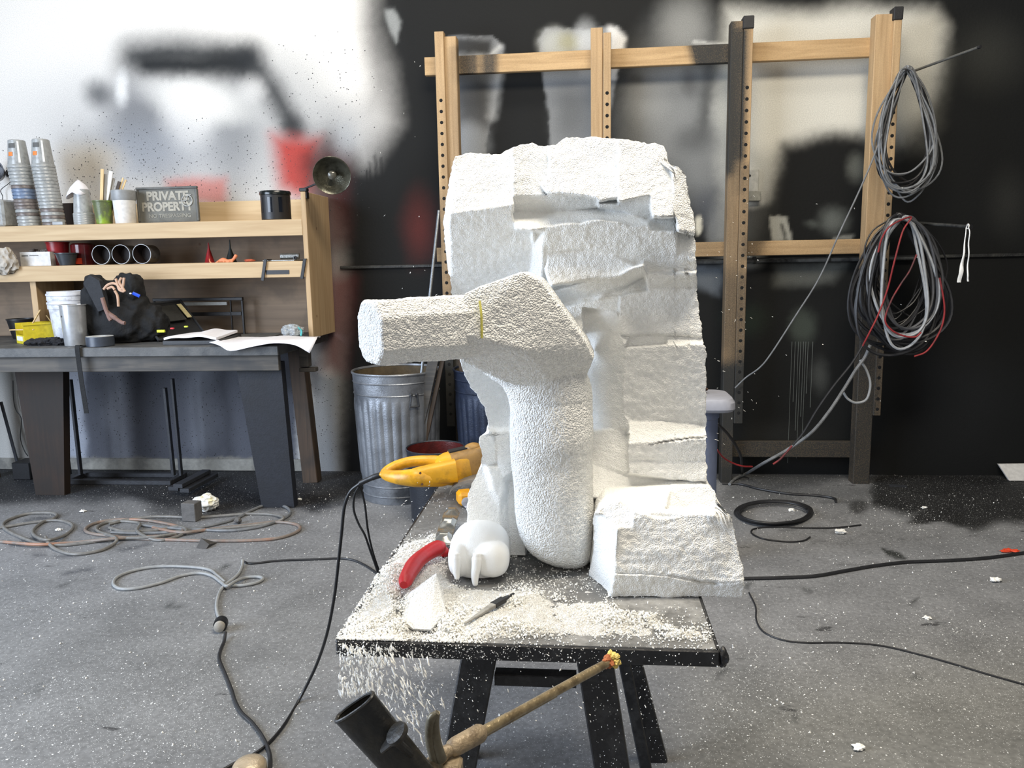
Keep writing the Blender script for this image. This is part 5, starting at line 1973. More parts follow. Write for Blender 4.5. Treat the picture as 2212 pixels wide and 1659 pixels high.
# sign
t, p, k = item('warning_sign', 'weathered grey framed sign with raised PRIVATE PROPERTY lettering on the top shelf', 'sign', 364, 486, S1, y=4.80)
xa, xb = onY(301, 486, 4.80)[0], onY(430, 486, 4.80)[0]
z1 = S1+0.228
M_SIGN = mat('sprayed_sign_grey', (104, 104, 98), rough=0.7, var=0.25, vs=20, dirt=(74, 70, 62), dirt_scale=10)
M_SIGNF = mat('sprayed_sign_frame', (92, 92, 88), rough=0.6, dirt=(50, 50, 48), dirt_scale=12)
M_LET = mat('faded_sign_lettering', (158, 154, 142), rough=0.7, var=0.15, vs=30)
mb = MB()
mb.box(xa, xb, 4.804, 4.816, S1+0.003, z1-0.002)
t.part('board', mb, M_SIGN)
mb = MB()
for bb in ((xa-0.004, xb+0.004, S1+0.0015, S1+0.014), (xa-0.004, xb+0.004, z1-0.014, z1), (xa-0.004, xa+0.010, S1+0.0145, z1-0.0145), (xb-0.010, xb+0.004, S1+0.0145, z1-0.0145)):
    mb.box(bb[0], bb[1], 4.796, 4.818, bb[2], bb[3], bev=0.003)
t.part('frame', mb, M_SIGNF)
wS = xb-xa


def text_part(root, s, cx, cz, y, wid, hei, m, name='lettering', ext=0.0012, bold=0.0):
    cu = bpy.data.curves.new('txt', 'FONT')
    cu.body = s
    cu.extrude = 0.02
    cu.offset = bold
    cu.align_x, cu.align_y = 'CENTER', 'CENTER'
    ob = bpy.data.objects.new('txt', cu)
    COL.objects.link(ob)
    dg = bpy.context.evaluated_depsgraph_get()
    me = bpy.data.meshes.new_from_object(ob.evaluated_get(dg))
    bpy.data.objects.remove(ob, do_unlink=True)
    n = len(me.vertices)
    co = np.zeros(n*3)
    me.vertices.foreach_get('co', co)
    co = co.reshape(-1, 3)
    mn, mx_ = co.min(0), co.max(0)
    q = (co-(mn+mx_)/2)/(mx_-mn+1e-9)
    out = np.stack([cx+q[:, 0]*wid, y-q[:, 2]*ext, cz+q[:, 1]*hei], -1)
    me.name = name
    me.vertices.foreach_set('co', (out-root.loc).ravel())
    me.materials.clear()
    me.materials.append(m)
    me.update()
    return link(name, me, root.o)


text_part(t, 'PRIVATE', (xa+xb)/2+0.004, z1-0.055, 4.8025, wS*0.70, 0.058, M_LET, bold=0.045)
text_part(t, 'PROPERTY', (xa+xb)/2+0.0, z1-0.121, 4.8025, wS*0.86, 0.058, M_LET, bold=0.045)
text_part(t, 'NO TRESPASSING', (xa+xb)/2+0.01, z1-0.178, 4.8025, wS*0.70, 0.024, mat('fainter_lettering', (134, 132, 122), rough=0.7, var=0.2, vs=30), bold=0.03)
mb = MB()
cx, cz = xb-0.066, z1-0.088
pts = [(cx+0.034*math.cos(a), 4.800, cz+0.034*math.sin(a)) for a in np.linspace(2.0, 7.6, 30)]
mb.tube(pts, 0.0032, 8)
mb.tube([(cx-0.03, 4.80, cz-0.002), (cx-0.004, 4.80, cz+0.002), (cx+0.008, 4.80, cz+0.034), (cx+0.03, 4.80, cz+0.036)], 0.003, 8)
t.part('paint_ring', mb, mat('pale_grey_smear', (168, 170, 168), rough=0.5), label='pale painted ring over the lettering')

# black canister
t, p, k = item('black_canister', 'black ribbed canister with dark lid near the right end of the top shelf', 'canister', 598, 478, S1, y=4.76)
mb = MB()
mb.lathe([(0.001, 0), (0.086, 0), (0.089, 0.004), (0.089, 0.150), (0.001, 0.150)], p, n=40)
t.part('body', mb, M_BLK)
mb = MB()
mb.lathe([(0.089, 0.1505), (0.094, 0.152), (0.095, 0.166), (0.090, 0.175), (0.080, 0.176), (0.076, 0.170), (0.001, 0.168)], p, n=40, cap=False)
t.part('lid', mb, mat('glossy_black_lid', (20, 24, 24), rough=0.2, bump=0))
for a0 in (-2.5, -1.75, -1.0, -0.4):
    mb = MB()
    vs = []
    for z_ in (0.045, 0.135):
        for a_ in np.linspace(a0, a0+0.32, 5):
            for r_ in (0.0895,):
                vs.append(p+np.array([r_*math.cos(a_), r_*math.sin(a_), z_]))
    mb.add(vs, [(i, i+1, i+6, i+5) for i in range(4)])
    t.part('window_slot', mb, mat('dark_blue_slot', (14, 18, 26), rough=0.15, bump=0))

# small block in front of the right cup stack
t, p, k = item('small_block', 'small pale grey block in front of the right cup stack', 'block', 128, 494, S1, y=4.672)
mb = MB()
mb.box(p[0]-0.035, p[0]+0.035, p[1]-0.012, p[1]+0.012, p[2], p[2]+0.02, bev=0.002)
t.part('body', mb, MATS['grey_frosted_plastic'])
# brown board behind the stacks
t, p, k = item('brown_board', 'brown board standing behind the cup stacks', 'board', 148, 490, S1, y=4.93)
mb = MB()
mb.box(p[0]-0.03, p[0]+0.06, p[1], p[1]+0.02, p[2], p[2]+0.155, bev=0.002)
t.part('panel', mb, M_BROWN)

# clamp lamp
t = Thing('clamp_lamp', 'round metal work lamp clipped to the top right corner of the shelf unit', 'lamp', tuple(onY(690, 430, 4.66)))
lc = onY(717, 379, 4.52)
ax = CAM-lc+np.array([-0.5, 0, -0.8])
ax = ax/np.linalg.norm(ax)
mb = MB()
prof = [(0.022, -0.075), (0.030, -0.070), (0.060, -0.052), (0.088, -0.026), (0.104, 0.0), (0.109, 0.003), (0.107, 0.006), (0.101, 0.001), (0.085, -0.024), (0.058, -0.048), (0.028, -0.066), (0.018, -0.07)]
mb.lathe(prof, lc, ax, n=40, cap=False)
rf = t.part('reflector', mb, mat('tarnished_lamp_metal', (120, 118, 104), rough=0.28, metal=0.85, var=0.25, vs=20, dirt=(50, 48, 38), dirt_scale=12))
mb = MB()
mb.lathe([(0.001, -0.066), (0.016, -0.066), (0.016, -0.05), (0.012, -0.04), (0.001, -0.04)], lc, ax, n=20)
mb.lathe([(0.020, -0.11), (0.023, -0.105), (0.023, -0.072), (0.020, -0.07)], lc, ax, n=20)
t.part('socket', mb, M_BLK)
mb = MB()
mb.lathe([(0.012, -0.04), (0.020, -0.028), (0.026, -0.012), (0.024, 0.0), (0.014, 0.008), (0.001, 0.011)], lc, ax, n=24)
t.part('bulb', mb, mat('frosted_bulb', (84, 82, 74), rough=0.12, bump=0))
mb = MB()
pb = lc-ax*0.10
cl = np.array([SX1-0.014, 4.66, STOP+0.015])
mb.tube([pb, pb*0.5+cl*0.5+np.array([0, 0, -0.012]), cl], 0.006, 10)
mb.box(cl[0]-0.024, cl[0]+0.024, cl[1]-0.012, cl[1]+0.03, STOP+0.001, STOP+0.022, bev=0.004)
mb.box(SX1+0.0015, SX1+0.009, cl[1]-0.012, cl[1]+0.03, STOP-0.04, STOP+0.0, bev=0.002)
t.part('clamp', mb, M_BLK)
# second lamp at the picture edge
t = Thing('wall_lamp', 'dark round lamp at the left edge above the printed tub', 'lamp', tuple(onY(-22, 372, 5.0)))
mb = MB()
lc = onY(-20, 368, 4.92)
mb.lathe([(0.02, -0.1), (0.06, -0.08), (0.074, 0.0), (0.078, 0.004), (0.07, 0.002), (0.055, -0.07), (0.001, -0.08)], lc, (0.35, -0.9, 0.1), n=30, cap=False)
t.part('reflector', mb, mat('dark_lamp_enamel', (44, 44, 46), rough=0.3, metal=0.5))
mb = MB()
mb.tube(smooth_path([lc+np.array([0, 0.09, 0]), lc+np.array([0.02, 0.15, -0.05]), onY(2, 410, 5.06), onY(6, 425, 5.07), onY(4, 445, 5.07)], 6), 0.0025, 6)
mb.lathe([(0.03, 0), (0.03, 0.01)], np.array([lc[0]+0.0, WALL_Y-0.0015, lc[2]]), (0, -1, 0), 14)
mb.tube([(lc[0]-0.0, WALL_Y-0.01, lc[2]), lc+np.array([-0.02, 0.07, 0])], 0.008, 8)
t.part('cord', mb, M_BLK)

# ---- second shelf
Y2 = 4.72
t, p, k = item('crumpled_rag', 'crumpled off-white rag hanging over the left end of the lower shelf', 'rag', 20, 570, S2, y=4.70)
mb = MB()
c = onY(16, 560, 4.66)
Vv, Ff = ICO[4]
dd = 1+0.28*vn(Vv, 0.45, 3)+0.16*(1-2*np.abs(vn(Vv, 0.3, 8)))
W = Vv*dd[:, None]*np.array([0.075, 0.05, 0.08])+c+np.array([0, -0.035, -0.01])
W[:, 1] = np.minimum(W[:, 1], 4.645+np.clip((W[:, 2]-S2-0.004)*8, 0, 0.06))
mb.add(W, Ff)
t.part('cloth', mb, mat('dirty_white_cloth', (176, 168, 156), rough=0.9, var=0.15, dirt=(120, 106, 90), dirt_scale=14, bump=0.3))

t, p, k = item('small_carton', 'open white carton with small print on the lower shelf', 'carton', 70, 584, S2, y=4.72)
mb = MB()
x0, x1 = onY(45, 570, 4.70)[0], onY(110, 570, 4.70)[0]
for bb in ((x0, x1, 4.70, 4.703, 0, .088), (x0, x1, 4.84, 4.843, 0, .088), (x0, x0+.003, 4.703, 4.84, 0, .088), (x1-.003, x1, 4.703, 4.84, 0, .088), (x0+.003, x1-.003, 4.703, 4.84, 0, .004)):
    mb.box(bb[0], bb[1], bb[2], bb[3], p[2]+bb[4], p[2]+bb[5])
t.part('box', mb, mat('white_carton_board', (206, 204, 200), rough=0.7))
mb = MB()
mb.box(x0+0.012, x0+0.055, 4.6985, 4.6995, p[2]+0.062, p[2]+0.068)
mb.box(x0+0.065, x0+0.125, 4.6985, 4.6995, p[2]+0.063, p[2]+0.067)
t.part('print', mb, M_DPRINT)
mb = MB()
for i in range(9):
    mb.lump((x0+0.03+0.014*i, 4.77+0.02*math.sin(i*2.3), p[2]+0.085+0.006*math.sin(i)), (0.018, 0.025, 0.017), i, 0.4, 2)
t.part('contents', mb, mat('grey_debris', (120, 112, 104), rough=0.8, dirt=(60, 56, 52)))


def tubpart(t, p, r0, r1, h, m, name='tub', lip=0.004):
    mb = MB()
    mb.lathe([(0.001, 0), (r0, 0), (r1, h-0.008), (r1+lip, h-0.007), (r1+lip, h), (r1-0.002, h), (r0-0.003, 0.005), (0.001, 0.005)], p, n=30, cap=False)
    return t.part(name, mb, m)


M_REDP = mat('red_cup_plastic', (150, 30, 34), rough=0.35, bump=0.02, dirt=(70, 24, 24), dirt_scale=10)
t, p, k = item('red_tub', 'red plastic tub on the lower shelf beside the white carton', 'tub', 130, 584, S2, y=4.80)
tubpart(t, p, 0.052, 0.066, 0.150, M_REDP)
t, p, k = item('grey_bowl_tub', 'small dark grey tub in front of the red tub', 'tub', 147, 584, S2, y=4.70)
tubpart(t, p, 0.043, 0.062, 0.078, mat('dark_grey_tub_plastic', (52, 56, 60), rough=0.35, bump=0.02), lip=0.006)
t, p, k = item('red_clear_box', 'dark red translucent container on the lower shelf left of the jars', 'container', 184, 584, S2, y=4.84)
mb = MB()
mb.lathe([(0.001, 0), (0.07, 0), (0.072, 0.13), (0.06, 0.14), (0.001, 0.14)], p, n=30)
t.part('body', mb, mat('dark_red_gloss', (96, 26, 28), rough=0.15, bump=0, dirt=(40, 18, 18), dirt_scale=6))
mb = MB()
mb.box(p[0]-0.02, p[0]+0.035, p[1]-0.078, p[1]-0.073, p[2]+0.008, p[2]+0.045)
t.part('tag', mb, mat('orange_red_tag', (190, 62, 38)))

M_JAR = mat('cloudy_jar_plastic', (88, 89, 92), rough=0.25, trans=0.3, bump=0)
M_JARI = mat('dark_jar_inside', (38, 28, 26), rough=0.6)
jar0 = None
for i, u_ in enumerate((222, 265, 310)):
    c = onY(u_, 559, 4.70)
    c[2] = S2+0.0625
    if jar0 is None:
        jar0 = Thing('lying_jar', 'x', 'jar', tuple(c), 'three jars lying on the lower shelf')
        mb = MB()
        mb.lathe([(0.0590, 0.0), (0.061, 0.002), (0.061, 0.012), (0.0575, 0.016), (0.0575, -0.10), (0.001, -0.10), (0.001, -0.096), (0.055, -0.096), (0.0565, 0.0)][::1], c, (0, -1, 0), n=36, cap=False)
        jar0.part('jar_wall', mb, M_JAR)
        mb = MB()
        mb.lathe([(0.0605, 0.0122), (0.0605, 0.0160), (0.0575, 0.0160), (0.0575, 0.0122)], c, (0, -1, 0), n=36, cap=False)
        jar0.part('rim_ring', mb, mat('pale_rim_plastic', (150, 152, 154), rough=0.3, bump=0))
        mb = MB()
        mb.lathe([(0.0558, 0.010), (0.0550, -0.012), (0.048, -0.07), (0.001, -0.075)], c, (0, -1, 0), n=30, cap=False)
        jar0.part('dark_lining', mb, M_JARI)  # dark brown lining just inside the mouth
        jar0.o['label'] = 'leftmost of the three jars lying with open mouths forward'
    else:
        copy_tree(jar0.o, tuple(c), ['', 'middle of the three jars lying with open mouths forward', 'rightmost of the three jars lying with open mouths forward'][i])

t, p, k = item('red_funnel', 'small dark red cone with thin tip on the lower shelf', 'funnel', 454, 577, S2, y=4.80)
mb = MB()
mb.lathe([(0.034, 0), (0.030, 0.004), (0.012, 0.07), (0.006, 0.09), (0.003, 0.125), (0.001, 0.126)], p, n=20)
t.part('cone', mb, MATS['red_cup_plastic'])
t, p, k = item('dark_funnel', 'small dark grey cone behind the clay figure', 'funnel', 500, 575, S2, y=4.90)
mb = MB()
mb.lathe([(0.040, 0), (0.036, 0.004), (0.016, 0.06), (0.006, 0.09), (0.003, 0.145), (0.001, 0.146)], p, n=20)
t.part('cone', mb, mat('dark_teal_plastic', (46, 54, 54), rough=0.4))
t, p, k = item('clay_figure', 'small orange clay model of a crawling creature on the lower shelf', 'clay model', 484, 577, S2, y=4.70)
mb = MB()
P_ = [onY(u_, v_, 4.70) for u_, v_ in ((452, 558), (454, 566), (462, 571), (470, 567), (482, 562), (492, 565), (502, 562), (508, 555), (511, 550))]
mb1 = MB()
mb1.tube(smooth_path(P_, 6), np.interp(np.linspace(0, 1, 49), [0, .15, .35, .5, .65, .8, .93, 1], [.003, .005, .008, .016, .013, .009, .012, .007]), 12)
mb2 = [mb1]
for (u0, u1) in ((476, 470), (486, 484), (499, 503), (503, 494)):
    m_ = MB()
    a = onY(u0, 565, 4.70)
    b = onY(u1, 576, 4.68)
    b[2] = S2+0.006
    m_.tube([a, (a+b)/2, b], [.010, .008, .006], 8)
    mb2.append(m_)
fuse('creature_body', mb2, 0.003, 3, mat('orange_clay', (212, 132, 92), rough=0.6, bump=0.2), t.loc, t.o)
t, p, k = item('clay_lump', 'flat orange clay lump lying right of the clay figure', 'clay', 541, 576, S2, y=4.70)
mb = MB()
mb.lump(p+np.array([0, 0, 0.008]), (0.036, 0.016, 0.008), 4, 0.3, 3)
t.part('lump', mb, mat('burnt_orange_clay', (176, 84, 54), rough=0.6))
# metal plate and clamps at the right end of the lower shelf
t, p, k = item('metal_plate', 'thin aluminium plate lying at the right end of the lower shelf', 'metal plate', 605, 574, S2, y=4.71)
mb = MB()
mb.box(p[0]-0.09, p[0]+0.11, p[1]-0.045, p[1]+0.12, p[2]+0.0, p[2]+0.008, bev=0.002)
t.part('plate', mb, MATS['brushed_steel'])
t, p2, k = item('metal_tube', 'short shiny metal tube lying on the aluminium plate', 'metal tube', 627, 560, S2, y=4.73)
mb = MB()
mb.beam(p2+np.array([-0.06, 0, 0.030]), p2+np.array([0.055, 0.01, 0.030]), 0.03, 0.038, bev=0.01)
t.part('tube', mb, MATS['brushed_steel'])
mb = MB()
mb.lathe([(0.012, 0), (0.012, 0.012), (0.006, 0.013), (0.006, 0.004)], p2+np.array([0.045, -0.028, 0.018]), (0, -1, 0), 18)
t.part('end_fitting', mb, M_BLK)
for i, (u_, va, vb_) in enumerate(((570, 572, 606), (655, 568, 602))):
    a, b = onY(u_+3, va, 4.64), onY(u_-3, vb_, 4.64)
    mb = MB()
    mb.beam(np.array([a[0]+0.01, 4.70, S2+0.012]), np.array([a[0]+0.003, 4.642, S2+0.010]), 0.018, 0.006, up=(0, 0, 1), bev=0.002)
    mb.beam(np.array([a[0]+0.003, 4.640, S2+0.012]), np.array([b[0], 4.640, b[2]]), 0.02, 0.008, up=(0, 1, 0), bev=0.002)
    solo('hanging_strap', mb, M_BLK, ('black strap hanging over the lower shelf left of the label strip', 'black strap hanging over the lower shelf against the side panel')[i], 'strap', (a[0], 4.66, S2), group='straps over the lower shelf')

# ---- things on the bench
t, p, k = item('black_bowl', 'black bowl in the shadow at the back of the bench', 'bowl', 46, 690, BZ, y=4.86)
tubpart(t, p, 0.06, 0.085, 0.13, M_BLK)
t, p, k = item('yellow_parts_bin', 'yellow open-fronted parts bin full of wood scraps on the bench', 'parts bin', 80, 722, BZ, y=4.50)
x0, x1, xw = p[0]-0.105, p[0]+0.145, 0
M_BIN = mat('yellow_bin_plastic', (214, 196, 46), rough=0.4, bump=0.02, dirt=(150, 132, 40), dirt_scale=12)
# bin with its open end toward the left and front
R_ = np.array([[math.cos(0.95), -math.sin(0.95), 0], [math.sin(0.95), math.cos(0.95), 0], [0, 0, 1]])
mb = MB()
o_ = p+np.array([-0.01, 0.07, 0])
L_, W_, H_ = 0.13, 0.070, 0.125
for bb in ((-L_, L_, -W_, W_, 0, 0.004), (-L_, L_, -W_, -W_+0.004, 0.004, H_), (-L_, L_, W_-0.004, W_, 0.004, H_), (L_-0.004, L_, -W_+0.004, W_-0.004, 0.004, H_), (-L_, -L_+0.004, -W_+0.004, W_-0.004, 0.004, H_*0.42)):
    mb.box(*bb, R=R_, o=o_)
mb.box(-L_-0.006, L_+0.006, -W_-0.006, -W_-0.0005, H_-0.012, H_, R=R_, o=o_)
t.part('bin', mb, M_BIN)
mb = MB()
mb.box(-L_-0.003, -L_-0.0005, -W_+0.02, W_-0.02, 0.018, 0.045, R=R_, o=o_)
t.part('label_card', mb, M_WPRINT)
scr = []
for i, (x_, y_, z_, a_, l_, w_) in enumerate(((-0.11, 0.0, 0.085, 3.2, 0.16, 0.030), (-0.03, 0.02, 0.145, 1.1, 0.13, 0.022), (-0.02, -0.02, 0.115, 0.3, 0.13, 0.03), (0.06, 0.02, 0.12, 2.0, 0.10, 0.012), (0.10, -0.02, 0.12, 1.3, 0.09, 0.008))):
    c = o_+R_@np.array([x_, y_, z_])
    dv = np.array([math.cos(a_), 0.25*math.sin(a_*2), math.sin(a_)*(0.9 if i in (1, 3, 4) else 0.15)])
    dv /= np.linalg.norm(dv)
    mb = MB()
    mb.beam(c-dv*l_/2, c+dv*l_/2, w_, 0.006, bev=0.001)
    solo('wood_scrap', mb, M_STICK, ['pale wood scrap poking out of the open front of the yellow bin', 'upright wood scrap in the yellow bin', 'broad wood scrap lying on top of the yellow bin',
                                     'thin wood splinter in the back of the yellow bin', 'thinnest wood splinter in the yellow bin by the buckets'][i], 'wood scrap', tuple(c), group='wood scraps in the yellow bin')
t, p, k = item('black_rag', 'black crumpled rag at the foot of the yellow bin', 'rag', 98, 726, BZ, y=4.36)
mb = MB()
for i in range(5):
    mb.lump(p+np.array([-0.09+0.045*i, 0.01*math.sin(i*3), 0.016+0.006*(i % 2)]), (0.045, 0.035, 0.020+0.006*(i in (2, 3))), i, 0.4, 3)
t.part('cloth', mb, mat('black_cloth', (28, 28, 32), rough=0.9, bump=0.4))

for i in range(2):
    q = np.array([onY(158, 722, 4.58)[0], 4.58, BZ+0.0012+i*0.052])
    if i == 0:
        bk = Thing('white_bucket', 'outer white paint bucket on the bench behind the metal canister', 'bucket', tuple(q), 'nested white buckets')
        mb = MB()
        mb.lathe([(0.001, 0), (0.098, 0), (0.101, 0.004), (0.118, 0.205), (0.124, 0.207), (0.124, 0.232), (0.120, 0.234), (0.120, 0.262), (0.114, 0.262), (0.096, 0.012), (0.001, 0.012)], q, n=40, cap=False)
        bk.part('pail', mb, mat('splashed_white_plastic', (214, 216, 222), rough=0.4, dirt=(120, 120, 122), dirt_amt=0.6, dirt_scale=20, bump=0.02))
        mb = MB()
        mb.lathe([(0.1215, 0.2345), (0.127, 0.236), (0.127, 0.248), (0.1215, 0.25)], q, n=40, cap=False)
        bk.part('rim_band', mb, MATS['splashed_white_plastic'])
    else:
        copy_tree(bk.o, tuple(q), 'inner white paint bucket sitting inside the other, its rim higher')

t, p, k = item('metal_canister', 'tall shiny metal canister in front of the white buckets', 'canister', 164, 735, BZ, y=4.33)
mb = MB()
mb.lathe([(0.001, 0), (0.060, 0), (0.061, 0.002), (0.070, 0.235), (0.074, 0.236), (0.074, 0.241), (0.069, 0.242), (0.059, 0.004), (0.001, 0.004)], p, n=44, cap=False)
t.part('body', mb, mat('shiny_canister_metal', (196, 198, 200), rough=0.28, metal=0.6, var=0.08, bump=0.02))
mb = MB()
mb.lathe([(0.006, 0), (0.005, 0.004), (0.001, 0.005)], p+np.array([-0.030, -0.058, 0.175]), (-0.3, -1, 0), 12)
t.part('rivet', mb, M_BLK)

# black bag
t, p, k = item('black_bag', 'slouching black canvas tool bag with tan cords on the bench', 'bag', 260, 742, BZ, y=4.50)
M_CANVAS = mat('black_canvas', (17, 18, 20), rough=0.85, var=0.2, bump=0.35, bs=90)
M_CANVAS2 = mat('charcoal_canvas', (38, 40, 44), rough=0.85, var=0.15, bump=0.3, bs=90)
Vv, Ff = ICO[4]


def pill(c, r, seed, amp=0.16, e=0.75):
    m_ = MB()
    Q = np.sign(Vv)*np.abs(Vv)**e
    dd = 1+amp*vn(Vv, 0.5, seed)+amp*0.6*vn(Vv, 0.22, seed+3)
    W = Q*dd[:, None]*np.array(r)+np.asarray(c)
    W[:, 2] = np.maximum(W[:, 2], BZ+0.002)
    m_.add(W, Ff)
    return m_


pc_ = lambda u_, v_, y_: onY(u_, v_, y_)
bagm = [pill(pc_(262, 690, 4.52), (0.19, 0.13, 0.155), 1), pill(pc_(215, 672, 4.46), (0.085, 0.09, 0.18), 4), pill(pc_(282, 622, 4.52), (0.075, 0.07, 0.09), 7), pill(pc_(318, 700, 4.56), (0.13, 0.10, 0.115), 9),
        pill(pc_(205, 612, 4.45), (0.055, 0.05, 0.055), 11), pill(pc_(240, 640, 4.48), (0.09, 0.07, 0.10), 13)]
fuse('bag_body', bagm, 0.006, 3, M_CANVAS, t.loc, t.o)
mb = MB()
mb.hexa([pc_(*q, 4.345) for q in ((180, 612), (193, 594), (214, 606), (224, 640), (228, 668), (212, 673), (200, 650))], [pc_(*q, 4.345)+np.array([0, 0.035, 0]) for q in ((180, 612), (193, 594), (214, 606), (224, 640), (228, 668), (212, 673), (200, 650))])
t.part('flap', mb, M_CANVAS2, label='charcoal folded flap')
M_TAN = mat('tan_cord', (190, 156, 132), rough=0.8, bump=0.2)
M_MAUVE = mat('brown_webbing', (122, 96, 88), rough=0.8, bump=0.2)
for pts in (((224, 625), (232, 616), (244, 612), (254, 616), (262, 626)), ((232, 624), (242, 620), (248, 626)), ((250, 602), (254, 614), (258, 626), (268, 630)), ((262, 600), (258, 610), (264, 620), (270, 630)),
            ((268, 600), (266, 616), (262, 628)), ((248, 628), (254, 640), (256, 662))):
    mb = MB()
    mb.tube(smooth_path([pc_(u_, v_, 4.34) for u_, v_ in pts], 6), 0.0075, 8)
    t.part('cord', mb, M_TAN, label='tan cord')
mb = MB()
mb.tube(smooth_path([pc_(u_, v_, 4.325) for u_, v_ in ((221, 643), (226, 660), (232, 675), (246, 685), (262, 696), (270, 698))], 6), [0.012]*12+[0.014]*8+[0.011]*11, 10)
mb.tube(smooth_path([pc_(u_, v_, 4.32) for u_, v_ in ((231, 672), (236, 686), (240, 692))], 6), 0.012, 10)
t.part('webbing_strap', mb, M_MAUVE, label='brown twisted webbing strap')
mb = MB()
mb.beam(pc_(287, 633, 4.36), pc_(302, 640, 4.37), 0.02, 0.018, bev=0.005)
t.part('blue_clip', mb, mat('bright_blue_plastic', (40, 80, 200), rough=0.2, bump=0), label='bright blue clip')
mb = MB()
mb.lump(pc_(282, 634, 4.355), (0.007, 0.006, 0.005), 1, 0.1, 2)
t.part('clip_ring', mb, M_WPRINT)

# webbing hanging from the bench edge
mb = MB()
P_ = [onY(180, 716, 4.28), onY(175, 728, 4.22), onY(167, 748, 4.186), onY(170, 780, 4.186), onY(177, 830, 4.186), onY(187, 893, 4.186)]
P_[0][2] = BZ+0.006
P_[1][2] = BZ+0.007
P_ = smooth_path(P_, 8)
rg = []
for i, q in enumerate(P_):
    T = P_[min(i+1, len(P_)-1)]-P_[max(i-1, 0)]
    T /= np.linalg.norm(T)
    x_ = np.array([1.0, 0, 0.0])
    n_ = np.cross(T, x_)
    n_ /= np.linalg.norm(n_)
    rg.append([q-x_*0.014-n_*0.0016, q+x_*0.014-n_*0.0016, q+x_*0.014+n_*0.0016, q-x_*0.014+n_*0.0016])
mb.rings(rg)
solo('webbing_belt', mb, M_CANVAS, 'black webbing belt hanging off the front of the bench', 'belt', tuple(P_[0]))

t, p, k = item('tape_roll', 'wide roll of dark tape lying on the front of the bench', 'tape roll', 217, 742, BZ, y=4.29)
mb = MB()
mb.lathe([(0.074, 0), (0.076, 0.002), (0.076, 0.054), (0.074, 0.056), (0.042, 0.056), (0.042, 0.0)], p, n=40, cap=False)
t.part('tape', mb, mat('grey_blue_tape', (60, 66, 76), rough=0.35, bump=0))
mb = MB()
mb.lathe([(0.0415, 0.001), (0.0415, 0.058), (0.0385, 0.058), (0.0385, 0.001)], p, n=40, cap=False)
mb.lathe([(0.073, 0.0565), (0.073, 0.0575), (0.043, 0.0575), (0.043, 0.0565)], p, n=40, cap=False)
t.part('core', mb, mat('pale_card_core', (190, 190, 186), rough=0.7))

# open black case with papers
t, p, k = item('open_case', 'open black zip case with pockets leaning back on the bench', 'case', 350, 735, BZ, y=4.36)
lid = [onY(285, 662, 4.66), onY(390, 650, 4.84), onY(446, 716, 4.70), onZ(343, 735, BZ+0.012)]
lid[2][2] = BZ+0.012
nrm = np.cross(lid[1]-lid[0], lid[3]-lid[0])
nrm /= np.linalg.norm(nrm)
if nrm@(CAM-lid[0]) < 0:
    nrm = -nrm
mb = MB()
mb.hexa(lid, [q-nrm*0.02 for q in lid])
pan = t.part('lid_panel', mb, M_CANVAS)
mb = MB()
ring = [lid[0], lid[1], lid[2], lid[3]]
mb.tube(smooth_path(np.array(ring+[ring[0]]), 1)+nrm*0.002, 0.009, 8)
t.part('zip_edge', mb, M_CANVAS2)


def on_lid(a_, b_, h_=0.002):
    return lid[0]+(lid[1]-lid[0])*a_+(lid[3]-lid[0])*b_+nrm*h_


def patch(a0, a1, b0, b1, h_=0.004):
    m_ = MB()
    c4 = [(a0, b0), (a1, b0), (a1, b1), (a0, b1)]
    m_.hexa([on_lid(a_, b_, h_) for a_, b_ in c4], [on_lid(a_, b_, 0.0) for a_, b_ in c4])
    return m_


t.part('pocket', patch(0.10, 0.36, 0.12, 0.62), mat('dark_mesh_pocket', (44, 44, 42), rough=0.9, bump=0.3), parent=pan)
t.part('pocket', patch(0.42, 0.82, 0.10, 0.55), mat('dark_mesh_pocket', (44, 44, 42)), parent=pan)
t.part('yellowed_card', patch(0.86, 0.95, 0.10, 0.50, 0.006), mat('yellowed_card_stock', (206, 194, 146), rough=0.7), parent=pan, label='yellowed strip of card')
t2, p, k = item('paper_binder', 'black binder stuffed with white papers and bright tabs on the bench', 'binder', 420, 735, BZ, y=4.34)
A = [onY(352, 742, 4.30), onY(478, 742, 4.30), onY(521, 722, 4.60), onY(425, 722, 4.56)]
for q in A[:2]:
    q[2] = BZ+0.002
for q in A[2:]:
    q[2] = BZ+0.002
mb = MB()
mb.hexa(A, [q+np.array([0, 0, 0.022+0.014*(i in (2, 3))]) for i, q in enumerate(A)])
t2.part('cover', mb, M_BLK)
mb = MB()
nU, nV = 22, 12
G = []
for j in range(nV):
    for i in range(nU):
        a_, b_ = i/(nU-1), j/(nV-1)
        q = (A[0]*(1-a_)+A[1]*a_)*(1-b_)+(A[3]*(1-a_)+A[2]*a_)*b_
        cx_ = A[0]*0.25+A[1]*0.25+A[2]*0.25+A[3]*0.25
        q = cx_+(q-cx_)*0.90-np.array([0.02, 0, 0])*(1-b_)
        q = q+np.array([0, 0, 0.040+0.016*math.sin(a_*3.0)+0.004*math.sin(a_*11+b_*3)+0.012*b_])
        G.append(q)
mb.add(G, [(j*nU+i, j*nU+i+1, (j+1)*nU+i+1, (j+1)*nU+i) for j in range(nV-1) for i in range(nU-1)])
G2 = [q-np.array([0, 0, 0.014]) for q in G]
mb.add(G2, [(j*nU+i, j*nU+i+1, (j+1)*nU+i+1, (j+1)*nU+i) for j in range(nV-1) for i in range(nU-1)])
edge_ = [i for i in range(nU)]+[j*nU+nU-1 for j in range(1, nV)]+[(nV-1)*nU+i for i in range(nU-2, -1, -1)]+[j*nU for j in range(nV-2, 0, -1)]
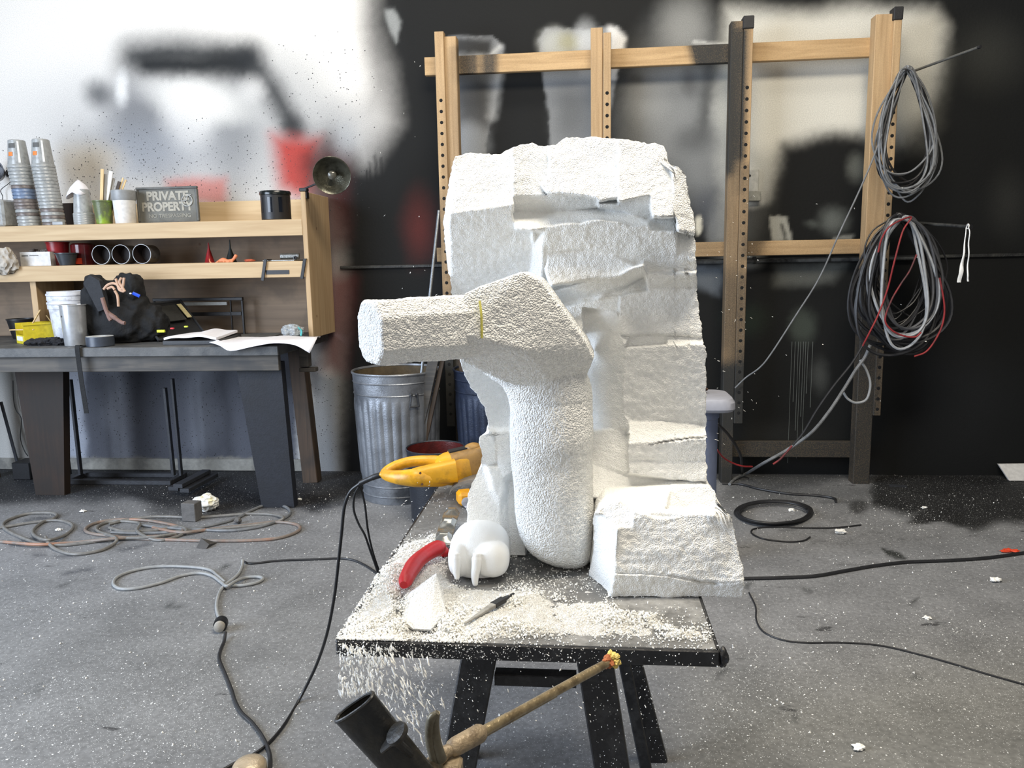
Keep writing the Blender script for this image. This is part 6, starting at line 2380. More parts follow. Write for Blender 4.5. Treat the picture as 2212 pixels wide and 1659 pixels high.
mb.f += [(edge_[i], edge_[(i+1) % len(edge_)], edge_[(i+1) % len(edge_)]+nU*nV, edge_[i]+nU*nV) for i in range(len(edge_))]
mb.m += [0]*len(edge_)
t2.part('paper_stack', mb, MATS['white_paper'], label='white paper sheets')
for i, (u_, v_, c_) in enumerate(((348, 717, (214, 226, 60)), (372, 710, (200, 50, 60)), (402, 706, (196, 214, 70)))):
    mb = MB()
    q = onY(u_, v_, 4.31+0.05*i)
    mb.box(q[0]-(0.022 if i == 0 else 0.009), q[0]+(0.022 if i == 0 else 0.009), q[1]-0.008, q[1]+0.008, q[2]-0.003, q[2]+(0.012 if i == 0 else 0.006), bev=0.001)
    t2.part('sticky_tab', mb, mat('tab_colour_%s' % ('yellow', 'red', 'lime')[i], c_), label=('bright yellow tab', 'red tab', 'lime tab')[i])

# papers drooping over the bench corner
us = [0, .2, .4, .6, .8, 1]
back = [(500, 4.62), (540, 4.66), (580, 4.68), (620, 4.66), (655, 4.62), (692, 4.60)]
mid_ = [(452, 739), (497, 741), (545, 739), (585, 736), (632, 735), (684, 732)]
low_ = [(474, 745), (498, 758), (548, 748), (592, 741), (636, 745), (669, 763)]
rows_ = []
for r_ in range(9):
    row = []
    for i in range(6):
        pb_ = np.array([onY(back[i][0], 716, back[i][1])[0], back[i][1], BZ+0.014])
        pm_ = onY(mid_[i][0], mid_[i][1], 4.185)
        pm_[2] = max(pm_[2], BZ+0.004) if i < 5 else pm_[2]
        pl_ = onY(low_[i][0], low_[i][1], 4.150)
        t_ = r_/5.0
        q = pb_+(pm_-pb_)*t_ if r_ <= 5 else pm_+(pl_-pm_)*((r_-5)/3.0)
        if 0 < r_ < 5:
            q = q+np.array([0, 0, 0.006*math.sin(i*2.1+r_)+0.004])
        row.append(q)
    rows_.append(smooth_path(row, 4))
mb = MB()
nU = len(rows_[0])
mb.add([p_ for r_ in rows_ for p_ in r_], [(j*nU+i, j*nU+i+1, (j+1)*nU+i+1, (j+1)*nU+i) for j in range(8) for i in range(nU-1)])
o = solo('drooping_papers', mb, MATS['white_paper'], 'large white paper sheets drooping over the right front corner of the bench', 'paper', (-1.9, 4.3, BZ))
so = o.modifiers.new('t', 'SOLIDIFY')
so.thickness = 0.0015

t, p, k = item('round_plate', 'flat dark grey round plate lying at the back of the bench', 'plate', 557, 712, BZ, y=4.72)
mb = MB()
mb.lathe([(0.001, 0), (0.10, 0), (0.135, 0.014), (0.137, 0.018), (0.133, 0.018), (0.10, 0.005), (0.001, 0.005)], p, n=40, cap=False)
t.part('disc', mb, mat('dull_grey_plate', (92, 92, 90), rough=0.45))
t, p, k = item('clear_plastic_bag', 'crumpled clear plastic bag with teal edge at the right end of the bench', 'plastic bag', 632, 712, BZ, y=4.62)
mb = MB()
Q = Vv*(1+0.15*vn(Vv, 0.4, 5)+0.12*(1-2*np.abs(vn(Vv, 0.25, 6))))[:, None]*np.array([0.062, 0.05, 0.042])+p+np.array([0, 0, 0.046])
Q[:, 2] = np.maximum(Q[:, 2], BZ+0.002)
mb.add(Q, Ff)
t.part('film', mb, mat('milky_film', (178, 184, 188), rough=0.2, trans=0.35, bump=0.3))
mb = MB()
mb.tube(smooth_path([p+np.array([0.045, -0.03, 0.07]), p+np.array([0.062, -0.02, 0.05]), p+np.array([0.062, -0.03, 0.02])], 6), 0.006, 8)
t.part('band', mb, mat('teal_print', (90, 190, 196)))

# black wire frame at the back of the bench
t, p, k = item('wire_stand', 'black square-tube frame with pale bar standing at the back of the bench', 'frame', 460, 700, BZ, y=4.95)
M_TUBE = mat('black_square_tube', (30, 28, 28), rough=0.5)
xa_, xb_ = onY(330, 640, 4.95)[0], onY(524, 640, 4.95)[0]
zt = onY(450, 643, 4.95)[2]
mb = MB()
mb.box(xa_, xb_, 4.94, 4.965, zt-0.02, zt, bev=0.002)
t.part('top_bar', mb, M_TUBE)
for xx in (xb_-0.013, xb_-0.09, xa_):
    mb = MB()
    mb.box(xx, xx+(0.013 if xx != xb_-0.09 else 0.008), 4.945, 4.96, BZ+0.0015, zt-0.0205, bev=0.002)
    t.part('upright', mb, M_TUBE)
mb = MB()
mb.box(xa_+0.02, xb_-0.10, 4.925, 4.938, zt-0.050, zt-0.028, bev=0.002)
t.part('pale_bar', mb, mat('pale_grey_bar', (156, 156, 150), rough=0.5), label='pale grey bar')
mb = MB()
mb.box(xa_+0.02, xb_-0.015, 4.945, 4.955, zt-0.12, zt-0.095, bev=0.002)
t.part('lower_bar', mb, M_TUBE)

# ---- under the bench
M_DARKMETAL = mat('dark_sprayed_metal', (48, 50, 55), rough=0.55, dirt=(28, 28, 31), dirt_scale=8)
rk = Thing('metal_rack', 'low dark metal rack with slim uprights under the bench', 'rack', (onZ(260, 1045, 0)[0], 4.82, 0.0))
for (u0, v0, u1, v1, wpx) in ((123, 820, 152, 1040, 6), (152, 820, 176, 1038, 6), (356, 838, 376, 1036, 7), (372, 818, 392, 1034, 6)):
    y_ = 4.86
    a, b = onY(u0, v0, y_), onY(u1, v1, y_)
    b[2] = 0.03
    mb = MB()
    mb.beam(a, b, wpx*y_*PXS, 0.03, up=(0, 1, 0), bev=0.002)
    rk.part('upright', mb, M_DARKMETAL)
xa_, xb_ = onY(138, 1045, 4.74)[0], onY(372, 1045, 4.74)[0]
mb = MB()
mb.box(xa_, xb_, 4.72, 4.76, 0.001, 0.030, bev=0.003)
mb.box(xa_, xb_, 4.90, 4.94, 0.001, 0.030, bev=0.003)
mb.box(xa_, xa_+0.04, 4.761, 4.899, 0.001, 0.028, bev=0.003)
mb.box(xb_-0.04, xb_, 4.761, 4.899, 0.001, 0.028, bev=0.003)
rk.part('base_frame', mb, M_DARKMETAL)

lab = ['lowest dark plank of the small heap on the floor under the bench', 'middle dark plank of the small heap on the floor under the bench', 'topmost dark plank of the small heap on the floor under the bench']
for i, (ua, va, ub, vb_, w_) in enumerate(((374, 1056, 430, 1030, .07), (398, 1060, 462, 1026, .06), (384, 1050, 446, 1018, .06))):
    a, b = onZ(ua, va, 0.014+0.028*i), onZ(ub, vb_, 0.014+0.028*i)
    mb = MB()
    mb.beam(a, b, w_, 0.024, bev=0.002)
    solo('short_plank', mb, M_DARKMETAL, lab[i], 'plank', tuple(a), group='heap of short planks under the bench')
t = Thing('black_box', 'small black box on the floor under the bench beside the brown leg', 'box', (onY(44, 1034, 4.9)[0], 4.9, 0.0))
a, b = onY(24, 1000, 4.82), onY(66, 1036, 4.82)
mb = MB()
mb.box(a[0], b[0], 4.82, 4.96, 0.001, a[2], bev=0.004)
t.part('body', mb, M_BLK)
mb = MB()
mb.beam(onY(2, 868, 4.98), np.array([onY(36, 990, 4.98)[0], 4.98, 0.09]), 0.02, 0.014, up=(0, 1, 0), bev=0.003)
mb.beam(np.array([onY(36, 990, 4.98)[0], 4.98, 0.09]), np.array([onY(44, 1010, 4.98)[0]-0.02, 4.98, 0.001]), 0.02, 0.014, up=(0, 1, 0), bev=0.003)
solo('leaning_bar', mb, M_DARKMETAL, 'slim dark bar leaning under the far left of the bench', 'metal bar', tuple(onY(2, 868, 4.98)))
mb = MB()
mb.tube(smooth_path([onY(28, 822, 5.06), onY(29, 860, 5.06), onY(34, 885, 5.06), onY(46, 905, 5.06), onY(44, 945, 5.06), onY(52, 972, 5.05), onY(60, 985, 5.03)], 6), 0.003, 6)
solo('wall_wire', mb, M_CORD, 'thin black wire running down the wall left of the brown bench leg', 'wire', tuple(onY(28, 822, 5.06)))

# block and crumpled wrapper on the floor
t = Thing('grey_block', 'small upright grey block on the floor among the hoses', 'block', tuple(onZ(408, 1127, 0)))
p = onZ(408, 1127, 0.001)
mb = MB()
mb.box(-0.043, 0.043, 0, 0.07, 0, 0.105, bev=0.003, R=np.array([[.995, .1, 0], [-.1, .995, 0], [0, 0, 1]]), o=p)
t.part('body', mb, mat('sprayed_grey_block', (96, 94, 92), rough=0.6, dirt=(66, 64, 62), dirt_scale=14))
t = Thing('crumpled_wrapper', 'crumpled white wrapper with yellow streaks behind the grey block', 'wrapper', tuple(onZ(446, 1106, 0)))
p = onZ(447, 1102, 0.001)
mb = MB()
Q = Vv*(1+0.22*vn(Vv, 0.5, 15)+0.16*(1-2*np.abs(vn(Vv, 0.3, 16))))[:, None]*np.array([0.068, 0.05, 0.045])+p+np.array([0, 0, 0.045])
Q[:, 2] = np.maximum(Q[:, 2], 0.002)
mb.add(Q, Ff)
t.part('film', mb, mat('white_yellow_wrapper', (226, 226, 220), rough=0.4, dirt=(222, 200, 70), dirt_amt=0.8, dirt_scale=9, bump=0.3))
t = Thing('small_ball', 'small dark frayed ball on the floor inside the hose loops', 'ball', tuple(onZ(514, 1128, 0)))
mb = MB()
mb.lump(onZ(514, 1124, 0.02), 0.018, 3, 0.25, 3)
t.part('body', mb, mat('dusty_grey_ball', (92, 90, 88), rough=0.9))
t = Thing('curled_scrap', 'curled dark grey scrap standing up on the floor in front of the hoses', 'scrap', tuple(onZ(436, 1182, 0)))
mb = MB()
b0, b1, ap, b2 = onZ(424, 1184, 0.001), onZ(445, 1186, 0.001), onZ(434, 1184, 0.001)+np.array([0, 0.01, 0.05]), onZ(470, 1172, 0.001)
mb.add([b0, b1, b2, ap, onZ(452, 1176, 0.02)], [(0, 1, 3), (1, 4, 3), (1, 2, 4), (2, 3, 4), (0, 3, 2), (0, 2, 1)])
t.part('scrap', mb, mat('dull_dark_scrap', (74, 72, 70), rough=0.8))
# ------------------------------------------------------------------ bins behind the table
M_GALV = mat('sprayed_galvanised_steel', (138, 142, 148), rough=0.38, metal=0.55, var=0.2, vs=10, dirt=(52, 54, 58), dirt_amt=0.75, dirt_scale=3)
M_BLUEBIN = mat('dark_blue_bin_metal', (40, 48, 66), rough=0.45, metal=0.3, var=0.2, dirt=(28, 32, 42), dirt_scale=6)
M_INS = mat('rusty_bin_inside', (96, 84, 64), rough=0.6, metal=0.2, dirt=(50, 44, 36))


def trash(name, label, c, m, h=0.78, r0=0.225, r1=0.262):
    c = np.asarray(c, float)
    t = Thing(name, label, 'bin', tuple(c))
    mb = MB()
    prof = []
    zs = [0.001, 0.01, 0.014, 0.04, 0.045, 0.05, 0.10, 0.105, 0.11, 0.13, 0.15]+list(np.linspace(0.17, h-0.16, 10))+[h-0.15, h-0.13, h-0.125, h-0.12, h-0.10, h-0.06, h-0.055, h-0.05, h-0.02, h-0.008]
    for z_ in zs:
        r_ = r0+(r1-r0)*z_/h
        if z_ in (0.045, 0.105, h-0.125, h-0.055):
            r_ += 0.004
        prof.append((r_, z_))

    def rad(a, z_):
        w_ = min(max((z_-0.14)/0.03, 0), 1)*min(max((h-0.15-z_)/0.03, 0), 1)
        q = (a*30/(2*math.pi)) % 1.0
        return 1+0.028*w_*(0.5-0.5*math.cos(2*math.pi*q))**0.6
    mb.lathe(prof, c, n=240, cap=False, rad=rad)
    mb.lathe([(0.001, 0.002), (r0-0.002, 0.002)], c, n=60, cap=False)
    t.part('drum', mb, m)
    mb = MB()
    mb.lathe([(r1-0.006, h-0.01), (r1+0.004, h-0.009), (r1+0.007, h-0.002), (r1+0.004, h+0.005), (r1-0.003, h+0.003), (r1-0.006, h-0.006)], c, n=60, cap=False)
    t.part('rolled_rim', mb, m)
    mb = MB()
    mb.lathe([(r1-0.007, h-0.008), (r0-0.008, 0.02), (0.001, 0.02)], c, n=60, cap=False)
    t.part('inner_lining', mb, M_INS)
    return t


cb = onZ(849, 1090, 0.001)+np.array([0, 0.21, 0])
cb[2] = 0.0
tb = trash('trash_can', 'dented galvanised steel trash can with ribbed sides under the forearm of the carving', cb, M_GALV)
# side handle
mb = MB()
ha = onY(918, 856, cb[1]-0.255)
hc = np.array([ha[0], 0, ha[2]])
ang = math.atan2(-0.24, hc[0]-cb[0])
rr_ = 0.268
hp_ = []
for (da, dz) in ((-0.07, 0.0), (-0.10, -0.06), (-0.09, -0.068), (0.09, -0.068), (0.10, -0.06), (0.07, 0.0)):
    a_ = -0.95+da
    hp_.append(cb+np.array([rr_*math.cos(a_), rr_*math.sin(a_), hc[2]+dz]))
mb.tube(smooth_path(hp_, 5), 0.004, 8)
for da in (-0.07, 0.07):
    a_ = -0.95+da
    mb.lump(cb+np.array([0.262*math.cos(a_), 0.262*math.sin(a_), hc[2]+0.002]), 0.010, 2, 0.05, 2)
tb.part('handle', mb, M_DARKMETAL)
t2 = trash('trash_can', 'dark blue ribbed metal can mostly hidden behind the carving', (onY(1075, 850, 4.62)[0], 4.62, 0.0), M_BLUEBIN, h=0.78)
# boards and rod standing in the can
lab = ['grey board standing in the steel trash can', 'narrow tan board standing in the steel trash can', 'brown stick leaning out of the dark blue can']
for i, (ua, va, ub, vb_, y_, w_, m) in enumerate(((938, 770, 925, 830, 4.42, .06, M_BENCH), (962, 750, 945, 830, 4.44, .025, M_TIMBER2), (990, 740, 1002, 830, 4.50, .03, M_TIMBER2))):
    a, b = onY(ua, va, y_), onY(ub, vb_, y_)
    e = b+(b-a)*((b[2]-0.06)/(a[2]-b[2]))*0.55
    mb = MB()
    mb.beam(a+(a-b)*0.35, e, w_, 0.02, up=(0, 1, 0), bev=0.002)
    solo('scrap_board', mb, m, lab[i], 'board', tuple(a))
mb = MB()
a, b = onY(948, 455, 4.80), onY(908, 830, 4.52)
mb.tube([a, b, b+(b-a)*0.3], 0.009, 10)
solo('thin_rod', mb, mat('grey_steel_rod', (120, 126, 132), rough=0.35, metal=0.6), 'long thin grey rod leaning from the trash can against the left rack upright', 'rod', tuple(a))

# black bucket just behind the table corner
c = onZ(940, 1132, 0)
c = np.array([c[0]+0.0, c[1]+0.08, 0.0])
t = Thing('black_bucket', 'black bucket with dark red inside on the floor behind the power tool', 'bucket', tuple(c))
mb = MB()
mb.lathe([(0.001, 0.001), (0.140, 0.001), (0.143, 0.004), (0.158, 0.40), (0.162, 0.402), (0.164, 0.412), (0.160, 0.415), (0.155, 0.41)], c, n=48, cap=False)
t.part('pail', mb, mat('blue_black_pail', (34, 38, 46), rough=0.45))
mb = MB()
mb.lathe([(0.1545, 0.409), (0.148, 0.20), (0.001, 0.19)], c, n=48, cap=False)
t.part('paint_lining', mb, mat('dark_red_paint_film', (84, 30, 28), rough=0.35, dirt=(40, 22, 22), dirt_scale=9), label='dark red dried paint lining')

# pedestal at the right of the carving
t = Thing('pedestal_stand', 'pale grey moulded pedestal with rounded slab top just behind the right side of the carving', 'pedestal', (onY(1500, 900, 3.6)[0], 3.6, 0.0))
PY = 3.6
xr = onY(1581, 862, PY)[0]
zt_, zb_ = onY(1560, 842, PY)[2], onY(1560, 881, PY)[2]
mb = MB()
W_ = 0.30
rg = []
for (z_, ins) in ((zb_, 0.018), (zb_+0.004, 0.008), (zb_+0.016, 0.0), (zb_+0.045, 0.001), (zb_+0.062, 0.012), (zb_+0.066, 0.028)):
    rg.append([np.array([xr-W_/2+x_, PY+y_, z_]) for x_, y_ in [(a_, b_) for a_, b_ in [((W_/2-ins)*math.copysign(abs(math.cos(q))**0.35, math.cos(q)), (W_/2-ins)*math.copysign(abs(math.sin(q))**0.35, math.sin(q))) for q in np.arange(48)*2*math.pi/48]]])
mb.rings(rg)
M_PED = mat('grey_moulded_plastic', (150, 152, 162), rough=0.5, var=0.06, bump=0.02)
t.part('slab_top', mb, M_PED)
xc = onY(1549, 950, PY)[0]-0.085
mb = MB()
mb.lathe([(0.092, zb_-0.001), (0.092, zb_-0.04), (0.086, zb_-0.045), (0.085, 0.06), (0.11, 0.05), (0.13, 0.001)], (xc, PY, 0), n=40)
t.part('column', mb, mat('blue_grey_column', (104, 114, 140), rough=0.45, var=0.05, bump=0.02))
t = Thing('rusty_lump', 'small rusty brown lump lying on the pale pedestal', 'scrap', (xr-0.17, PY, zb_+0.067))
mb = MB()
mb.lump((xr-0.155, PY+0.02, zb_+0.085), (0.035, 0.03, 0.022), 5, 0.6, 3)
mb.lump((xr-0.165, PY+0.03, zb_+0.11), (0.022, 0.02, 0.03), 8, 0.6, 3)
t.part('scrap', mb, mat('rust_brown', (70, 52, 42), rough=0.9))

# ------------------------------------------------------------------ cables on the rack
M_HOSEG = mat('grey_dusty_cable', (108, 110, 112), rough=0.5, var=0.25, vs=30, bump=0.05)
M_HOSEK = mat('black_cable', (34, 34, 36), rough=0.45, var=0.25, vs=20, bump=0.05)
M_HOSEL = mat('pale_grey_cable', (150, 153, 156), rough=0.45, var=0.15, vs=30, bump=0.05)
M_HOSER = mat('red_dusty_cable', (134, 34, 36), rough=0.5, dirt=(48, 40, 42), dirt_amt=0.85, dirt_scale=6, bump=0.05)


def hook(name, label, u0, v0, y0, u1, v1, y1, m, r=0.007, u2=None):
    a, b = onY(u0, v0, y0), onY(u1, v1, y1)
    t = Thing(name, label, 'hook', tuple(a))
    mb = MB()
    mb.tube([a, b], r, 10)
    t.part('rod', mb, m)
    mb = MB()
    d_ = (b-a)/np.linalg.norm(b-a)
    mb.tube([b-d_*0.012, b+d_*0.004], r*1.25, 10)
    t.part('end_cap', mb, M_CAP)
    return a, b


hook('hanger_rod', 'grey metal rod sticking out to the right above, holding the upper coil', 1945, 164, 4.86, 2117, 101, 4.35, mat('grey_hanger_rod', (110, 110, 106), rough=0.4, metal=0.5))
hook('hanger_rod', 'black rod sticking out level below, holding the big coil', 1925, 478, 4.86, 2097, 490, 4.35, M_DKPAINT, r=0.0095)


def coil(name, label, cx, vtop, vbot, wid, n, y0, dy, r, mats_, seed, twist=0.0, group=None):
    """loops hanging from one point: each loop goes over the rod and sags to its own depth"""
    rn = random.Random(seed)
    pts = []
    for k in range(n):
        hw = wid/2*rn.uniform(0.62, 1.0)
        vb_ = vbot-rn.uniform(0, (vbot-vtop)*0.20)
        ox = rn.uniform(-wid*0.10, wid*0.10)
        ph = rn.uniform(-0.05, 0.05)
        yy = y0+dy*(k/n-0.5)
        for a in np.arange(0, 2*math.pi, math.pi/9):
            s_, c_ = math.sin(a), math.cos(a)
            # narrow at the top, wide below
            f = (1-c_)/2
            wdt = hw*(0.30+0.95*f-0.25*f*f)/1.0
            u_ = cx+ox*f+wdt*s_+twist*hw*math.sin(2*a)*0.3+6*math.sin(a*3+k)
            v_ = vtop+rn.uniform(-1.5, 1.5)+(vb_-vtop)*f+4*math.sin(a*2+k*1.7)
            pts.append(onY(u_, v_, yy+0.02*math.sin(a+k)))
    mb = MB()
    mb.tube(smooth_path(pts, 3), r, 6)
    return solo(name, mb, mats_, label, 'cable', tuple(pts[0]), group=group)


coil('coiled_cable', 'grey cable coiled in long loops on the upper hanger rod', 1960, 146, 438, 176, 10, 4.66, 0.14, 0.0052, M_HOSEG, 3)
coil('coiled_cable', 'black cable coiled in with the grey one on the upper hanger rod', 1960, 148, 415, 170, 7, 4.72, 0.12, 0.0060, M_HOSEK, 9)
coil('coiled_hose', 'thick black hose coiled on the left of the lower hanger rod', 1942, 466, 768, 272, 15, 4.66, 0.18, 0.0090, M_HOSEK, 11)
coil('coiled_hose', 'pale grey hose looped in the big lower coil', 1950, 470, 770, 216, 3, 4.55, 0.06, 0.0080, M_HOSEL, 21, 0.3)
coil('coiled_hose', 'mid grey hose looped in the big lower coil', 1955, 470, 764, 240, 6, 4.60, 0.14, 0.0078, mat('charcoal_hose', (66, 67, 70), rough=0.45, var=0.25, vs=20, bump=0.05), 25, 0.5)
coil('coiled_cable', 'thin black cable looped at the back of the big lower coil', 1950, 476, 720, 230, 8, 4.72, 0.06, 0.0050, M_HOSEK, 31, 0.9)


def run(name, label, pts, r, m, cat='cable', n=8, k=8, group=None):
    mb = MB()
    mb.tube(smooth_path(pts, k), r, n)
    return solo(name, mb, m, label, cat, tuple(pts[0]), group=group)


y4 = 4.50
red = [(1905, 520), (1912, 500), (1935, 480), (1968, 470), (1955, 500), (1938, 560), (1925, 620), (1905, 680), (1886, 706), (1896, 720), (1920, 722), (1950, 735), (1975, 730), (1995, 718), (2010, 700)]
run('red_cable', 'red cable winding through the big lower coil', [onY(u_, v_, y4-0.012*(i % 3)) for i, (u_, v_) in enumerate(((1897, 545), (1905, 515), (1925, 487), (1968, 469), (1950, 500), (1932, 565), (1917, 625), (1897, 680), (1880, 715),
    (1862, 750)))], 0.0048, M_HOSER)
run('dark_trailing_cable', 'dark cable trailing from the big coil toward the floor, red near its lower end', [onY(u_, v_, 4.5) for u_, v_ in ((1866, 742), (1840, 785), (1800, 835), (1765, 885), (1735, 935), (1712, 962))], 0.0066, M_HOSEK)
run('red_cable', 'red length of cable near the floor left of the fourth upright', [onY(u_, v_, 4.5) for u_, v_ in ((1711, 963), (1700, 976), (1685, 992), (1670, 1003))], 0.0060, M_HOSER)
run('red_cable', 'red cable curving along the bottom of the big coil', [onY(u_, v_, 4.49) for u_, v_ in ((1980, 550), (1965, 585), (1945, 615), (1925, 650), (1912, 690), (1925, 712), (1950, 725), (1976, 728), (1990, 718))], 0.0048, M_HOSER)
run('red_cable', 'red cable down the right side of the big coil', [onY(u_, v_, 4.49) for u_, v_ in ((2030, 600), (2040, 660), (2036, 700), (2020, 735), (2000, 760), (1975, 770))], 0.0048, M_HOSER)
run('grey_trailing_hose', 'pale grey hose trailing from the big coil down to the floor', [onY(1880, 745, 4.6), onY(1868, 772, 4.6), onY(1848, 800, 4.58), onY(1822, 842, 4.56), onY(1790, 890, 4.55), onY(1752, 935, 4.56), onY(1700, 972, 4.6), onY(1650, 1000, 4.62),
     onZ(1612, 1023, 0.03), onZ(1588, 1034, 0.012), onZ(1576, 1046, 0.010)], 0.0095, M_HOSEG)
run('hose_end_loop', 'short pale hose loop hanging below the big coil', [onY(u_, v_, 4.62) for u_, v_ in ((1858, 778), (1872, 800), (1880, 830), (1872, 862), (1850, 870), (1832, 862), (1822, 848))], 0.007, M_HOSEL)
run('diagonal_cable', 'thin grey cable running slantwise from the upper coil down to the third upright', [onY(1905, 290, 4.62), onY(1885, 345, 4.63), onY(1855, 415, 4.65), onY(1815, 500, 4.67), onY(1770, 600, 4.70), onY(1720, 680, 4.72), onY(1665, 765, 4.74), onY(1640, 795, 4.76), onY(1612, 815, 4.80), onY(1588, 838, 4.83)], 0.0048, M_HOSEG)
run('floor_bound_cable', 'dark cable drooping from behind the pedestal to the floor', [onY(1549, 915, 4.3), onY(1570, 935, 4.4), onY(1588, 960, 4.5), onY(1600, 985, 4.6), onY(1602, 1005, 4.7), onZ(1604, 1022, 0.012)], 0.008, M_HOSEK)
run('short_red_cable', 'short red cable near the floor between pedestal and third upright', [onY(1549, 972, 4.4), onY(1562, 988, 4.45), onY(1582, 1000, 4.5), onY(1604, 1007, 4.52), onY(1625, 1008, 4.56)], 0.005, M_HOSER)
# white ribbon
t = Thing('white_ribbon', 'torn white strip of plastic tied to the end of the lower hanger rod', 'ribbon', tuple(onY(2092, 488, 4.36)))
for pts, w_ in ((((2090, 486), (2086, 500), (2084, 530), (2080, 560), (2076, 585), (2072, 610)), (.004, .005, .008, .012, .022, .020)), (((2092, 486), (2094, 500), (2093, 530), (2092, 560), (2090, 590), (2092, 608)), (.004, .006, .007, .007, .009, .010))):
    P_ = smooth_path([onY(u_, v_, 4.33) for u_, v_ in pts], 6)
    ww = np.interp(np.linspace(0, 1, len(P_)), np.linspace(0, 1, 6), w_)
    rg = []
    for i, q in enumerate(P_):
        y_ = 0.004*math.sin(i*0.7)
        rg.append([q+np.array([-ww[i]/2, y_, 0]), q+np.array([0, -0.003+y_, 0]), q+np.array([ww[i]/2, y_, 0]), q+np.array([0, 0.003+y_, 0])])
    mb = MB()
    mb.rings(rg)
    t.part('tail', mb, MATS['white_print'])
mb = MB()
c = onY(2091, 489, 4.355)
mb.tube([c+np.array([0.0, 0.012*math.cos(a), 0.012*math.sin(a)]) for a in np.arange(12)*math.pi/6], 0.003, 6, loop=True)
t.part('knot', mb, MATS['white_print'])

# pale board fragment on the floor at the right edge
t = Thing('white_board_scrap', 'white board offcut leaning at the foot of the wall on the far right', 'board', (2.75, 4.99, 0.0))
mb = MB()
ff = [onY(2181, 1029, 4.97), onY(2250, 1029, 4.97), onY(2236, 1002, 5.06), onY(2157, 1003, 5.06)]
for q in ff[:2]:
    q[2] = 0.004
mb.hexa(ff, [q+np.array([0, 0.018, 0.0]) for q in ff])
t.part('panel', mb, MATS['white_carton_board'])

# ------------------------------------------------------------------ hoses and cords on the floor
M_HOSEO = mat('orange_dusty_hose', (122, 112, 104), rough=0.5, var=0.15, dirt=(168, 112, 78), dirt_amt=0.6, dirt_scale=3.5, bump=0.05)
M_HOSED = mat('grey_floor_hose', (112, 110, 106), rough=0.5, var=0.2, bump=0.05)


def fl(pts, z=0.009):
    out = []
    for q in pts:
        out.append(onZ(q[0], q[1], q[2] if len(q) > 2 else z))
    return out


H = 0.0085
run('floor_hose', 'grey hose looping at the far left end of the tangle on the floor', fl([(-60, 1144), (0, 1140), (60, 1130), (120, 1124), (150, 1130), (157, 1140), (140, 1156), (110, 1166, .03), (88, 1164, .03), (72, 1154), (74, 1142), (92, 1128), (116, 1120), (122, 1112), (104, 1108),
    (60, 1110), (20, 1122), (6, 1134), (16, 1146), (44, 1160), (84, 1174), (130, 1178), (190, 1172), (250, 1164), (330, 1160, .02), (400, 1150), (480, 1142), (560, 1134), (600, 1126), (612, 1118, .02), (590, 1112), (540, 1110), (480, 1114), (420, 1118), (340, 1116), (280, 1122), (236, 1132)], H), H, M_HOSED, 'hose')
run('floor_hose', 'orange-streaked hose winding through the middle of the floor tangle', fl([(-60, 1168), (0, 1170), (80, 1176, .02), (160, 1172), (240, 1164, .02), (300, 1160), (370, 1156), (396, 1146), (380, 1136), (330, 1126), (280, 1122), (235, 1124), (200, 1132), (184, 1144), (196, 1152),
    (240, 1158), (300, 1164), (370, 1166), (440, 1168), (520, 1168), (590, 1164), (630, 1154), (648, 1142), (636, 1132), (590, 1128), (520, 1136), (450, 1144), (390, 1150, .02), (330, 1140)], H), H, M_HOSEO, 'hose')
run('floor_hose', 'grey hose curling low in front of the floor tangle', fl([(98, 1160, .03), (104, 1172, .02), (120, 1186), (150, 1196), (180, 1196), (220, 1188), (244, 1176), (252, 1164, .02), (236, 1156, .02), (216, 1150), (208, 1142), (220, 1132), (250, 1126), (300, 1130), (296, 1146, .02), (312, 1158, .02), (334, 1166),
    (356, 1166), (390, 1156), (402, 1144, .02), (380, 1138), (330, 1146), (270, 1148), (236, 1140)], H), H, M_HOSED, 'hose')
run('floor_hose', 'dark hose stretching to the right loop of the floor tangle', fl([(240, 1150, .02), (300, 1152), (380, 1148), (460, 1134), (510, 1120), (540, 1104), (570, 1092), (600, 1090), (622, 1098), (626, 1110), (604, 1124), (560, 1138), (500, 1146), (430, 1144), (360, 1140), (300, 1134)], H), H, M_HOSEG, 'hose')
run('extension_cord', 'pale grey extension cord looping on the floor left of the table', fl([(524, 1210, .02), (523, 1222), (516, 1238), (504, 1250), (488, 1262), (476, 1276), (469, 1296), (468, 1316), (474, 1338)], .008), 0.0072, mat('pale_floor_cord', (140, 142, 142), rough=0.5, bump=0.03), 'cord')
run('extension_cord', 'grey cord making a long loop on the floor left of the table', fl([(500, 1265), (528, 1264), (556, 1258), (568, 1250), (556, 1246), (530, 1248), (508, 1256, .02), (490, 1266, .02), (478, 1258), (458, 1244), (430, 1238), (390, 1244), (350, 1258), (300, 1270), (262, 1272), (245, 1262), (254, 1246), (290, 1232), (340, 1224), (400, 1224), (450, 1230), (470, 1244), (486, 1258)], .008), 0.0072,
    mat('pale_floor_cord', (0, 0, 0)), 'cord')
run('extension_cord', 'thin dark cord running on the floor from the pale cord end toward the table', fl([(526, 1213), (545, 1217), (600, 1211), (680, 1208), (735, 1206), (770, 1212), (806, 1232), (840, 1262)], .006), 0.005, M_HOSEK, 'cord')
t = Thing('cord_coupling', 'black plug and socket joining the pale cord to the dark cord', 'plug', tuple(onZ(482, 1350, 0)))
c, dv = onZ(478, 1345, 0.026), np.array([0.25, -1.0, 0.0])
mb = MB()
mb.lathe([(0.012, -0.02), (0.024, -0.012), (0.027, 0.0), (0.026, 0.022), (0.018, 0.024)], c, dv, n=24)
t.part('socket', mb, M_BLK)
mb = MB()
mb.lathe([(0.0175, 0.0245), (0.021, 0.028), (0.020, 0.044), (0.008, 0.05)], c, dv, n=24)
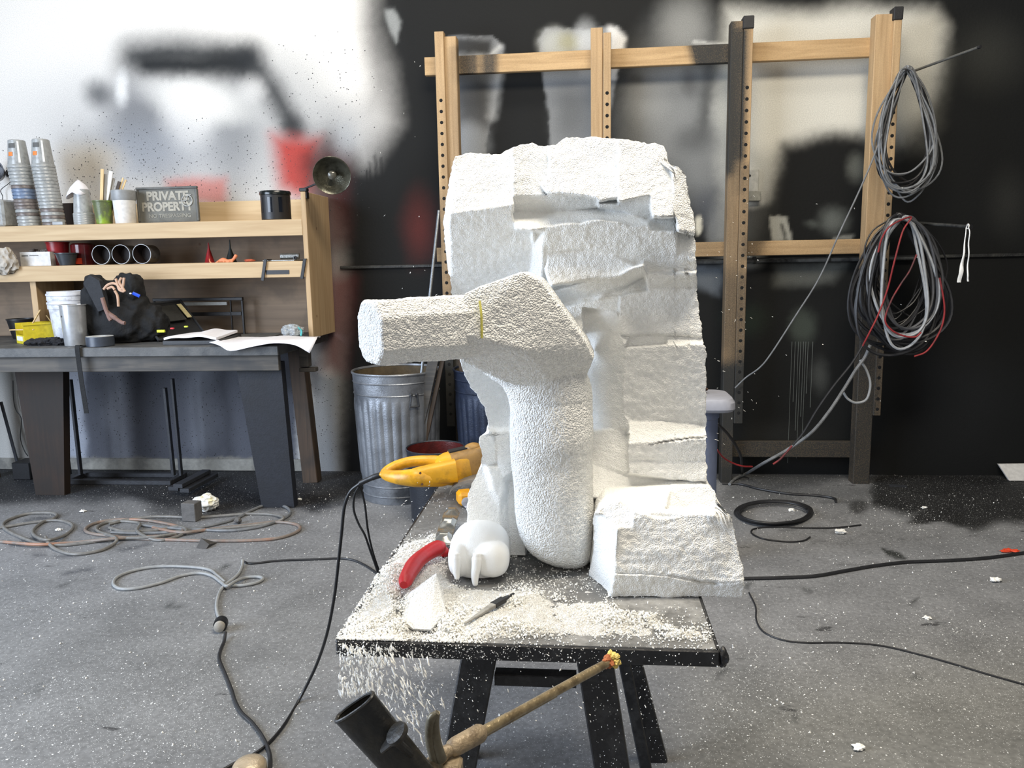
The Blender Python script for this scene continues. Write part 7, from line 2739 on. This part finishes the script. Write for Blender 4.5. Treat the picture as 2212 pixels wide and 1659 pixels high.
t.part('plug', mb, mat('dusty_white_plug', (150, 146, 138), rough=0.5), label='dusty pale plug')
run('dark_floor_cord', 'black cord snaking from the coupling to the lower edge of the picture', fl([(487, 1366, .02), (484, 1385), (476, 1405), (474, 1425), (486, 1455), (500, 1490), (508, 1515), (522, 1540), (545, 1562), (566, 1590), (580, 1620), (584, 1650), (578, 1690)], .007), 0.0062, M_HOSEK, 'cord')
# right hand floor
run('floor_cable', 'thick black cable crossing the floor to the right edge', fl([(1500, 1256), (1600, 1250), (1680, 1248), (1760, 1244), (1830, 1232), (1890, 1222), (1960, 1214), (2060, 1210), (2140, 1204), (2230, 1192), (2300, 1188)], .008), 0.0078, M_HOSEK, 'cable')
run('floor_wire', 'thin dark wire curving over the lower right floor', fl([(1618, 1280), (1632, 1310), (1634, 1340), (1650, 1365), (1690, 1382), (1740, 1388), (1820, 1388), (1900, 1394), (1980, 1412), (2060, 1434), (2140, 1458), (2240, 1486)], .004), 0.0032, M_HOSEK, 'wire')
for i, (cx, cy, rx, ry, n_) in enumerate(((1672, 1107, 84, 26, 4),)):
    P_ = []
    rn = random.Random(4)
    for k in range(n_):
        for a in np.arange(0, 2*math.pi, math.pi/9):
            P_.append(onZ(cx+(rx-k*3)*math.cos(a)+rn.uniform(-1, 1), cy+(ry-k*1)*math.sin(a), 0.008+0.007*k))
    run('coiled_floor_cable', 'flat coil of black cable on the floor at the foot of the rack', P_, 0.0068, M_HOSEK, 'cable', k=3)
run('floor_wire', 'black wire loop on the floor in front of the coiled floor cable', fl([(1750, 1160), (1735, 1168), (1700, 1170), (1650, 1164), (1624, 1152), (1630, 1142), (1670, 1138), (1730, 1140), (1800, 1140), (1860, 1134)], .005), 0.004, M_HOSEK, 'wire')
run('floor_cable', 'black cables lying on the floor near the wall beside the pedestal', fl([(1560, 1044), (1600, 1046), (1640, 1056), (1700, 1066), (1760, 1070), (1800, 1076), (1806, 1084)], .008), 0.0075, M_HOSEK, 'cable')
# small scraps of foam
for i, (u_, v_, s_, lb) in enumerate(((1710, 1101, .016, 'white foam scrap inside the coiled floor cable'), (1815, 1148, .026, 'white foam scrap right of the black wire loop'), (2150, 1252, .022, 'white foam scrap on the floor near the right edge'),
                                      (1855, 1614, .016, 'white foam scrap at the bottom of the picture right of the table'), (1996, 1096, .014, 'white foam scrap beside the black round patch'), (178, 1104, .016, 'white foam scrap behind the left hose loops'),
                                      (125, 1144, .014, 'white foam scrap inside the far left hose loop'), (2002, 1334, .012, 'small white foam scrap right of the thin wire'), (648, 1078, .012, 'white foam scrap under the right end of the bench'))):
    mb = MB()
    mb.lump(onZ(u_, v_, s_*0.45), (s_, s_*0.8, s_*0.42), i+20, 0.6, 3)
    solo('foam_scrap', mb, M_CRUMB, lb, 'foam scrap', tuple(onZ(u_, v_, 0)))
mb = MB()
mb.lump(onZ(2182, 1190, 0.006), (0.03, 0.014, 0.008), 3, 0.7, 3)
solo('orange_scrap', mb, mat('bright_orange_plastic', (206, 66, 34)), 'small orange-red scrap beside the thick cable at the right edge', 'scrap', tuple(onZ(2182, 1190, 0)))
mb = MB()
mb.box(-0.05, 0.05, -0.02, 0.02, 0, 0.004, R=np.array([[.97, .25, 0], [-.25, .97, 0], [0, 0, 1]]), o=onZ(900, 1590, 0.001)*0+onZ(1940, 1050, 0.001))
solo('dark_lath', mb, M_DARKMETAL, 'thin dark lath lying on the floor below the fourth upright', 'lath', tuple(onZ(1940, 1050, 0)))

# ------------------------------------------------------------------ foam gun in the foreground
M_GUN = mat('grimy_brass_barrel', (150, 134, 104), rough=0.3, metal=0.55, var=0.25, vs=60, dirt=(92, 76, 54), dirt_amt=0.7, dirt_scale=40)
M_GUNH = mat('grimy_black_nylon', (20, 20, 19), rough=0.42, var=0.2, dirt=(84, 76, 58), dirt_amt=0.15, dirt_scale=22, bump=0.1)
st = Thing('tool_stool', 'plain stool below the picture carrying the foam gun', 'stool', (-0.16, 0.74, 0))
mb = MB()
mb.box(-0.36, 0.04, 0.58, 0.86, 0.60, 0.62, bev=0.003)
st.part('seat', mb, M_BENCH)
for sx in (-0.33, 0.01):
    for sy in (0.61, 0.83):
        mb = MB()
        mb.beam((sx, sy, 0.001), (sx, sy, 0.599), 0.03, 0.03, up=(0, 1, 0))
        st.part('leg', mb, M_BENCH)
gun = Thing('foam_gun', 'grimy metal-barrelled expanding foam gun with black handle in the foreground', 'foam gun', (-0.16, 0.76, 0.6212))
gt, gcol, gb = onY(1312, 1432, 1.02), onY(985, 1612, 0.815), onY(935, 1650, 0.785)
d_ = (gt-gcol)/np.linalg.norm(gt-gcol)
mb = MB()
Lb = np.linalg.norm(gt-gcol)
mb.lathe([(0.0062, 0.0), (0.0062, Lb*0.3), (0.0058, Lb*0.3+0.002), (0.0062, Lb-0.03), (0.0056, Lb)], gcol, d_, n=24)
gun.part('barrel', mb, M_GUN)
mb = MB()
side_ = np.cross(d_, (0, 0, 1)); side_ /= np.linalg.norm(side_)
mb.tube([gcol-np.array([0, 0, 0.0075])+d_*0.0, gcol+d_*Lb*0.62-np.array([0, 0, 0.0068])], 0.0018, 8)
gun.part('needle_tube', mb, M_GUN)
mb = MB()
mb.lathe([(0.0065, -0.010), (0.0095, -0.007), (0.0108, 0.0), (0.0112, 0.036), (0.0095, 0.040), (0.0062, 0.044)], gcol, d_, n=30)
mb.lathe([(0.006, -0.03), (0.0072, -0.026), (0.0072, -0.010)], gcol, d_, n=20)
gun.part('collar', mb, mat('tan_grimy_collar', (140, 124, 100), rough=0.5, metal=0.2, dirt=(80, 66, 50), dirt_scale=50, bump=0.3))
mb = MB()
mb.lump(gt+d_*0.002, (0.0085, 0.0085, 0.0085), 4, 0.45, 3)
gun.part('foam_crust', mb, mat('rust_orange_cured_foam', (168, 98, 58), rough=0.8, bump=0.5, bs=400), label='rust orange cured foam on the tip')
mb = MB()
tc_ = gt+d_*0.012
for i in range(6):
    a_ = i*math.pi/3
    mb.lump(tc_+side_*0.007*math.cos(a_)+np.array([0, 0, 0.007*math.sin(a_)]), (0.0055, 0.0055, 0.0055), i+2, 0.5, 2)
gun.part('foam_bead', mb, mat('pale_yellow_cured_foam', (222, 196, 110), rough=0.8, bump=0.5, bs=400), label='pale yellow cured foam bead')
# body block, trigger
mb = MB()
mb.tube(smooth_path([gcol-d_*0.02, gb, onY(905, 1690, 0.76), onY(900, 1760, 0.75)], 8), [0.009]*6+[0.009]*8+[0.010]*11, 16)
mb.box(*(lambda q: (q[0]-0.012, q[0]+0.012, q[1]-0.012, q[1]+0.012, 0.70, q[2]+0.004))(onY(975, 1650, 0.80)), bev=0.003)
gun.part('valve_body', mb, MATS['tan_grimy_collar'])
mb = MB()
P_ = smooth_path([onY(945, 1539, 0.77), onY(932, 1552, 0.77), onY(928, 1578, 0.775), onY(931, 1610, 0.78), onY(940, 1640, 0.785), onY(950, 1680, 0.79)], 8)
mb.tube(P_, np.interp(np.linspace(0, 1, len(P_)), [0, .2, .6, 1], [.003, .0048, .0058, .007]), 14, flat=1.0)
P_ = smooth_path([onY(945, 1539, 0.772), onY(940, 1566, 0.775), onY(944, 1606, 0.78), onY(953, 1640, 0.785)], 8)
mb.tube(P_, np.interp(np.linspace(0, 1, len(P_)), [0, .3, 1], [.003, .0045, .0065]), 12)
gun.part('trigger', mb, mat('grey_brown_trigger', (104, 98, 82), rough=0.4, metal=0.3, dirt=(60, 52, 40), dirt_scale=40), label='curved grey-brown trigger hook')
# hollow black handle
ha, hb = onY(766, 1528, 0.735), onY(905, 1690, 0.742)
dv = (hb-ha)/np.linalg.norm(hb-ha)
wv_ = onY(810, 1502, 0.70)-onY(722, 1556, 0.70)
wv_ = wv_-dv*(wv_@dv)
wv_ /= np.linalg.norm(wv_)
dp_ = np.cross(dv, wv_)
# tilt the mouth toward the camera
rg_o, rg_i = [], []
tilt = 0.018
for t_ in np.linspace(0, 1, 14):
    c = ha+(hb-ha)*t_
    rw, rd = 0.0262-0.004*t_, 0.0115
    def rr2(q, s_): return q*s_
    ro = superring(c, wv_, dp_, rw, rd, 40, 2.6)
    ri = superring(c, wv_, dp_, rw-0.0028, rd-0.0028, 40, 2.6)
    k_ = max(0, 1-t_*3)
    rg_o.append([p_+dv*(((p_-c)@dp_)*0.06*k_) for p_ in ro])
    rg_i.append([p_+dv*(((p_-c)@dp_)*0.06*k_) for p_ in ri])
mb = MB()
mb.rings(rg_i[10:0:-1]+[rg_i[0], rg_o[0]]+rg_o[1:], cap=True)
gun.part('handle', mb, M_GUNH, label='hollow black handle with oval mouth')
mb = MB()
mb.tube([r_[0] for r_ in rg_o[:1]]+[], 0.002) if False else None
lipc = [(a_+b_)/2 for a_, b_ in zip(rg_o[0], rg_i[0])]
mb.tube(lipc, 0.0022, 8, loop=True)
gun.part('mouth_rim', mb, M_GUNH)
mb = MB()
fc = onY(858, 1585, 0.715)
mb.lathe([(0.012, -0.003), (0.013, 0.0), (0.012, 0.003)], fc, (-0.55, -0.35, 0.75), n=28)
mb.beam(fc, onY(832, 1606, 0.73), 0.022, 0.006, up=(-0.55, -0.35, 0.75), bev=0.002)
gun.part('thumb_flange', mb, M_GUNH)
mb = MB()
mb.tube([onY(850, 1596, 0.712), onY(925, 1664, 0.76)], 0.0045, 10)
gun.part('side_rib', mb, M_GUNH)

# round lid on the floor at the lower edge
t = Thing('round_tin', 'shiny beige round tin on the floor at the bottom edge left of centre', 'tin', tuple(onZ(540, 1672, 0)))
c = onZ(540, 1672, 0.001)
mb = MB()
mb.lathe([(0.045, 0), (0.047, 0.01), (0.046, 0.028), (0.040, 0.036), (0.025, 0.041), (0.001, 0.043)], c, n=36)
t.part('shell', mb, mat('shiny_beige_lid', (196, 178, 150), rough=0.22, metal=0.4, var=0.2, vs=14))
